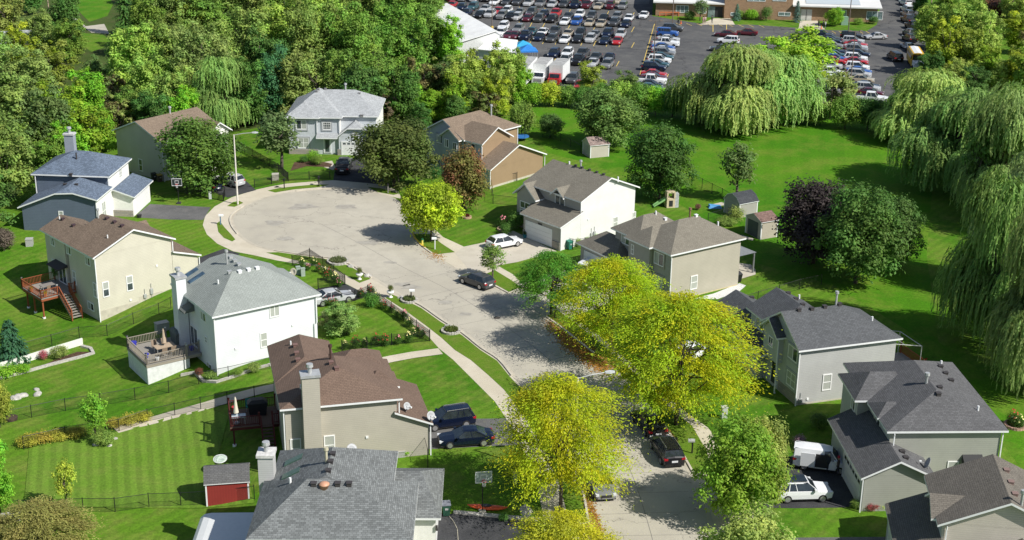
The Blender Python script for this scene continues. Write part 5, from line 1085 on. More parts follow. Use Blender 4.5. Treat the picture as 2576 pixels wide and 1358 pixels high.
def car(kind, u, v, ang, colr, label, group=None, full=True, zc=.7, rails=False, pos=None):
    p = pos or at(u, v, zc); p = Vector((p.x, p.y, .02)); M = CARM[kind]; L, W = M['dims'][0], M['dims'][1]
    r = empty('parked_car' if kind not in ('pickup', 'cargo') else ('pickup_truck' if kind == 'pickup' else 'cargo_van'), p, R_(ang), label, 'car' if kind not in ('pickup', 'cargo') else ('pickup truck' if kind == 'pickup' else 'van'), group)
    obj('body', M['body'], r, colr); obj('windows', M['glass'], r)
    wb = L * .30
    for x in (wb + .05, -wb):
        for sg in (-1, 1):
            t_ = obj('wheel', TY, r); t_.location = (x, sg * (W / 2 - .085), .34)
            if full: obj('rim', RM, t_)
    if M['bed']: obj('truck_bed', M['bed'], r)
    for q in M['tl']: obj('taillight', q, r)
    for q in M['hl']: obj('headlight', q, r)
    if full:
        obj('sill', M['sill'], r); obj('grille', M['grille'], r); obj('number_plate', M['plate'], r); obj('mirrors', M['mirror'], r, colr)
        if rails: obj('roof_rails', M['rails'], r)
    return r
def heading(a, b): p, q = at(*a), at(*b); return math.degrees(math.atan2(q.y - p.y, q.x - p.x))
car('hatch', 1268, 606, heading((1222, 612), (1310, 600)) + 8, WHITE, 'white hatchback parked on the concrete drive of the gabled house')
car('hatch', 1199, 702, heading((1240, 718), (1162, 690)), DGREY, 'dark grey hatchback parked at the kerb by the young sapling')
car('sedan', 836, 744, heading((797, 752), (880, 738)), SILVER, 'silver sedan on the driveway behind the white house')
car('suv', 1127, 1051, heading((1188, 1048), (1078, 1062)), (.004, .008, .024), 'navy blue SUV on the driveway beside the tan house', rails=True)
car('sedan', 1171, 1096, heading((1240, 1092), (1103, 1102)), (.004, .008, .022), 'navy blue sedan nearest the camera on the tan house driveway')
car('sedan', 1630, 1058, heading((1652, 1082), (1606, 1030)), BLACK, 'black sedan parked ahead of the black SUV under the locust tree')
car('suv', 1677, 1128, heading((1698, 1165), (1652, 1092)), BLACK, 'black SUV parked at the right kerb behind the black sedan', rails=True)
car('sedan', 1510, 1208, heading((1494, 1180), (1518, 1240)), GREY, 'grey sedan half hidden under the yellow locust at the left kerb')
ws = car('suv', 2017, 1231, heading((1948, 1236), (2090, 1232)), WHITE, 'white SUV on the black driveway of the charcoal roofed house', rails=True)
f = MB(); f.box(-1.75, .2, -.58, .58, 1.69, 1.735); f.build('glass_roof', M_CGLASS, ws)
wv = car('cargo', 2068, 1157, heading((2005, 1150), (2130, 1166)), WHITE, 'white cargo van with its side door open by the garage')
f = MB(); f.box(-.55, .55, -.96, -.90, .45, 1.62); f.build('side_doorway', M_BLACKP, wv); f = MB(); f.box(-1.75, -.6, -1.03, -.965, .45, 1.65); f.build('sliding_door', M_PAINT, wv, color=WHITE)
car('pickup', 865, 412, heading((862, 438), (880, 396)), BLACK, 'black pickup on the driveway of the grey stucco house', zc=.9)
car('sedan', 524, 461, heading((498, 452), (552, 470)) + 180, NAVY, 'dark blue sedan under the round tree by the pale tan house')
car('suv', 576, 451, heading((548, 443), (604, 458)) + 180, SILVER, 'silver SUV next to the blue sedan by the street lamp')
car('suv', 1482, 672, heading((1460, 690), (1510, 660)), WHITE, 'white SUV on the drive of the taupe roofed house')
car('suv', 1736, 884, heading((1700, 905), (1770, 865)), WHITE, 'white SUV hidden behind the largest locust crown')
# ---- the parking lot
def lot(desc, lst, base=None):
    cnt = {}; nm = {}
    for q in lst: nm.setdefault((q[0], q[3]), 0); nm[(q[0], q[3])] += 1
    for kind, x, y, c, ang in lst:
        cnt[(kind, c)] = cnt.get((kind, c), 0) + 1; k = cnt[(kind, c)]; n = nm[(kind, c)]
        lb = '%s %s%s, %s' % (CNAME[c], KNAME[kind], (', ' + ORD[k - 1] + ' such ' + ('from the left' if 'row' in desc else 'from the back')) if n > 1 else '', desc)
        car(kind, x, y, ang + rnd.uniform(-2.5, 2.5), c, lb, 'cars in the parking lot', full=False)
S2 = lambda l, a, b=2: [(k, 1287.4 + x / 3, y / 3, c, a) for k, x, y, c in l]
S1 = lambda l, a: [(k, 643.7 + x / 3, y / 3, c, a) for k, x, y, c in l]
S3 = lambda l, a: [(k, 1931.1 + x / 3, y / 3, c, a) for k, x, y, c in l]
AF = -104
lot('rearmost row of the far lot', S1([('suv', 1480, -18, MAROON), ('hatch', 1560, -16, GREY), ('suv', 1650, -14, SILVER), ('sedan', 1740, -14, BLACK), ('suv', 1830, -12, WHITE), ('sedan', 1910, -12, DGREY)], AF) + S2([('suv', 60, -10, DGREY), ('suv', 150, -12, GREY), ('sedan', 235, -12, SILVER), ('suv', 320, -8, BLACK), ('suv', 400, -8, NAVY), ('sedan', 490, -6, RED), ('suv', 590, -8, WHITE), ('suv', 690, -2, GREY), ('sedan', 790, 2, BEIGE)], AF))
lot('second row of the far lot', S1([('sedan', 1478, 32, RED), ('hatch', 1552, 50, NAVY), ('suv', 1638, 48, TEAL), ('sedan', 1800, 10, WHITE), ('hatch', 1890, 12, DGREY), ('hatch', 1590, 92, NAVY)], AF) + S2([('suv', 40, 12, DGREY), ('suv', 125, 20, SILVER), ('suv', 215, 24, GREY), ('sedan', 305, 28, SILVER), ('suv', 395, 30, DGREY), ('pickup', 478, 32, NAVY), ('pickup', 562, 35, MAROON), ('sedan', 652, 44, BEIGE), ('boxy', 742, 42, MAROON), ('suv', 836, 42, GREY)], AF))
lot('third row of the far lot', S1([('sedan', 1730, 62, SILVER), ('sedan', 1826, 78, RED), ('suv', 1895, 78, WHITE)], AF) + S2([('sedan', 60, 86, GREY), ('suv', 150, 88, DGREY), ('hatch', 240, 103, NAVY), ('pickup', 330, 100, RED), ('sedan', 425, 117, DGREY), ('suv', 510, 108, WHITE), ('suv', 602, 118, DGREY), ('sedan', 692, 132, BLACK), ('suv', 792, 124, GREY), ('sedan', 882, 132, WHITE)], AF))
lot('fourth row of the far lot', S1([('hatch', 1688, 108, BLACK), ('suv', 1765, 104, SILVER), ('boxy', 1856, 118, GREY), ('boxy', 1922, 128, BLACK)], AF) + S2([('suv', 34, 126, SILVER), ('hatch', 116, 134, MAROON), ('suv', 206, 138, DGREY), ('suv', 302, 142, BLACK), ('sedan', 400, 158, WHITE), ('suv', 487, 158, BLUE), ('sedan', 585, 168, BEIGE), ('sedan', 672, 173, BEIGE), ('suv', 772, 168, DGREY), ('hatch', 860, 178, NAVY)], AF))
lot('fifth row of the far lot', S1([('boxy', 1866, 202, WHITE)], AF) + S2([('suv', 50, 216, GREY), ('sedan', 150, 232, TEAL), ('sedan', 232, 238, WHITE), ('pickup', 326, 236, DGREY), ('sedan', 422, 247, BEIGE), ('suv', 516, 246, BLACK), ('sedan', 626, 256, GREY), ('suv', 722, 248, NAVY), ('suv', 820, 256, SILVER)], AF))
lot('sixth row of the far lot', S1([('boxy', 1850, 250, WHITE), ('sedan', 1908, 262, MAROON)], AF) + S2([('sedan', 20, 262, MAROON), ('pickup', 102, 268, NAVY), ('sedan', 206, 276, NAVY), ('hatch', 302, 286, DGREY), ('sedan', 400, 292, WHITE), ('hatch', 496, 292, BLACK), ('suv', 592, 290, SILVER), ('sedan', 700, 302, NAVY), ('sedan', 796, 304, RED)], AF))
lot('short row above the box trucks', S2([('suv', 316, 402, NAVY), ('suv', 418, 398, WHITE), ('pickup', 534, 404, DGREY), ('sedan', 632, 426, DGREY), ('sedan', 734, 430, NAVY)], AF))
lot('short row beside the red box truck', S2([('suv', 406, 446, WHITE), ('pickup', 500, 452, BLACK), ('sedan', 610, 470, SILVER), ('suv', 720, 482, GREY), ('suv', 456, 592, DGREY), ('sedan', 514, 640, RED)], AF))
AR = -13
lot('central slanted column of the lot', S2([('suv', 1212, 210, DGREY), ('boxy', 1175, 248, BLUE), ('sedan', 1180, 288, SILVER), ('pickup', 1160, 322, WHITE), ('sedan', 1140, 350, BLUE), ('sedan', 1142, 372, SILVER), ('suv', 1146, 396, GREY), ('sedan', 1130, 422, TEAL), ('suv', 1112, 448, WHITE), ('sedan', 1094, 476, TEAL), ('suv', 1072, 504, NAVY), ('sedan', 1072, 552, RED), ('sedan', 1072, 576, MAROON), ('pickup', 1050, 604, WHITE), ('sedan', 1046, 632, BLACK), ('sedan', 1040, 656, TEAL)], AR))
lot('gap right of the central column', S2([('sedan', 1612, 252, MAROON), ('suv', 1632, 302, WHITE), ('sedan', 1580, 360, DGREY), ('sedan', 1770, 240, MAROON)], AR + 180))
lot('right column near the school bus', S3([('suv', 630, 268, BLACK), ('suv', 642, 306, SILVER), ('sedan', 662, 330, RED), ('sedan', 664, 348, SILVER), ('suv', 668, 370, GREY), ('sedan', 682, 400, NAVY), ('suv', 662, 434, WHITE), ('sedan', 664, 458, RED), ('suv', 674, 502, WHITE), ('sedan', 686, 530, BLUE), ('suv', 686, 556, SILVER), ('sedan', 704, 592, BEIGE), ('sedan', 742, 640, NAVY), ('suv', 752, 660, SILVER), ('sedan', 772, 692, MAROON), ('pickup', 780, 738, WHITE)], AR - 4))
lot('column half hidden behind the willow', S3([('sedan', 402, 252, NAVY), ('sedan', 470, 284, DGREY), ('sedan', 470, 302, NAVY), ('suv', 482, 340, GREY), ('sedan', 500, 382, NAVY), ('sedan', 508, 408, TEAL), ('sedan', 506, 432, BLUE), ('sedan', 500, 454, RED), ('suv', 470, 492, SILVER), ('suv', 478, 540, WHITE), ('sedan', 484, 572, WHITE), ('suv', 470, 602, WHITE), ('suv', 486, 640, WHITE), ('sedan', 440, 660, GREY), ('suv', 40, 480, WHITE), ('suv', 60, 620, WHITE), ('suv', -20, 520, GREY), ('minivan', 160, 795, WHITE), ('sedan', 20, 700, DGREY)], AR - 4))
lot('line along the right edge of the lot', S3([('suv', 1038, 18, WHITE), ('suv', 1048, 66, WHITE), ('suv', 1054, 102, SILVER), ('pickup', 1060, 146, DGREY), ('pickup', 1096, 196, BLACK), ('suv', 1070, 246, DGREY), ('suv', 1070, 286, BLACK), ('sedan', 1058, 346, SILVER), ('sedan', 1098, 372, NAVY), ('suv', 1032, -14, SILVER), ('suv', 1024, -40, BLACK)], 98))
car('sedan', 1931.1 + 812 / 3, 90, 178 + 12, SILVER, 'silver sedan driving alone between the lot and the school lawn', 'cars in the parking lot')
car('minivan', 1931.1 + 958 / 3, 142, 95, BLACK, 'black minivan driving away alone beside the school bus', 'cars in the parking lot')
car('sedan', 1287.4 + 995 / 3, 37, AF, WHITE, 'white sedan standing alone in the lane at the lot entrance', 'cars in the parking lot')
# box trucks, trailer, bus
def box_truck(u, v, ang, cab, label, L=6.4, H=3.5, W=2.45):
    p = at(u, v, 1.8); r = empty('box_truck', (p.x, p.y, .02), R_(ang), label, 'truck', 'trucks beside the white building'); wm = plain('truck_box_white', (.66, .67, .67), .5, var=.06); rm = plain('truck_roof_grey', (.34, .34, .33), .7, var=.25, scale=1.2)
    f = MB(); f.box(-L * .62, L * .36, -W / 2, W / 2, .95, H, 0, {'+z': 1}); f.build('cargo_box', [wm, rm], r)
    f = MB(); f.box(L * .36 + .08, L * .36 + 2.1, -1.05, 1.05, .5, 1.45); f.prism([(L * .36 + .08, -1.0, 1.45), (L * .36 + 1.25, -1.0, 1.45), (L * .36 + .85, -1.0, 2.15), (L * .36 + .08, -1.0, 2.15)], (0, 2, 0)); c = f.build('cab', M_PAINT, r, color=cab)
    f = MB(); x = L * .36; f.prism([(x + 1.27, -.85, 1.5), (x + 1.27, .85, 1.5), (x + .89, .85, 2.1), (x + .89, -.85, 2.1)], (.02, 0, .01)); f.build('windscreen', M_CGLASS, c)
    f = MB(); f.box(x + 2.08, x + 2.14, -.7, .7, .7, 1.25); f.build('grille', plain('truck_grille', (.22, .22, .22), .6), c)
    for xx in (x + 1.2, -L * .35):
        for sg in (-1, 1): w_ = obj('wheel', TY, r); w_.location = (xx, sg * 1.0, .42); w_.scale = (1.25, 1.25, 1.25)
box_truck(1287.4 + 228 / 3, 535 / 3, AF + 2, WHITE, 'white box truck between the trailer and the red cab truck')
box_truck(1287.4 + 352 / 3, 545 / 3, AF, RED, 'box truck with white body and red cab')
p = at(1320, 160, 3.7); r = empty('semi_trailer', (p.x, p.y, .02), R_(AF + 3), 'long white trailer beside the white box truck', 'trailer')
f = MB(); f.box(-5.5, 5.2, -1.25, 1.25, 1.1, 3.9, 0, {'+z': 1}); f.build('cargo_box', [MATS['truck_box_white'], MATS['truck_roof_grey']], r); f = MB(); f.box(-4.8, 4.8, -.5, .5, .7, 1.09); f.build('chassis', M_BLACKP, r)
for xx in (-4, -2.9):
    for sg in (-1, 1): w_ = obj('wheel', TY, r); w_.location = (xx, sg * 1.0, .42); w_.scale = (1.25, 1.25, 1.25)
M_BUSY = plain('bus_yellow', (.62, .36, .02), .4, var=.05); M_BUSW = plain('bus_roof_white', (.72, .73, .73), .4, var=.05)
p = at(1931.1 + 1118 / 3, 443 / 3, 1.5); r = empty('school_bus', (p.x, p.y, .02), R_(-98), 'yellow school bus with white roof at the right lot edge', 'bus')
f = MB(); f.box(-4.8, 2.9, -1.2, 1.2, .6, 2.75); f.build('body', M_BUSY, r); f = MB(); f.rings([[(x, -1.2, 2.752), (x, -1.0, 2.95), (x, 0, 3.05), (x, 1.0, 2.95), (x, 1.2, 2.752)] for x in (-4.8, 2.9)]); f.build('roof', M_BUSY, r); f = MB(); f.rings([[(x, -.75, 2.98), (x, 0, 3.09), (x, .75, 2.98)] for x in (-4.6, 2.3)]); f.build('roof_panel', M_BUSW, r)
f = MB(); f.rings([[(2.9, -1.1, .6), (2.9, 1.1, .6), (2.9, 1.1, 1.75), (2.9, -1.1, 1.75)], [(4.7, -.85, .6), (4.7, .85, .6), (4.7, .85, 1.5), (4.7, -.85, 1.5)]]); f.build('hood', M_BUSW, r)
f = MB(); f.box(2.9, 2.93, -1.0, 1.0, 1.75, 2.5); f.build('windscreen', M_CGLASS, r)
f = MB(); f.box(-4.5, 2.5, -1.22, 1.22, 1.75, 2.4); f.build('windows', M_CGLASS, r)
f = MB(); f.box(2.9, 2.95, -.9, .9, 2.55, 2.74); sg_ = f.build('sign_board', plain('bus_sign_black', (.03, .03, .03), .6), r)
for y in (-1, 1): f = MB(); f.box(2.9, 2.98, y * .98 - .12, y * .98 + .12, 2.55, 2.74); f.build('warning_light', M_TAIL, r)
for xx in (3.5, -2.8):
    for s_ in (-1, 1): w_ = obj('wheel', TY, r); w_.location = (xx, s_ * 1.0, .45); w_.scale = (1.3, 1.3, 1.3)
# ------------------------------------------------------------ sheds
M_REDW = siding('red_shed_wood', (.26, .035, .028), .22, .35, .7, True); M_GREYW = siding('grey_shed_wood', (.34, .33, .30), .2, .5, .7, True); M_PALEW = siding('pale_shed_siding', (.46, .43, .36), .2, .4, .8, True); M_TANW = siding('tan_shed_siding', (.42, .38, .31), .2, .4)
S_SHED = shingle('shed_roof_grey', (.12, .12, .12), .12); S_SHEDR = shingle('shed_roof_brown', (.20, .13, .11), .25); S_SHEDP = shingle('shed_roof_rose', (.27, .205, .185), .35); S_SHEDD = shingle('shed_roof_slate', (.06, .065, .072), .15)
def shed(u, v, ang, L, W, hw, hr, wall, roof, label, gamb=False, trim=True, door=None):
    'footprint L (ridge direction) by W, placed by its nearest ground corner'
    p = gr(u, v); r = empty('shed', p, R_(ang), label, 'shed'); f = MB(); f.box(0, L, 0, W, -.6, hw)
    prof = [(-.12, hw - .02), (W * .2, hw + (hr - hw) * .68), (W / 2, hr), (W * .8, hw + (hr - hw) * .68), (W + .12, hw - .02)] if gamb else [(-.15, hw - .05), (W / 2, hr), (W + .15, hw - .05)]
    pts = [(y, z - .07) for y, z in prof]
    for x, o_ in ((0.0, .05), (L - .05, .05)): f.prism([(x, max(0, min(W, y)), max(z, hw)) for y, z in pts], (o_, 0, 0))
    f.build('wall', wall, r); f = MB()
    for (y0, z0), (y1, z1) in zip(prof, prof[1:]):
        q = [Vector((-.12, y0, z0)), Vector((L + .12, y0, z0)), Vector((L + .12, y1, z1)), Vector((-.12, y1, z1))]; sl = math.hypot(y1 - y0, z1 - z0)
        f.poly(q, 0, [(0, 0), (L + .24, 0), (L + .24, sl), (0, sl)]); d = Vector((0, 0, -.07)); b = [k + d for k in q]; f.poly(b[::-1], 1)
        for i in range(4): f.poly([q[i], q[(i + 1) % 4], b[(i + 1) % 4], b[i]], 1)
    o = f.build('roof', [roof, M_TRIM if trim else roof], r)
    if trim:
        for x in (-.02, L + .02):
            for y in (-.02, W + .02): f = MB(); f.box(min(x, x + (.12 if x < 0 else -.12)), max(x, x + (.12 if x < 0 else -.12)), min(y, y + (.12 if y < 0 else -.12)), max(y, y + (.12 if y < 0 else -.12)), -.3, hw - .01); f.build('corner_trim', M_TRIM, r)
    if door:
        f = MB(); f.box(-.03, .0, W * door[0], W * door[1], .05, door[2]); f.build('door', door[3], r)
    return r
shed(520, 1275, 10, 3.4, 2.4, 2.1, 3.05, M_REDW, S_SHED, 'red barn shed with grey roof and white corners in the left yard', True)
shed(1484, 398, 22, 3.0, 2.7, 1.95, 2.85, M_PALEW, S_SHEDP, 'small pale shed with weathered rose roof on the lawn', door=(.2, .85, 1.7, plain('shed_door_worn', (.36, .35, .31), .9, var=.25)))
shed(1858, 549, 32, 3.0, 3.0, 1.9, 3.0, M_GREYW, S_SHEDD, 'grey gambrel shed with dark roof and white ridge trim', True, door=(.2, .8, 1.8, M_GREYW))
shed(1912, 603, 28, 2.5, 3.1, 2.3, 3.0, M_TANW, S_SHEDR, 'tan shed with brown roof and dark roller door', door=(.2, .85, 2.0, plain('roller_door_dark', (.05, .06, .07), .5)))
# carport awning in the lower left
zc = zg(*at(560, 1300).xy); p = at(515, 1293, zc + 2.65); p.z = zc; r = empty('carport', p, R_(2), 'white curved metal awning at the bottom edge beside the grey roof', 'carport'); f = MB()
prof = [(-.45, 2.0), (-.3, 2.35), (0, 2.6), (.5, 2.7), (2.6, 2.72), (4.4, 2.72)]
for (x0, z0), (x1, z1) in zip(prof, prof[1:]): f.prism([(x0, -5.5, z0), (x1, -5.5, z1), (x1, 0, z1), (x0, 0, z0)], (0, 0, .06))
f.build('awning', plain('awning_white', (.62, .63, .62), .4, var=.04), r); f = MB()
for y in (-5.3, -.2):
    for x in (-.3, 4.2): f.cyl((x, y, -.5), (x, y, 2.3), .05)
f.build('posts', M_GALV, r)
# ------------------------------------------------------------ decks
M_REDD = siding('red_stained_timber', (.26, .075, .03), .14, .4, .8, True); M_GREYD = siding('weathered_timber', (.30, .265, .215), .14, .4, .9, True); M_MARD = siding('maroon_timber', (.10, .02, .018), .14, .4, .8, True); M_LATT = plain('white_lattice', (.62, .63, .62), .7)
def rail(mb, a, b, z, h=.95, sp=.16, r=.018):
    a, b = Vector(a), Vector(b); n = max(1, int((b - a).length / sp)); d = (b - a).normalized(); nn = Vector((-d.y, d.x, 0)) * .045
    for zz in (z + .12, z + h - .05):
        p, q = Vector((a.x, a.y, zz)), Vector((b.x, b.y, zz)); mb.prism([p - nn, q - nn, q + nn, p + nn], (0, 0, .05 if zz < z + .5 else .045))
    for i in range(n + 1):
        p = a.lerp(b, i / n); mb.box(p.x - r, p.x + r, p.y - r, p.y + r, z + .1, z + h - .03)
def deck(H, label, x0, x1, y0, y1, z, mat, rails, stair=None, posts=(), skirt=None, pz=-2.4, caps=True):
    r = empty('deck', (H.o.x, H.o.y, 0), H.root.rotation_euler.z, label, 'deck')
    f = MB(); f.box(x0, x1, y0, y1, z - .06, z); f.build('deck_floor', mat[0], r); f = MB(); f.box(x0 + .02, x1 - .02, y0 + .02, y1 - .02, z - .3, z - .062); f.build('rim_joist', mat[1], r)
    for a, b in rails:
        f = MB(); rail(f, (*a, 0), (*b, 0), z); o = f.build('railing', mat[1], r)
        for e in (a, b): f = MB(); f.box(e[0] - .06, e[0] + .06, e[1] - .06, e[1] + .06, z - .2, z + 1.1); f.box(e[0] - .09, e[0] + .09, e[1] - .09, e[1] + .09, z + 1.1, z + 1.2, 1); f.build('railing_post', [mat[1], M_GALV if caps else mat[1]], o)
    for x, y in posts: f = MB(); f.box(x - .07, x + .07, y - .07, y + .07, pz, z - .3); f.lathe([(.17, -.05), (.17, .16)], (x, y, zg(*(H.o + H.ex * x + H.ey * y).xy)), 10, 1); f.build('support_post', [mat[1], M_TRIM], r)
    if stair:
        (ax, ay), (bx, by), wd, zb = stair; a, b = Vector((ax, ay, z)), Vector((bx, by, zb)); n = max(3, int((z - zb) / .19)); d = (b - a); side = Vector((-d.y, d.x, 0)).normalized() * wd / 2
        f = MB()
        for i in range(n):
            p = a.lerp(b, (i + .5) / n); dd = Vector((d.x, d.y, 0)).normalized() * .15; f.prism([p - dd - side, p + dd - side, p + dd + side, p - dd + side], (0, 0, .05))
        for sg in (-1, 1): e = side * sg; f.prism([a + e - Vector((0, 0, .3)), b + e - Vector((0, 0, .2)), b + e, a + e], side.normalized() * .05)
        o = f.build('stairs', mat[0], r); f = MB()
        for sg in (-1, 1):
            e = side * sg; up = Vector((0, 0, .95)); f.prism([a + e + up, b + e + up, b + e + up * .95, a + e + up * .95], side.normalized() * .08)
            for i in range(n * 2): p = a.lerp(b, (i + .5) / n / 2) + e; f.box(p.x - .018, p.x + .018, p.y - .018, p.y + .018, p.z, p.z + .92)
            p = b + e; f.box(p.x - .06, p.x + .06, p.y - .06, p.y + .06, p.z - .2, p.z + 1.1)
        f.build('handrail', mat[1], o)
    if skirt:
        f = MB()
        for a, b in skirt: a, b = Vector((*a, 0)), Vector((*b, 0)); d = (b - a).normalized(); nn = Vector((-d.y, d.x, 0)) * .03; f.prism([a - nn + Vector((0, 0, pz)), b - nn + Vector((0, 0, pz)), b - nn + Vector((0, 0, z - .31)), a - nn + Vector((0, 0, z - .31))], nn * 2)
        f.build('lattice_skirt', M_LATT, r)
    return r
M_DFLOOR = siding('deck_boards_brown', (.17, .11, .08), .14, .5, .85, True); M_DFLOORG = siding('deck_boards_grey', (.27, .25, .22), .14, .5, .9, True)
deck(H13, 'raised red stained timber deck with stair behind the beige house', -3.6, .38, 5.5, 10.3, .3, (M_DFLOORG, M_REDD), [((-3.55, 5.6), (-3.55, 10.2)), ((-3.55, 10.2), (.2, 10.2)), ((-3.55, 5.6), (-1.7, 5.6)), ((-.35, 5.6), (.3, 5.6))], ((-1.0, 5.5), (-1.0, 2.9), 1.15, -1.7), [(-3.4, 9.5), (-3.4, 7.8), (-3.4, 5.75), (-.3, 5.75)])
deck(H12, 'weathered timber deck with white lattice skirt behind the white house', -5.2, .38, 4.2, 9.6, .35, (M_DFLOORG, M_GREYD), [((-5.1, 4.3), (-5.1, 9.5)), ((-5.1, 9.5), (-1.2, 9.5)), ((-5.1, 4.3), (-1.1, 4.3)), ((-1.0, 4.75), (.3, 4.75))], None, [], [((-5.1, 4.3), (-.9, 4.3)), ((-5.1, 4.3), (-5.1, 9.5)), ((-.9, 4.3), (-.9, 4.7))])
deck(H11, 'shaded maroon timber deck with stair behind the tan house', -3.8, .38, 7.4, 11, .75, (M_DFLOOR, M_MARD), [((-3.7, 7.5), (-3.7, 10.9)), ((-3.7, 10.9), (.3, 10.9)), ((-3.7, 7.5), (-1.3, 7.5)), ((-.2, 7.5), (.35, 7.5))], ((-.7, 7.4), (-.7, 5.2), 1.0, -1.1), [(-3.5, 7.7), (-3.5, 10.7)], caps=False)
deck(H7, 'reddish timber deck with a metal pergola frame behind the slate roofed house', 10.8, 15.2, 2.2, 6.6, .9, (M_DFLOORG, M_REDD), [((15.1, 2.3), (15.1, 6.5)), ((10.9, 2.3), (15.1, 2.3))], None, [(15, 2.4), (15, 6.4)], None, -.5, False)
r = empty('pergola_frame', (H7.o.x, H7.o.y, 0), H7.root.rotation_euler.z, 'bare galvanised awning frame standing on the reddish deck', 'awning frame'); f = MB()
for y in (2.5, 6.2):
    f.cyl((14.6, y, .9), (14.6, y, 3.3), .04); f.cyl((10.9, y, 4.0), (14.6, y, 3.3), .035); f.cyl((10.9, y, .9), (10.9, y, 4.0), .035)
for x, z in ((10.9, 4.0), (14.6, 3.3), (12.7, 3.66)): f.cyl((x, 2.5, z), (x, 6.2, z), .035)
f.build('frame', M_GALV, r)
def hp(H, x, y, z): return H.o + H.ex * x + H.ey * y + Vector((0, 0, z))
M_TANF = plain('tan_canvas', (.42, .33, .24), .9); M_CREAMF = plain('cream_canvas', (.65, .60, .48), .9)
def umbrella(H, x, y, z, mat, label):
    r = empty('patio_umbrella', hp(H, x, y, z), 0, label, 'umbrella'); f = MB(); f.cyl((0, 0, 0), (0, 0, 2.45), .03); f.lathe([(.25, 0), (.25, .1), (.05, .14)]); f.build('pole', M_GALV, r)
    f = MB(); f.lathe([(.16, .95), (.24, 1.05), (.17, 1.5), (.13, 1.9), (.09, 2.3), (.03, 2.5)], n=10); f.build('closed_canopy', mat, r)
def table(H, x, y, z, l, w_, mat, label, rz=0):
    r = empty('patio_table', hp(H, x, y, z), H.root.rotation_euler.z + rz, label, 'table'); f = MB(); f.box(-l / 2, l / 2, -w_ / 2, w_ / 2, .70, .75); f.build('table_top', mat, r)
    for sx in (-1, 1):
        for sy in (-1, 1): f = MB(); f.cyl((sx * (l / 2 - .1), sy * (w_ / 2 - .1), 0), (sx * (l / 2 - .1), sy * (w_ / 2 - .1), .7), .03); f.build('leg', M_GALV, r)
def chair(H, x, y, z, rz, mat, label):
    r = empty('patio_chair', hp(H, x, y, z), H.root.rotation_euler.z + R_(rz), label, 'chair', 'patio chairs'); f = MB(); f.box(-.26, .26, -.26, .26, .40, .46); f.build('seat', mat, r); f = MB(); f.prism([(-.26, -.26, .46), (.26, -.26, .46), (.26, -.36, 1.02), (-.26, -.36, 1.02)], (0, .05, 0)); f.build('backrest', mat, r)
    for sx in (-1, 1):
        for sy in (-1, 1): f = MB(); f.cyl((sx * .23, sy * .23, 0), (sx * .23, sy * .23, .4), .02, n=5); f.build('leg', M_GALV, r)
M_TABLE = plain('tan_table', (.40, .31, .22), .7); M_BRCH = plain('brown_sling', (.24, .18, .13), .8)
table(H12, -2.6, 6.2, .36, 1.9, 1.1, M_TABLE, 'tan patio table on the weathered deck'); umbrella(H12, -2.6, 6.2, .36, M_TANF, 'closed tan umbrella over the tan patio table')
for i, (x, y, rz, lb) in enumerate([(-3.0, 5.3, 0, 'brown patio chair at the near left side of the tan table'), (-2.1, 5.3, 0, 'brown patio chair at the near right side of the tan table'), (-3.2, 7.1, 180, 'tan patio chair at the far left side of the tan table'), (-2.2, 7.1, 180, 'tan patio chair at the far right side of the tan table')]): chair(H12, x, y, .36, rz, M_BRCH, lb)
M_COVER = plain('grill_cover_grey', (.10, .12, .115), .8, var=.2); M_COVERB = plain('grill_cover_black', (.012, .013, .016), .55)
def grill(H, x, y, z, mat, label, s=1.0, rz=0):
    r = empty('covered_grill', hp(H, x, y, z), H.root.rotation_euler.z + R_(rz), label, 'grill'); f = MB(); f.rings([[(a * s, b * s, 0) for a, b in ((-.55, -.3), (.55, -.3), (.55, .3), (-.55, .3))], [(a * s, b * s, .7 * s) for a, b in ((-.65, -.34), (.65, -.34), (.65, .34), (-.65, .34))], [(a * s, b * s, .95 * s) for a, b in ((-.7, -.36), (.7, -.36), (.7, .36), (-.7, .36))], [(a * s, b * s, 1.2 * s) for a, b in ((-.4, -.25), (.4, -.25), (.4, .25), (-.4, .25))]]); f.build('cover', mat, r)
grill(H12, -.6, 8.0, .36, M_COVER, 'grey covered grill against the white house', 1.25, 90); grill(H11, -1.3, 9.6, .76, M_COVERB, 'black covered grill on the maroon deck', 1.25)
grill(H6, 10.6, 1.0, .03, M_COVERB, 'black covered grill on the round patio corner', 1.0, 90); grill(H6, 11.6, 3.4, .03, M_COVERB, 'black covered grill under the hipped patio cover', .9)
umbrella(H11, -3.2, 8.2, .76, M_CREAMF, 'closed cream umbrella on the maroon deck'); table(H11, -3.0, 8.1, .76, 1.2, .8, plain('pale_glass_table', (.42, .48, .52), .2), 'pale glass table under the cream umbrella')
M_BLUEP = plain('blue_plastic', (.03, .035, .35), .5); M_TEALP = plain('teal_cloth', (.03, .20, .17), .8); M_REDP = plain('red_plastic', (.45, .04, .05), .5)
def pot(pos, label, mat, r0=.22, h=.35, plantc=None, nm='plant_pot'):
    r = empty(nm, pos, 0, label, 'planter'); f = MB(); f.lathe([(r0 * .7, 0), (r0, h), (r0 * .85, h + .01)], n=10); f.build('pot', mat, r)
    if plantc: o = obj('foliage', PR['shrub'][0][0], r, plantc); o.location = (0, 0, h - .05); k = r0 * 1.1; o.scale = (k, k, k * .9)
pot(hp(H12, -4.7, 9.0, .36), 'blue cooler in the far corner of the weathered deck', M_BLUEP, .35, .6); pot(hp(H12, -4.5, 6.0, .36), 'blue pot on the near side of the weathered deck', M_BLUEP, .25, .4); pot(hp(H12, -.2, 5.3, .36), 'dark blue planter by the sliding door on the weathered deck', M_BLUEP, .25, .4)
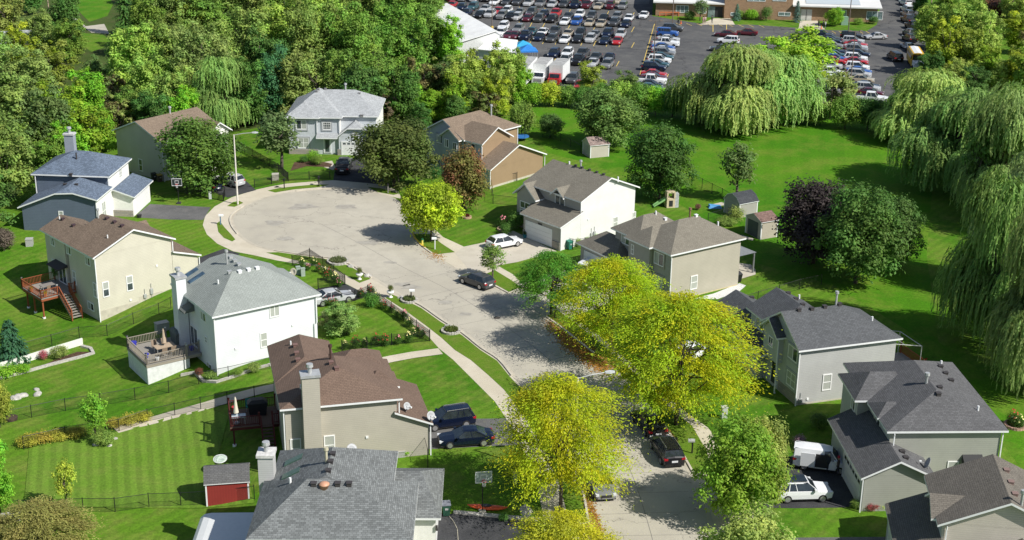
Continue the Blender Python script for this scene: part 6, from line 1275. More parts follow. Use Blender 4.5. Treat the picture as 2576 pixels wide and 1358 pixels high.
pot(hp(H12, -3.9, 4.7, .36), 'white pot by the near rail of the weathered deck', M_TRIM, .2, .35)
pot(hp(H13, -2.9, 6.0, .31), 'terracotta pot of yellow flowers near the stair on the red deck', plain('terracotta', (.45, .17, .07), .8), .22, .35, (.55, .48, .03)); pot(hp(H13, -3.4, 8.3, .31), 'terracotta pot of yellow flowers at the outer rail of the red deck', MATS['terracotta'], .22, .35, (.55, .48, .03))
table(H13, -1.9, 7.4, .31, 1.6, .9, plain('grey_table', (.22, .2, .18), .7), 'dark patio table on the raised red deck'); chair(H13, -2.4, 6.6, .31, 20, M_BRCH, 'dark patio chair in front of the table on the raised red deck'); tree_ = plant('young', hp(H13, .0, 9.6, .3), 2.0, .8, DARK, 'potted columnar shrub beside the sliding door on the red deck')
pot(hp(H11, -3.2, 10.5, .76), 'red tub in the far corner of the maroon deck', M_REDP, .3, .5); chair(H11, -2.0, 10.5, .76, 180, M_TEALP, 'teal folding chair against the far rail of the maroon deck')
# ------------------------------------------------------------ fences
M_IRON = plain('black_iron', (.012, .012, .013), .5); 
def meshmat():
    mt, T, n, l, b = newmat('chain_link_mesh'); b.inputs['Base Color'].default_value = (.02, .025, .02, 1); tr = n.new('ShaderNodeBsdfTransparent'); mx = n.new('ShaderNodeMixShader'); mx.inputs[0].default_value = .16
    l.new(tr.outputs[0], mx.inputs[1]); l.new(b.outputs[0], mx.inputs[2]); l.new(mx.outputs[0], n['Material Output'].inputs[0]); return mt
M_LINK = meshmat()
def fence(pts, label, style='link', h=1.2, step=3.0, mat=None, name=None):
    W_ = [gr(u, v) for u, v in pts]; r = empty(name or ('iron_fence' if style == 'iron' else 'chain_link_fence'), W_[0], 0, label, 'fence'); o0 = W_[0]; mat = mat or M_IRON; posts = []; R = MB(); P = MB(); L = MB()
    for a, b in zip(W_, W_[1:]):
        n = max(1, round((b - a).length / step)); q = [a.lerp(b, i / n) for i in range(n + 1)]
        for k in q: k.z = zg(k.x, k.y)
        posts += q if not posts else q[1:]
        for c, d in zip(q, q[1:]):
            c2, d2 = c - o0, d - o0; up = Vector((0, 0, h))
            if style == 'iron':
                for zz in (.12, h - .12, h - .3): R.cyl(c2 + Vector((0, 0, zz)), d2 + Vector((0, 0, zz)), .016, n=4)
                m_ = int((d - c).length / .13)
                for i in range(m_): e = c2.lerp(d2, (i + .5) / m_); P.box(e.x - .014, e.x + .014, e.y - .014, e.y + .014, e.z + .05, e.z + h)
            else: R.cyl(c2 + up, d2 + up, .022, n=5); R.cyl(c2 + up * .05, d2 + up * .05, .01, n=4); L.poly([c2 + up * .04, d2 + up * .04, d2 + up * .98, c2 + up * .98])
    R.build('rail', mat, r)
    if P.f: P.build('pickets', mat, r)
    if L.f: L.build('wire_mesh', M_LINK, r)
    for q in posts[:100]:
        e = q - o0; f = MB(); f.cyl(e - Vector((0, 0, .2)), e + Vector((0, 0, h + .1)), .042 if style == 'iron' else .038, n=6); f.build('post', mat, r)
    return r
fence([(735, 668), (779, 650), (812, 672), (868, 716), (868, 716 + 1), (800, 728)], 'black iron picket fence round the upper flower bed', 'iron')
fence([(808, 772), (893, 757), (925, 744), (1081, 858), (985, 868), (860, 886)], 'black iron picket fence round the large garden shrub', 'iron')
fence([(595, 372), (700, 432), (725, 455), (640, 472)], 'black iron fence beside the pale tan house yard', 'iron'); fence([(725, 455), (830, 450)], 'black iron fence in front of the grey stucco house', 'iron')
fence([(440, 480), (470, 488), (562, 506), (566, 492)], 'low black fence by the street lamp and tan driveway', 'iron', 1.1)
fence([(0, 1068), (80, 1050), (165, 1033), (340, 1006), (425, 988), (500, 966), (575, 952), (690, 925)], 'long chain-link fence between the two left lawns, upper')
fence([(60, 1130), (165, 1105), (300, 1085), (372, 1060), (440, 1045), (505, 1030), (572, 1017), (640, 1002), (690, 990)], 'chain-link fence along the garden path, lower side')
fence([(0, 1296), (50, 1292), (210, 1287), (290, 1287), (375, 1275), (455, 1272), (540, 1268), (640, 1255)], 'chain-link fence along the near edge of the striped lawn')
fence([(0, 910), (60, 890), (200, 850), (270, 845), (336, 815), (400, 790), (430, 775)], 'chain-link fence below the beige house lawn')
fence([(1235, 470), (1265, 462), (1300, 455)], 'low dark fence beside the brown sided garage'); fence([(1235, 472), (1240, 512), (1312, 520)], 'low dark fence at the gabled house side yard')
fence([(1330, 330), (1365, 345), (1410, 355), (1460, 385)], 'chain-link fence on the lawn below the hedge'); fence([(1640, 470), (1740, 460), (1765, 475), (1815, 500), (1850, 520)], 'dark fence behind the play tower', h=1.4)
fence([(1415, 618), (1440, 628), (1470, 625), (1510, 640)], 'dark fence between the gabled house and the taupe roofed house', h=1.3); fence([(1780, 560), (1830, 545), (1880, 530)], 'wire fence between the two sheds')
fence([(1800, 790), (1905, 760), (2010, 728), (2065, 716)], 'wire fence behind the slate roofed house'); fence([(1067, 1140), (1076, 1175)], 'short dark gate fence beside the tan house corner', h=1.6)
# ------------------------------------------------------------ low walls, edgings, stones
def wallrun(name, label, pts, wd, h, mat, cat='garden wall', seg=None):
    W_ = []
    src = [gr(u, v) for u, v in pts]
    for a, b in zip(src, src[1:]): n = max(1, int((b - a).length / 1.2)); W_ += [a.lerp(b, i / n) for i in range(n)]
    W_.append(src[-1]); o0 = W_[0].copy(); rr = []
    for i, c in enumerate(W_):
        d = (W_[min(i + 1, len(W_) - 1)] - W_[max(i - 1, 0)]); d.z = 0; d.normalize(); nn = Vector((-d.y, d.x, 0)) * wd / 2; c = c - o0; c.z = zg(W_[i].x, W_[i].y) - o0.z; rr.append([c - nn - Vector((0, 0, .3)), c + nn - Vector((0, 0, .3)), c + nn + Vector((0, 0, h)), c - nn + Vector((0, 0, h))])
    f = MB(); f.rings(rr); o = f.build(name, mat); fixn(o); o.location = o0; tag(o, label, cat); return o
wallrun('garden_wall', 'low white garden wall at the left edge', [(-20, 935), (60, 912), (130, 890), (208, 866)], .15, .7, plain('white_wall', (.68, .68, .62), .8)); wallrun('stone_edging', 'pale stone edging round the bed at the left edge', [(-10, 955), (60, 938), (130, 918), (200, 900), (235, 890), (228, 878), (205, 872)], .35, .2, G_STONE, 'edging')
wallrun('stone_edging', 'pale stone edging along the beds by the white house wall', [(455, 945), (490, 938), (512, 960), (545, 962), (590, 948), (640, 930), (683, 918)], .3, .2, G_STONE, 'edging'); wallrun('stone_wall', 'row of pale block stones in the lower left corner', [(-10, 1312), (25, 1308), (60, 1304)], .6, .55, G_STONE)
drape('planting_bed', [(95, 925), (150, 900), (195, 885), (228, 885), (190, 898), (130, 915)], G_MULCH, .03)
def ringbed(u, v, ru, label, c, wd=.35, mat=None, grass=True):
    p = gr(u, v); s = pxm(p); R0 = ru / s; r = empty('stone_ring_bed', p, 0, label, 'planter', 'round stone rings in the verge'); f = MB(); n = 22
    for k in range(n):
        a = 6.283 * k / n; b = 6.283 * (k + .86) / n; f.prism([(math.cos(a) * R0, math.sin(a) * R0, -.1), (math.cos(b) * R0, math.sin(b) * R0, -.1), (math.cos(b) * (R0 - .25), math.sin(b) * (R0 - .25), -.1), (math.cos(a) * (R0 - .25), math.sin(a) * (R0 - .25), -.1)], (0, 0, .32 + .04 * (k % 2)))
    f.build('stone_ring', mat or G_STONE, r); f = MB(); f.lathe([(R0 - .26, -.05), (R0 - .27, .12), (.1, .16)], n=16); f.build('soil', G_MULCH, r); q = []
    for i in range(700): a = rnd.uniform(0, 6.28); k = (R0 - .3) * rnd.random() ** .5; q.append((Vector((math.cos(a) * k, math.sin(a) * k, .22 + rnd.uniform(0, .22))), (Vector((0, 0, .6)) + rv()).normalized(), Vector((0, 0, 1)) + rv() * .6, .16, .03, rnd.random(), rnd.random()))
    obj('plants', leaf_mesh('ring_plants', q, L_PLAIN), r, c)
ringbed(850, 659, 28, 'round stone ring with grassy plants nearest the cul-de-sac', (.16, .20, .08)); ringbed(1029, 757, 22, 'round stone ring around the white mailbox', (.14, .19, .06)); ringbed(1134, 834, 25, 'round stone ring with a boulder, farthest down the street', (.13, .18, .04)); ringbed(1174, 548, 12, 'brick ring of red plants behind the round yellow green maple', (.16, .05, .03), mat=plain('brick_ring', (.42, .29, .19), .9)); ringbed(1268, 578, 18, 'stone planter ring in front of the gabled house', (.06, .12, .03), mat=plain('tan_ring', (.38, .27, .19), .9)); ringbed(2552, 1072, 28, 'stone edged island bed with bird bath at the right edge', (.12, .14, .03), mat=plain('pink_ring', (.42, .26, .2), .9))
def boulder(u, v, s, label, mat=None):
    p = gr(u, v); import bmesh
    b = bmesh.new(); bmesh.ops.create_icosphere(b, subdivisions=2, radius=1)
    for q in b.verts: q.co = Vector((q.co.x * s * 1.15, q.co.y * s * .85, max(q.co.z, -.3) * s * .75)) * rnd.uniform(.84, 1.1)
    me = bpy.data.meshes.new('boulder'); b.to_mesh(me); b.free(); me.materials.append(mat or G_STONE); o = obj('boulder', me); o.location = p; o.rotation_euler.z = rnd.uniform(0, 6); tag(o, label, 'boulder', 'boulders')
for u, v, s, lb in [(882, 671, .42, 'grey boulder beside the uppermost stone ring'), (925, 695, .42, 'grey boulder at the corner of the driveway apron'), (1008, 749, .35, 'grey boulder left of the mailbox ring'), (1128, 822, .45, 'grey boulder behind the farthest stone ring'), (1322, 1287, .62, 'large grey boulder at the basketball driveway edge'), (45, 1000, .5, 'left pale rock in the rock pile on the left lawn'), (58, 996, .45, 'middle pale rock in the rock pile on the left lawn'), (35, 1002, .4, 'smallest pale rock in the rock pile on the left lawn'), (95, 992, .45, 'upright pale rock on the left lawn beside the rock pile'), (92, 980, .3, 'small white rock on top of the upright rock'), (240, 1120, .3, 'tan rock left in the sapling bed'), (276, 1122, .25, 'small pale rock right in the sapling bed'), (290, 1104, .25, 'white rock at the right rim of the sapling bed')]: boulder(u, v, s, lb, plain('lawn_rock', (.40, .385, .35), .9, var=.35, scale=3, bump=.5))
f_ = plain('dark_wood_ring', (.07, .045, .035), .9); p = gr(28, 1055); r = empty('fire_pit', p, 0, 'round dark fire pit cover on the left lawn', 'fire pit'); f = MB(); f.lathe([(.55, -.1), (.6, .25), (.3, .38), (.05, .4)], n=16); f.build('cover', f_, r)
# ------------------------------------------------------------ street furniture
M_POLE = plain('lamp_pole_concrete', (.62, .58, .52), .7); M_LUM = plain('luminaire_grey', (.5, .52, .53), .5)
def lamp(u, v, hgt, arm, az, label, mat=None):
    p = gr(u, v); r = empty('street_lamp', p, R_(az), label, 'street lamp'); f = MB(); f.cyl((0, 0, -.2), (0, 0, hgt), .13, .075, 10); f.build('pole', mat or M_POLE, r); f = MB(); f.tube([(0, 0, hgt - .05), (arm * .5, 0, hgt + .18), (arm, 0, hgt + .28)], .045); f.build('arm', M_GALV, r); f = MB(); f.rings([[(arm - .1, -.1, hgt + .22), (arm - .1, .1, hgt + .22), (arm - .1, .1, hgt + .36), (arm - .1, -.1, hgt + .36)], [(arm + .3, -.17, hgt + .2), (arm + .3, .17, hgt + .2), (arm + .3, .15, hgt + .4), (arm + .3, -.15, hgt + .4)], [(arm + .7, -.1, hgt + .24), (arm + .7, .1, hgt + .24), (arm + .7, .1, hgt + .34), (arm + .7, -.1, hgt + .34)]]); f.build('lamp_head', M_LUM, r)
lamp(598, 514, 9.3, 2.4, 2, 'tall concrete street lamp on the cul-de-sac verge')
p = gr(1445, 1210); lamp(1445, 1210, zline(p, 950), 2.3, 12, 'street lamp rising through the yellow honey locust')
def lotlamp(u, vt, vb, label, yb=True):
    p = at(u, vb); h = zline(p, vt); r = empty('lot_lamp', p, R_(4), label, 'lamp post', 'parking lot lamp posts'); f = MB(); f.cyl((0, 0, 0), (0, 0, h), .11, .08, 8); f.build('pole', plain('lot_pole', (.16, .13, .11), .7), r); f = MB(); f.box(-1.0, 1.0, -.04, .04, h - .1, h - .03); f.box(-1.35, -.75, -.2, .2, h - .06, h + .1); f.box(.75, 1.35, -.2, .2, h - .06, h + .1); f.build('lamp_head', MATS['lot_pole'], r)
    f = MB(); f.cyl((0, 0, -.1), (0, 0, .8), .34, .32, 10); f.build('base', M_YELLOW, r)
lotlamp(1643, 52, 176, 'lot lamp post with yellow base in the central slanted column'); lotlamp(1237, -14, 75, 'lot lamp post at the left end of the car rows'); lotlamp(1690, -70, 75, 'lot lamp post in front of the school windows'); lotlamp(2139, 78, 204, 'lot lamp post with yellow base in the right column'); lotlamp(2132, -60, 92, 'lot lamp post at the far end of the right column')
for u, vt, h_, lb in ((131, -20, 11, 'tan wooden utility pole among the trees at the top left'), (2342, -15, 6, 'pale pole at the thicket edge by the right lawn')):
    p = at(u, 110 if u < 500 else 8); r = empty('utility_pole', p, 0, lb, 'pole'); f = MB(); f.cyl((0, 0, -.3), (0, 0, zline(p, vt)), .17, .12); f.build('pole', plain('pole_wood', (.38, .30, .21), .9), r); f = MB(); f.box(-.9, .9, -.06, .06, zline(p, vt) - .6, zline(p, vt) - .45); f.build('crossarm', MATS['pole_wood'], r)
def mailbox(u, v, mat, pm, label, az=0, h=1.1):
    p = gr(u, v); r = empty('mailbox', p, R_(az), label, 'mailbox', 'kerbside mailboxes'); f = MB(); f.box(-.06, .06, -.06, .06, -.2, h); f.build('post', pm, r); f = MB(); f.rings([[(x, -.13, h), (x, .13, h), (x, .13, h + .16), (x, .08, h + .25), (x, -.08, h + .25), (x, -.13, h + .16)] for x in (-.18, .38)]); f.build('box', mat, r)
M_BLUEPST = plain('blue_post', (.10, .20, .30), .7)
mailbox(555, 565, M_TRIM, M_BLUEPST, 'white mailbox on a blue post at the left of the bulb'); mailbox(715, 474, M_IRON, M_IRON, 'black mailbox at the upper left of the bulb', 90); mailbox(802, 468, M_IRON, M_IRON, 'black mailbox opposite the stucco house path', 90); mailbox(976, 486, M_IRON, plain('grey_post', (.25, .24, .22), .8), 'dark mailbox on a grey post right of the black driveway', 90); mailbox(1094, 627, M_TRIM, M_TRIM, 'white mailbox on a white post beside the yellow kerb', 180, 1.25); mailbox(1034, 757, M_TRIM, M_IRON, 'white mailbox standing in the stone ring', 0); mailbox(1740, 1140, M_GALV, M_IRON, 'silver mailbox at the right kerb beside the black SUV', 180); mailbox(1395, 800, M_IRON, M_IRON, 'dark mailbox in the shaded verge under the locust', 180)
M_URN = plain('white_urn', (.70, .70, .67), .7)
for u, v, lb in ((904, 703, 'white urn planter above the driveway apron'), (982, 748, 'white urn planter below the driveway apron')):
    p = gr(u, v); r = empty('urn_planter', p, 0, lb, 'planter', 'white urn planters'); f = MB(); f.lathe([(.25, 0), (.25, .08), (.1, .2), (.12, .32), (.36, .55), (.40, .72), (.34, .73)], n=14); f.build('urn', M_URN, r, True); o = obj('foliage', PR['shrub'][0][0], r, (.10, .14, .02)); o.location = (0, 0, .66); o.scale = (.34, .34, .5)
def hoop(u, v, az, h, label, clear=True):
    p = gr(u, v); r = empty('basketball_hoop', p, R_(az), label, 'basketball hoop'); r.scale = (.86, .72, 1); f = MB(); f.cyl((0, 0, 0), (0, 0, h + .3), .06); f.tube([(0, 0, h - .2), (.55, 0, h + .1)], .045); f.tube([(0, 0, h + .3), (.55, 0, h + .5)], .045); f.build('pole', M_IRON, r); f = MB(); f.box(-.35, .3, -.35, .35, 0, .18); f.build('base', plain('hoop_base', (.04, .04, .045), .7) if not clear else M_FOUND, r)
    f = MB(); f.box(.58, .62, -.85, .85, h - .12, h + .72); f.build('backboard', plain('backboard_grey_' + str(clear), (.30, .36, .34) if clear else (.03, .035, .04), .25), r); f = MB()
    for a, b, c, d in ((-.9, .9, h + .725, h + .79), (-.9, .9, h - .19, h - .125), (-.9, -.855, h - .12, h + .72), (.855, .9, h - .12, h + .72), (-.33, .33, h + .47, h + .52), (-.33, .33, h + .12, h + .16), (-.33, -.28, h + .16, h + .47), (.28, .33, h + .16, h + .47)): f.box(.625, .64, a, b, c, d)
    f.build('backboard_frame', M_TRIM, r); f = MB(); n = 14
    f.tube([(.87 + .23 * math.cos(6.283 * k / n), .23 * math.sin(6.283 * k / n), h + .05) for k in range(n + 1)], .025); f.build('rim', M_REDP, r); f = MB()
    for k in range(10): a = 6.283 * k / 10; f.tube([(.87 + .22 * math.cos(a), .22 * math.sin(a), h + .04), (.87 + .13 * math.cos(a + .35), .13 * math.sin(a + .35), h - .38)], .016, 4)
    f.build('net', M_TRIM, r)
hoop(1213, 1288, -80, 3.05, 'basketball hoop with clear backboard beside the orange kayak'); hoop(450, 512, -85, 2.75, 'basketball hoop with black backboard on the blue grey house drive', False)
p = gr(1226, 1281); r = empty('kayak', p, R_(-6), 'orange kayak lying on the grass behind the basketball hoop', 'kayak'); f = MB(); K = plain('kayak_orange', (.62, .10, .03), .4)
f.rings([[(x, math.cos(a) * w_ , .18 + up + math.sin(a) * hh) for a in [6.283 * k / 10 for k in range(10)]] for x, w_, hh, up in ((-1.6, .03, .03, .14), (-1.3, .17, .1, .06), (-.8, .3, .15, .02), (0, .36, .17, 0), (.8, .3, .15, .02), (1.3, .17, .1, .06), (1.6, .03, .03, .14))]); f.build('hull', K, r, True)
f = MB(); f.lathe([(.24, 0), (.26, .04), (.2, .06)], n=12); o = f.build('cockpit', M_BLACKP, r); o.location = (-.1, 0, .32); o.scale = (1.7, .9, 1)
def bin_(u, v, az, mat, lid, label):
    p = gr(u, v); r = empty('wheelie_bin', p, R_(az), label, 'bin'); f = MB(); f.rings([[(-.24, -.24, .08), (.24, -.24, .08), (.24, .24, .08), (-.24, .24, .08)], [(-.31, -.31, 1.0), (.31, -.31, 1.0), (.31, .31, 1.0), (-.31, .31, 1.0)]]); f.build('body', mat, r); f = MB(); f.prism([(-.34, -.34, 1.0), (.34, -.34, 1.0), (.34, .34, 1.08), (-.34, .34, 1.08)], (0, 0, .06)); f.build('lid', lid, r); f = MB()
    for s in (-.2, .2): f.cyl((s, .3, .12), (s + .06, .3, .12), .12, n=10)
    f.build('wheels', M_TYRE, r); f = MB(); f.box(-.12, .12, -.315, -.29, .62, .78); f.build('panel', M_GALV, r)
M_GREENP = plain('bin_green', (.02, .07, .045), .5); bin_(1122, 1296, 10, M_GREENP, plain('bin_lid_grey', (.16, .17, .2), .5), 'dark green wheeled bin with grey lid at the driveway corner'); bin_(1432, 627, 35, plain('bin_teal', (.02, .16, .11), .5), MATS['bin_teal'], 'green wheeled bin beside the gabled house garage')
bin_(388, 455, 40, plain('bin_black', (.03, .03, .03), .6), MATS['bin_black'], 'black bin against the pale tan house wall'); bin_(402, 458, 40, plain('bin_brown', (.10, .07, .05), .6), plain('lid_yellow', (.4, .28, .05), .6), 'brown bin with yellow lid against the pale tan house wall')
M_DISH = plain('dish_grey', (.36, .37, .385), .5)
def dish(pos, az, label, r_=.33, el=25, stand=.5, mat=None):
    r = empty('satellite_dish', pos, R_(az), label, 'satellite dish'); f = MB(); f.cyl((0, 0, -.3), (0, 0, stand), .03); f.tube([(0, 0, stand), (.25, 0, stand - .05), (.62, 0, stand + .12)], .02); f.build('mount', M_GALV, r); f = MB(); f.lathe([(.02, -.02), (r_ * .6, .03), (r_, .12), (r_ * .98, .135), (r_ * .55, .06), (.02, .02)], n=18); o = f.build('reflector', mat or M_DISH, r, True); o.rotation_euler = (0, R_(90 - el), 0); o.location = (0, 0, stand); f = MB(); f.box(.56, .74, -.06, .06, stand + .08, stand + .2); f.build('receiver', M_TRIM, r)
dish(hp(H11, 10.4, 1.0, H11.zr(10.4, 1.0)), -50, 'satellite dish in the middle of the brown garage roof'); dish(hp(H11, 12.3, .4, H11.zr(12.3, .4)), -50, 'satellite dish at the outer corner of the brown garage roof', .4); dish(hp(H8, -1.9, -2.9, H8.zr(-1.9, -2.9)), 175, 'satellite dish on the charcoal garage roof edge', .45); dish(hp(H12, 12.6, 8.8, H12.zr(12.6, 8.8)), -120, 'cream satellite dish on the silver roofed garage', .42, 20, .6, plain('dish_cream', (.60, .55, .42), .6)); dish(hp(H11, 5.6, -.3, 1.0), -60, 'satellite dish behind the grey roof ridge by the tan wall', .45, 35, .6); dish(hp(H3, 13.3, .2, 3.0), -30, 'satellite dish on the stucco house corner', .4)
p = gr(556, 1188); r = empty('satellite_dish', p, 0, 'large mesh satellite dish on a stand behind the red shed', 'satellite dish'); f = MB(); f.cyl((0, 0, -.3), (0, 0, 1.15), .06)
for a in (0, 2.1, 4.2): f.cyl((0, 0, .7), (.5 * math.cos(a), .5 * math.sin(a), 0), .03)
f.build('mount', M_TRIM, r); f = MB(); f.lathe([(.05, 0), (.45, .06), (.8, .2), (.79, .23), (.45, .1), (.05, .04)], n=20); o = f.build('reflector', plain('mesh_dish', (.42, .50, .42), .5), r, True); o.location = (0, 0, 1.15); o.rotation_euler = (R_(12), 0, 0); o.scale = (.68, .68, .68); f = MB(); f.tube([(.82 * math.cos(6.283 * k / 20), .82 * math.sin(6.283 * k / 20), .22) for k in range(21)], .03)
for a in (0, 2.1, 4.2): f.tube([(.6 * math.cos(a), .6 * math.sin(a), .15), (0, 0, .75)], .015)
f.build('rim', M_TRIM, o)
def box_(name, u, v, az, sx, sy, sz, mat, label, cat, lid=True):
    p = gr(u, v); r = empty(name, p, R_(az), label, cat); f = MB(); f.box(-sx / 2, sx / 2, -sy / 2, sy / 2, -.1, sz); f.build('cabinet', mat, r)
    f = MB(); f.box(-sx / 2 - .03, sx / 2 + .03, -sy / 2 - .03, sy / 2 + .03, sz + .002, sz + .07); f.build('lid', mat, r)
M_UTIL = plain('utility_green', (.30, .36, .31), .6); M_AC = siding('air_conditioner_grey', (.38, .38, .36), .06, .6)
box_('utility_box', 750, 690, 20, .45, .35, .9, M_UTIL, 'left pale green utility pedestal in the iron fenced lawn', 'utility box'); box_('utility_box', 762, 694, 20, .45, .35, .9, M_UTIL, 'right pale green utility pedestal in the iron fenced lawn', 'utility box'); box_('utility_box', 693, 452, 10, .9, .8, .8, plain('utility_tan', (.42, .40, .34), .7), 'tan utility cabinet behind the black iron fence', 'utility box'); box_('utility_box', 529, 500, 10, .35, .3, .9, plain('utility_grey', (.50, .52, .5), .6), 'pale grey pedestal by the low black fence', 'utility box'); box_('utility_box', 1820, 1052, 10, .5, .45, 1.1, MATS['utility_grey'], 'white utility pedestal beside the pale green tree', 'utility box'); box_('utility_box', 1296, 1215, 0, .35, .35, .9, M_UTIL, 'pale pedestal in the shade of the yellow locust', 'utility box'); box_('utility_box', 2122, 62, 0, 1.5, 1.4, 1.7, plain('transformer_green', (.20, .32, .24), .6), 'green transformer cabinet on the school lawn', 'utility box')
box_('air_conditioner', 75, 617, 10, .8, .8, .8, M_AC, 'grey air conditioner by the blue grey house wall', 'air conditioner'); box_('air_conditioner', 408, 832, 35, 1.3, .8, .9, M_AC, 'grey air conditioner behind the weathered deck', 'air conditioner'); box_('air_conditioner', 1007, 1147, 14, .7, .6, .5, M_AC, 'small grey box by the tan house wall plants', 'air conditioner')
p = gr(1062, 615); r = empty('fire_hydrant', p, 0, 'green and yellow fire hydrant under the round maple', 'hydrant'); f = MB(); f.lathe([(.16, -.05), (.16, .1), (.12, .12), (.12, .6)], n=10); f.build('body', plain('hydrant_yellow', (.5, .42, .05), .5), r, True); f = MB(); f.lathe([(.15, .6), (.15, .68), (.08, .8), (.03, .85)], n=10); f.cyl((-.2, 0, .45), (.2, 0, .45), .06); f.build('cap', plain('hydrant_green', (.03, .2, .08), .5), r, True)
pot(gr(1405, 622), 'teal pot of leafy plants at the right of the garage door', plain('teal_pot', (.02, .16, .2), .4), .3, .45, (.16, .20, .03)); pot(gr(1320, 598), 'teal pot of plants at the left of the garage door', MATS['teal_pot'], .28, .45, (.05, .11, .03)); pot(gr(350, 547), 'dark round pot at the blue grey house garage corner', M_BLACKP, .35, .4)
pot(gr(2548, 1068), 'white bird bath in the island bed at the right edge', M_URN, .4, .6)
# leaves on the road
lf = []
for (u0, v0, u1, v1, wd, n) in ((1385, 812, 1500, 905, 24, 3500), (1420, 850, 1530, 930, 28, 4000), (1476, 1240, 1492, 1358, 16, 700), (1485, 1270, 1512, 1358, 14, 500), (1075, 632, 1110, 650, 16, 250), (1655, 1065, 1700, 1110, 10, 250), (1390, 1290, 1470, 1305, 8, 250)):
    for i in range(n):
        k = rnd.random(); p = at(u0 + (u1 - u0) * k + rnd.gauss(0, wd * .5), v0 + (v1 - v0) * k + rnd.gauss(0, wd * .35), .03); lf.append((p, (Vector((0, 0, 1)) + rv() * .2).normalized(), rv(), .10, .06, rnd.random(), rnd.random()))
tag(obj('fallen_leaves', leaf_mesh('fallen_leaves', lf, L_PLAIN), None, (.42, .23, .04)), kind='stuff')
# hose on the black drive
f = MB(); f.tube([at(1128, 1296, .03), at(1140, 1310, .03), at(1150, 1330, .03), at(1152, 1358, .03), at(1140, 1400, .03)], .025); tag(f.build('garden_hose', plain('hose_tan', (.45, .42, .33), .6)), 'pale garden hose trailing across the black driveway', 'hose')
# play tower, trampoline, patio cover
p = gr(1684, 520); r = empty('play_tower', p, R_(10), 'beige plastic play tower with green slide on the lawn', 'play tower'); B = plain('play_beige', (.56, .47, .32), .6); f = MB(); f.box(-.55, .55, -.5, .5, 0, 1.25)
for x in (-.48, .48):
    for y in (-.43, .43): f.box(x - .09, x + .09, y - .09, y + .09, 1.25, 2.0)
f.box(-.55, .55, -.5, .5, 2.0, 2.15); f.build('tower', B, r); f = MB(); f.box(-.25, .25, -.53, -.5, .2, 1.0); f.build('doorway', M_BLACKP, r); f = MB(); f.box(.56, 1.05, -.45, .45, 0, 1.9); f.build('climbing_wall', plain('play_grey', (.40, .41, .42), .7, var=.25), r); f = MB(); f.prism([(-.56, -.3, 1.1), (-.56, .3, 1.1), (-2.2, .3, .12), (-2.2, -.3, .12)], (0, 0, .06)); f.prism([(-.56, -.34, 1.1), (-2.2, -.34, .12), (-2.2, -.34, .35), (-.56, -.34, 1.35)], (0, .05, 0)); f.prism([(-.56, .3, 1.1), (-2.2, .3, .12), (-2.2, .3, .35), (-.56, .3, 1.35)], (0, .05, 0)); f.build('slide', plain('slide_green', (.22, .42, .16), .4), r)
p = gr(1309, 352); r = empty('trampoline', p, 0, 'small blue trampoline behind the brown sided house', 'trampoline'); f = MB(); f.lathe([(1.3, .55), (1.3, .65), (1.0, .66)], n=18); f.build('pad', plain('pad_blue', (.03, .15, .4), .6), r); f = MB(); f.lathe([(1.0, .6), (.05, .6)], n=18)
for k in range(6): a = k * 1.047; f.cyl((1.25 * math.cos(a), 1.25 * math.sin(a), 0), (1.25 * math.cos(a), 1.25 * math.sin(a), 2.2), .03)
f.build('frame', M_BLACKP, r)
p = gr(1798, 522); f = MB(); f.rings([[(-.9, -.5, 0), (.9, -.5, 0), (.9, .5, 0), (-.9, .5, 0)], [(-.7, -.3, .35), (.6, -.35, .3), (.7, .3, .3), (-.8, .35, .4)]]); o = f.build('folded_tarp', plain('tarp_blue', (.08, .28, .55), .5, var=.25)); o.location = p; tag(o, 'crumpled blue tarp on the concrete pad by the grey shed', 'tarp')
r = empty('patio_cover', H6.o, H6.root.rotation_euler.z, 'grey metal hipped patio cover behind the taupe roofed house', 'patio cover'); f = MB(); M_PC = plain('patio_roof_grey', (.22, .235, .24), .4, .3)
a, b, c, d = (10.3, 1.8, 2.5), (14.3, 1.8, 2.5), (14.3, 6.2, 2.5), (10.3, 6.2, 2.5); t1, t2 = (10.3, 4.0, 3.4), (12.2, 4.0, 3.4)
f.poly([a, b, t2, t1]); f.poly([b, c, t2]); f.poly([c, d, t1, t2]); f.poly([d, c, b, a]); f.poly([a, t1, d]); f.build('roof', M_PC, r)
for x, y in ((14.1, 2.0), (14.1, 6.0), (10.6, 2.0)): f = MB(); f.box(x - .08, x + .08, y - .08, y + .08, -.1, 2.5); f.build('post', M_PC, r)
# ------------------------------------------------------------ school, white hall, canopies, people
M_BRICK = brickmat('school_brick', (.34, .20, .11), (.25, .14, .075), (.36, .28, .2), .45, .16); M_FLAT = plain('school_roof_pale', (.60, .60, .58), .8, var=.08, scale=.3)
def bbox(name, x0, y0, ang, L, D, hgt, label): pass
p = at(1648, 41); d = at(2205, 58) - p; SA = math.atan2(d.y, d.x)
r = empty('school', p, SA, 'brick school with pale flat roof at the top of the view', 'school'); EX = Vector((math.cos(SA), math.sin(SA), 0)); EY = Vector((-EX.y, EX.x, 0))
def sl_(u, v, z=0): d = at(u, v, z) - p; return d.dot(EX), d.dot(EY)
x1, y1 = sl_(1820, 46); x2, y2 = sl_(1990, 50); x3, y3 = sl_(2205, 58)
f = MB(); f.box(0, x1, 1.0, 22, -.5, 3.0); f.box(x1, x2, .2, 24, -.5, 8.0); f.box(x2, x3, .6, 22, -.5, 3.2); f.build('wall', M_BRICK, r)
f = MB()
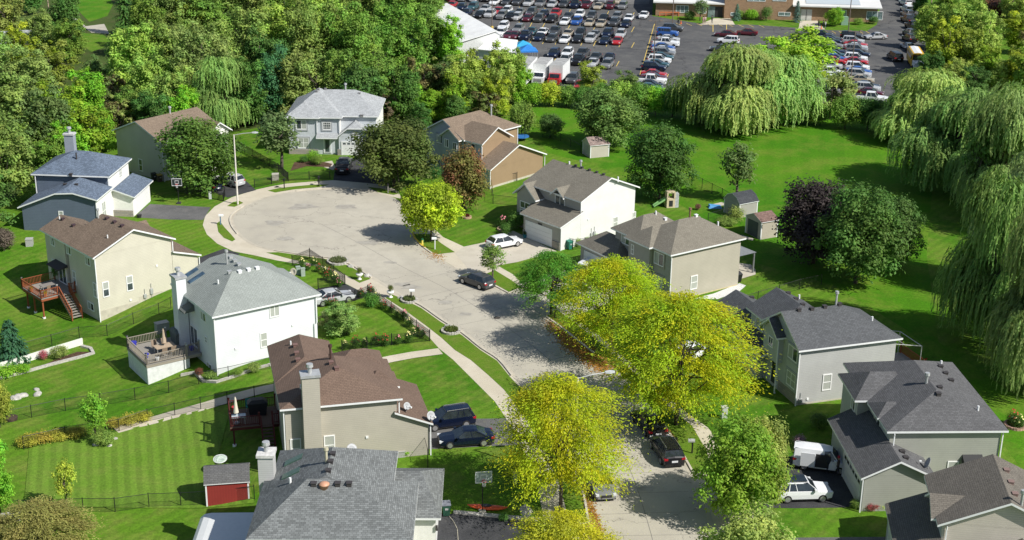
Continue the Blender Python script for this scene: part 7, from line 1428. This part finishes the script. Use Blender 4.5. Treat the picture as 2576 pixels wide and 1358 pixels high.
for a, b, y0, z, d, e in ((-.6, x1, .2, 3.0, 22.5, .2), (x2, x3 + .8, -.5, 3.2, 22.5, .25)):
    f.prism([(a, y0, z), (b, y0, z), (b, y0 + 9, z + 1.6), (a, y0 + 9, z + 1.6)], (0, 0, .28)); f.box(a, b, y0 + 9, d, z + 1.0, z + 1.86)
f.build('roof', M_FLAT, r); f = MB(); f.prism([(x2 + 3, .8, 3.75), (x2 + 15, .8, 3.75), (x2 + 15, 7.6, 4.95), (x2 + 3, 7.6, 4.95)], (0, 0, .06)); f.build('roof_panel', plain('roof_panel_blue_grey', (.42, .47, .5), .6, var=.05), r)
def swin(a, b, z0, z1, y, n=3, nm='window'):
    f = MB(); f.box(a, b, y - .08, y, z0, z0 + .1); f.box(a, b, y - .08, y, z1 - .1, z1)
    for k in range(n + 1): x = a + (b - a) * k / n; f.box(x - .05, x + .05, y - .08, y, z0 + .1, z1 - .1)
    o = f.build(nm, M_WIN, r); g = MB(); g.box(a + .05, b - .05, y - .04, y, z0 + .1, z1 - .1); g.build('pane', glassmat('school_glass', (.16, .22, .22)) if 'school_glass' not in MATS else MATS['school_glass'], o)
swin(x1 * .30, x1 * .48, .8, 2.5, 1.0); swin(x1 * .62, x1 * .74, .8, 2.5, 1.0); swin(x1 + 5, x1 + 9, 4.0, 5.4, .2); swin(x1 + 1.5, x1 + 4, .6, 1.4, .2, 2); swin(x2 - 3, x2 - .4, .9, 1.8, .2, 2); swin(x2 + 9, x2 + 12, .6, 2.6, .6); swin(x2 + 16.5, x2 + 20, .6, 2.5, .6); swin(x2 - 4.5, x2 - 1.5, 4.2, 5.4, .2)
f = MB(); f.box(x1 - 2.0, x1 - .3, .88, 1.0, 0, 2.4); f.build('door', M_BLACKP, r); f = MB(); f.box(x1 - 3.6, x1 - 2.05, .85, 1.0, 0, 2.5); f.build('door', MATS['school_glass'], r); f = MB(); f.box(x2 + 2.0, x2 + 4.4, .5, .6, 0, 2.5); f.box(x2 + 3.15, x2 + 3.25, .46, .5, 0, 2.5, 1); f.build('door', [plain('school_door_pale', (.5, .5, .47), .5), M_BLACKP], r)
# orange ramp
q = at(1690, 40); r = empty('ramp', q, R_(2), 'orange timber ramp and rail in front of the school', 'ramp'); OR = plain('ramp_orange', (.5, .15, .06), .8); f = MB(); f.box(-3.0, 2.8, -.5, -.4, .75, 1.0); f.box(-3, 2.8, .4, .5, .75, 1.0)
for x in (-2.9, -1.5, 0, 1.4, 2.7): f.box(x - .08, x + .08, -.5, -.4, 0, .75)
f.build('rail', OR, r); f = MB(); f.prism([(-3, -.38, .1), (2.8, -.38, .6), (2.8, .38, .6), (-3, .38, .1)], (0, 0, .06)); f.build('ramp_deck', OR, r)
# long white metal hall
M_WHALL = siding('white_metal_wall', (.62, .63, .62), .3, .6, .5, True); M_WROOF = plain('white_metal_roof', (.78, .78, .76), .5, var=.1, scale=.4)
R2 = at(1248.8, 77.5, 6.4); R1 = at(1144.6, 19.2, 6.4); d = R1 - R2; Lh = d.length + 6; A = math.atan2(d.y, d.x)
r = empty('white_hall', (R2.x, R2.y, 0), A, 'long white metal hall with sloping white roof behind the trees', 'hall'); f = MB()
f.prism([(.3, -.7, -.5), (.3, 9.6, -.5), (.3, 9.6, 3.7), (.3, 0, 6.1), (.3, -.7, 5.6)], (Lh - .6, 0, 0)); f.build('wall', M_WHALL, r); f = MB()
f.prism([(0, 0, 6.3), (Lh, 0, 6.3), (Lh, 10, 3.8), (0, 10, 3.8)], (0, 0, .12)); f.prism([(0, -1.0, 5.75), (Lh, -1.0, 5.75), (Lh, -.01, 6.3), (0, -.01, 6.3)], (0, 0, .11)); f.build('roof', M_WROOF, r)
f = MB(); M4 = r.matrix_basis.copy().inverted() if False else Matrix.Translation((R2.x, R2.y, 0)) @ Matrix.Rotation(A, 4, 'Z'); Mi = M4.inverted(); wing = [Mi @ at(u, v, 4.0) for u, v in ((1238, 93), (1302, 101), (1297, 133), (1200, 124))]
f.prism([(q.x, q.y, 3.9) for q in wing], (0, 0, .14)); f.build('wing_roof', M_WROOF, r); f = MB(); cc = sum(wing, Vector()) / 4; f.prism([(cc.x + (q.x - cc.x) * .96, cc.y + (q.y - cc.y) * .96, -.3) for q in wing], (0, 0, 4.19)); f.build('wing_wall', M_WHALL, r)
q = at(30, 108, 2.6); h = House('small grey roofed white house among trees at the top left edge', (q.x, q.y), 20, ([V_WHITE, M_TRIM], [S_GREY, M_TRIM]), zb=-.3); h.R(-6, 6, 0, 7, 2.6, 4.3, 'x', 0, 0); h.done()
# blue canopies
CB = plain('canopy_blue', (.03, .30, .52), .7)
for u, v, lb in ((1287.4 + 82 / 3, 142, 'left blue pop-up canopy by the white hall'), (1287.4 + 118 / 3, 153, 'right blue pop-up canopy by the white hall')):
    q = at(u, v); r = empty('pop_up_canopy', q, R_(8), lb, 'canopy', 'blue pop-up canopies'); f = MB(); w_ = 1.75
    for sx, sy, tx, ty in ((-1, -1, 1, -1), (1, -1, 1, 1), (1, 1, -1, 1), (-1, 1, -1, -1)): f.poly([(sx * w_, sy * w_, 2.2), (tx * w_, ty * w_, 2.2), (0, 0, 3.2)]); f.poly([(sx * w_, sy * w_, 1.95), (tx * w_, ty * w_, 1.95), (tx * w_, ty * w_, 2.2), (sx * w_, sy * w_, 2.2)])
    f.build('canopy_top', CB if lb[0] == 'l' else plain('canopy_deep_blue', (.02, .17, .5), .7), r)
    for sx in (-1, 1):
        for sy in (-1, 1): f = MB(); f.cyl((sx * 1.65, sy * 1.65, 0), (sx * 1.65, sy * 1.65, 2.15), .03); f.build('leg', M_GALV, r)
# people: one skinned body each, clothes and hair as children
def person(pos, az, label, top, legs, hair=(.03, .02, .015), skin=(.36, .20, .13), s=1.0, bend=0.0, cap=None):
    r = empty('person', pos, R_(az), label, 'person'); r.scale = (s, s, s)
    V = [(0, 0, .95), (0, 0, 1.2), (.02 + bend, 0, 1.42), (.03 + bend, 0, 1.52), (.05 + bend, 0, 1.62), (.04 + bend, 0, 1.72), (.02, .1, .9), (.05, .11, .5), (0, .12, .07), (.13, .12, .03), (.02, -.1, .9), (-.03, -.11, .5), (-.12, -.12, .08), (.0, -.12, .03), (.02 + bend, .19, 1.4), (.0 + bend, .24, 1.12), (.15 + bend, .22, .92), (.02 + bend, -.19, 1.4), (.02 + bend, -.24, 1.12), (.2 + bend, -.2, .98)]
    E = [(0, 1), (1, 2), (2, 3), (3, 4), (4, 5), (0, 6), (6, 7), (7, 8), (8, 9), (0, 10), (10, 11), (11, 12), (12, 13), (2, 14), (14, 15), (15, 16), (2, 17), (17, 18), (18, 19)]
    Rr = [.15, .14, .13, .06, .10, .085, .09, .06, .045, .04, .09, .06, .045, .04, .06, .045, .035, .06, .045, .035]
    me = bpy.data.meshes.new('person_body'); me.from_pydata(V, E, []); o = bpy.data.objects.new('body', me); col.objects.link(o); o.parent = r
    md = o.modifiers.new('skin', 'SKIN'); sv_ = me.skin_vertices[0].data
    for q, k in zip(sv_, Rr): q.radius = (k, k)
    sv_[0].use_root = True; sb = o.modifiers.new('sub', 'SUBSURF'); sb.levels = 1; sb.render_levels = 2
    nm = 'cloth_%d' % len(MATS); mt, T, n, l, b = newmat(nm); tc = n.new('ShaderNodeTexCoord'); sp = n.new('ShaderNodeSeparateXYZ'); l.new(tc.outputs['Object'], sp.inputs[0])
    rp = ramp(n, [(0, (.03, .03, .03)), (.04, legs), (.52, top), (.83, skin)]); rp.color_ramp.interpolation = 'CONSTANT'; mr = n.new('ShaderNodeMapRange'); mr.inputs[1].default_value = 0; mr.inputs[2].default_value = 1.8; l.new(sp.outputs[2], mr.inputs[0]); l.new(mr.outputs[0], rp.inputs[0]); l.new(rp.outputs[0], b.inputs['Base Color']); b.inputs['Roughness'].default_value = .9; me.materials.append(mt)
    f = MB(); f.lathe([(.10, 1.62), (.112, 1.70), (.09, 1.79), (.03, 1.82)], (.035 + bend, 0, 0), 12); f.build('cap' if cap else 'hair', plain('hair_%d' % len(MATS), cap or hair, .9), r, True)
    return r
person(at(2082, 1190), 120, 'grey haired person in dark clothes standing at the van side door', (.03, .035, .04), (.03, .03, .035), (.35, .33, .3)); person(at(2106, 1196), 160, 'person with a red cap beside the white van', (.06, .045, .04), (.03, .03, .04), cap=(.45, .03, .05))
person(at(1705, 66), 200, 'person in black crossing the lot near the orange cone', (.02, .02, .02), (.02, .02, .025)); person(at(1768, 61), 90, 'person in pink walking left of the pair by the school', (.5, .28, .28), (.4, .25, .25)); person(at(1773, 60), 90, 'person in pale pink walking right of the pair by the school', (.55, .4, .38), (.3, .2, .2)); person(at(1790, 59), 90, 'person in dark clothes alone on the school path', (.05, .06, .05), (.04, .04, .05)); person(at(2058, 70), 200, 'person in black by the right school doors', (.02, .02, .025), (.02, .02, .02)); person(at(2070, 71), 180, 'person in purple by the small bright school tree', (.12, .07, .14), (.03, .03, .05)); person(at(2075, 72), 180, 'person in a white shirt by the small bright school tree', (.7, .7, .68), (.1, .1, .14))
for u, v, lb in ((1712, 60, 'orange traffic cone near the person in black'), (2065, 73, 'orange traffic cone by the right school doors')):
    q = at(u, v); r = empty('traffic_cone', q, 0, lb, 'cone'); f = MB(); f.box(-.22, .22, -.22, .22, 0, .05); f.lathe([(.16, .05), (.03, .8)], n=10); f.build('cone', plain('cone_orange', (.7, .16, .03), .5), r)
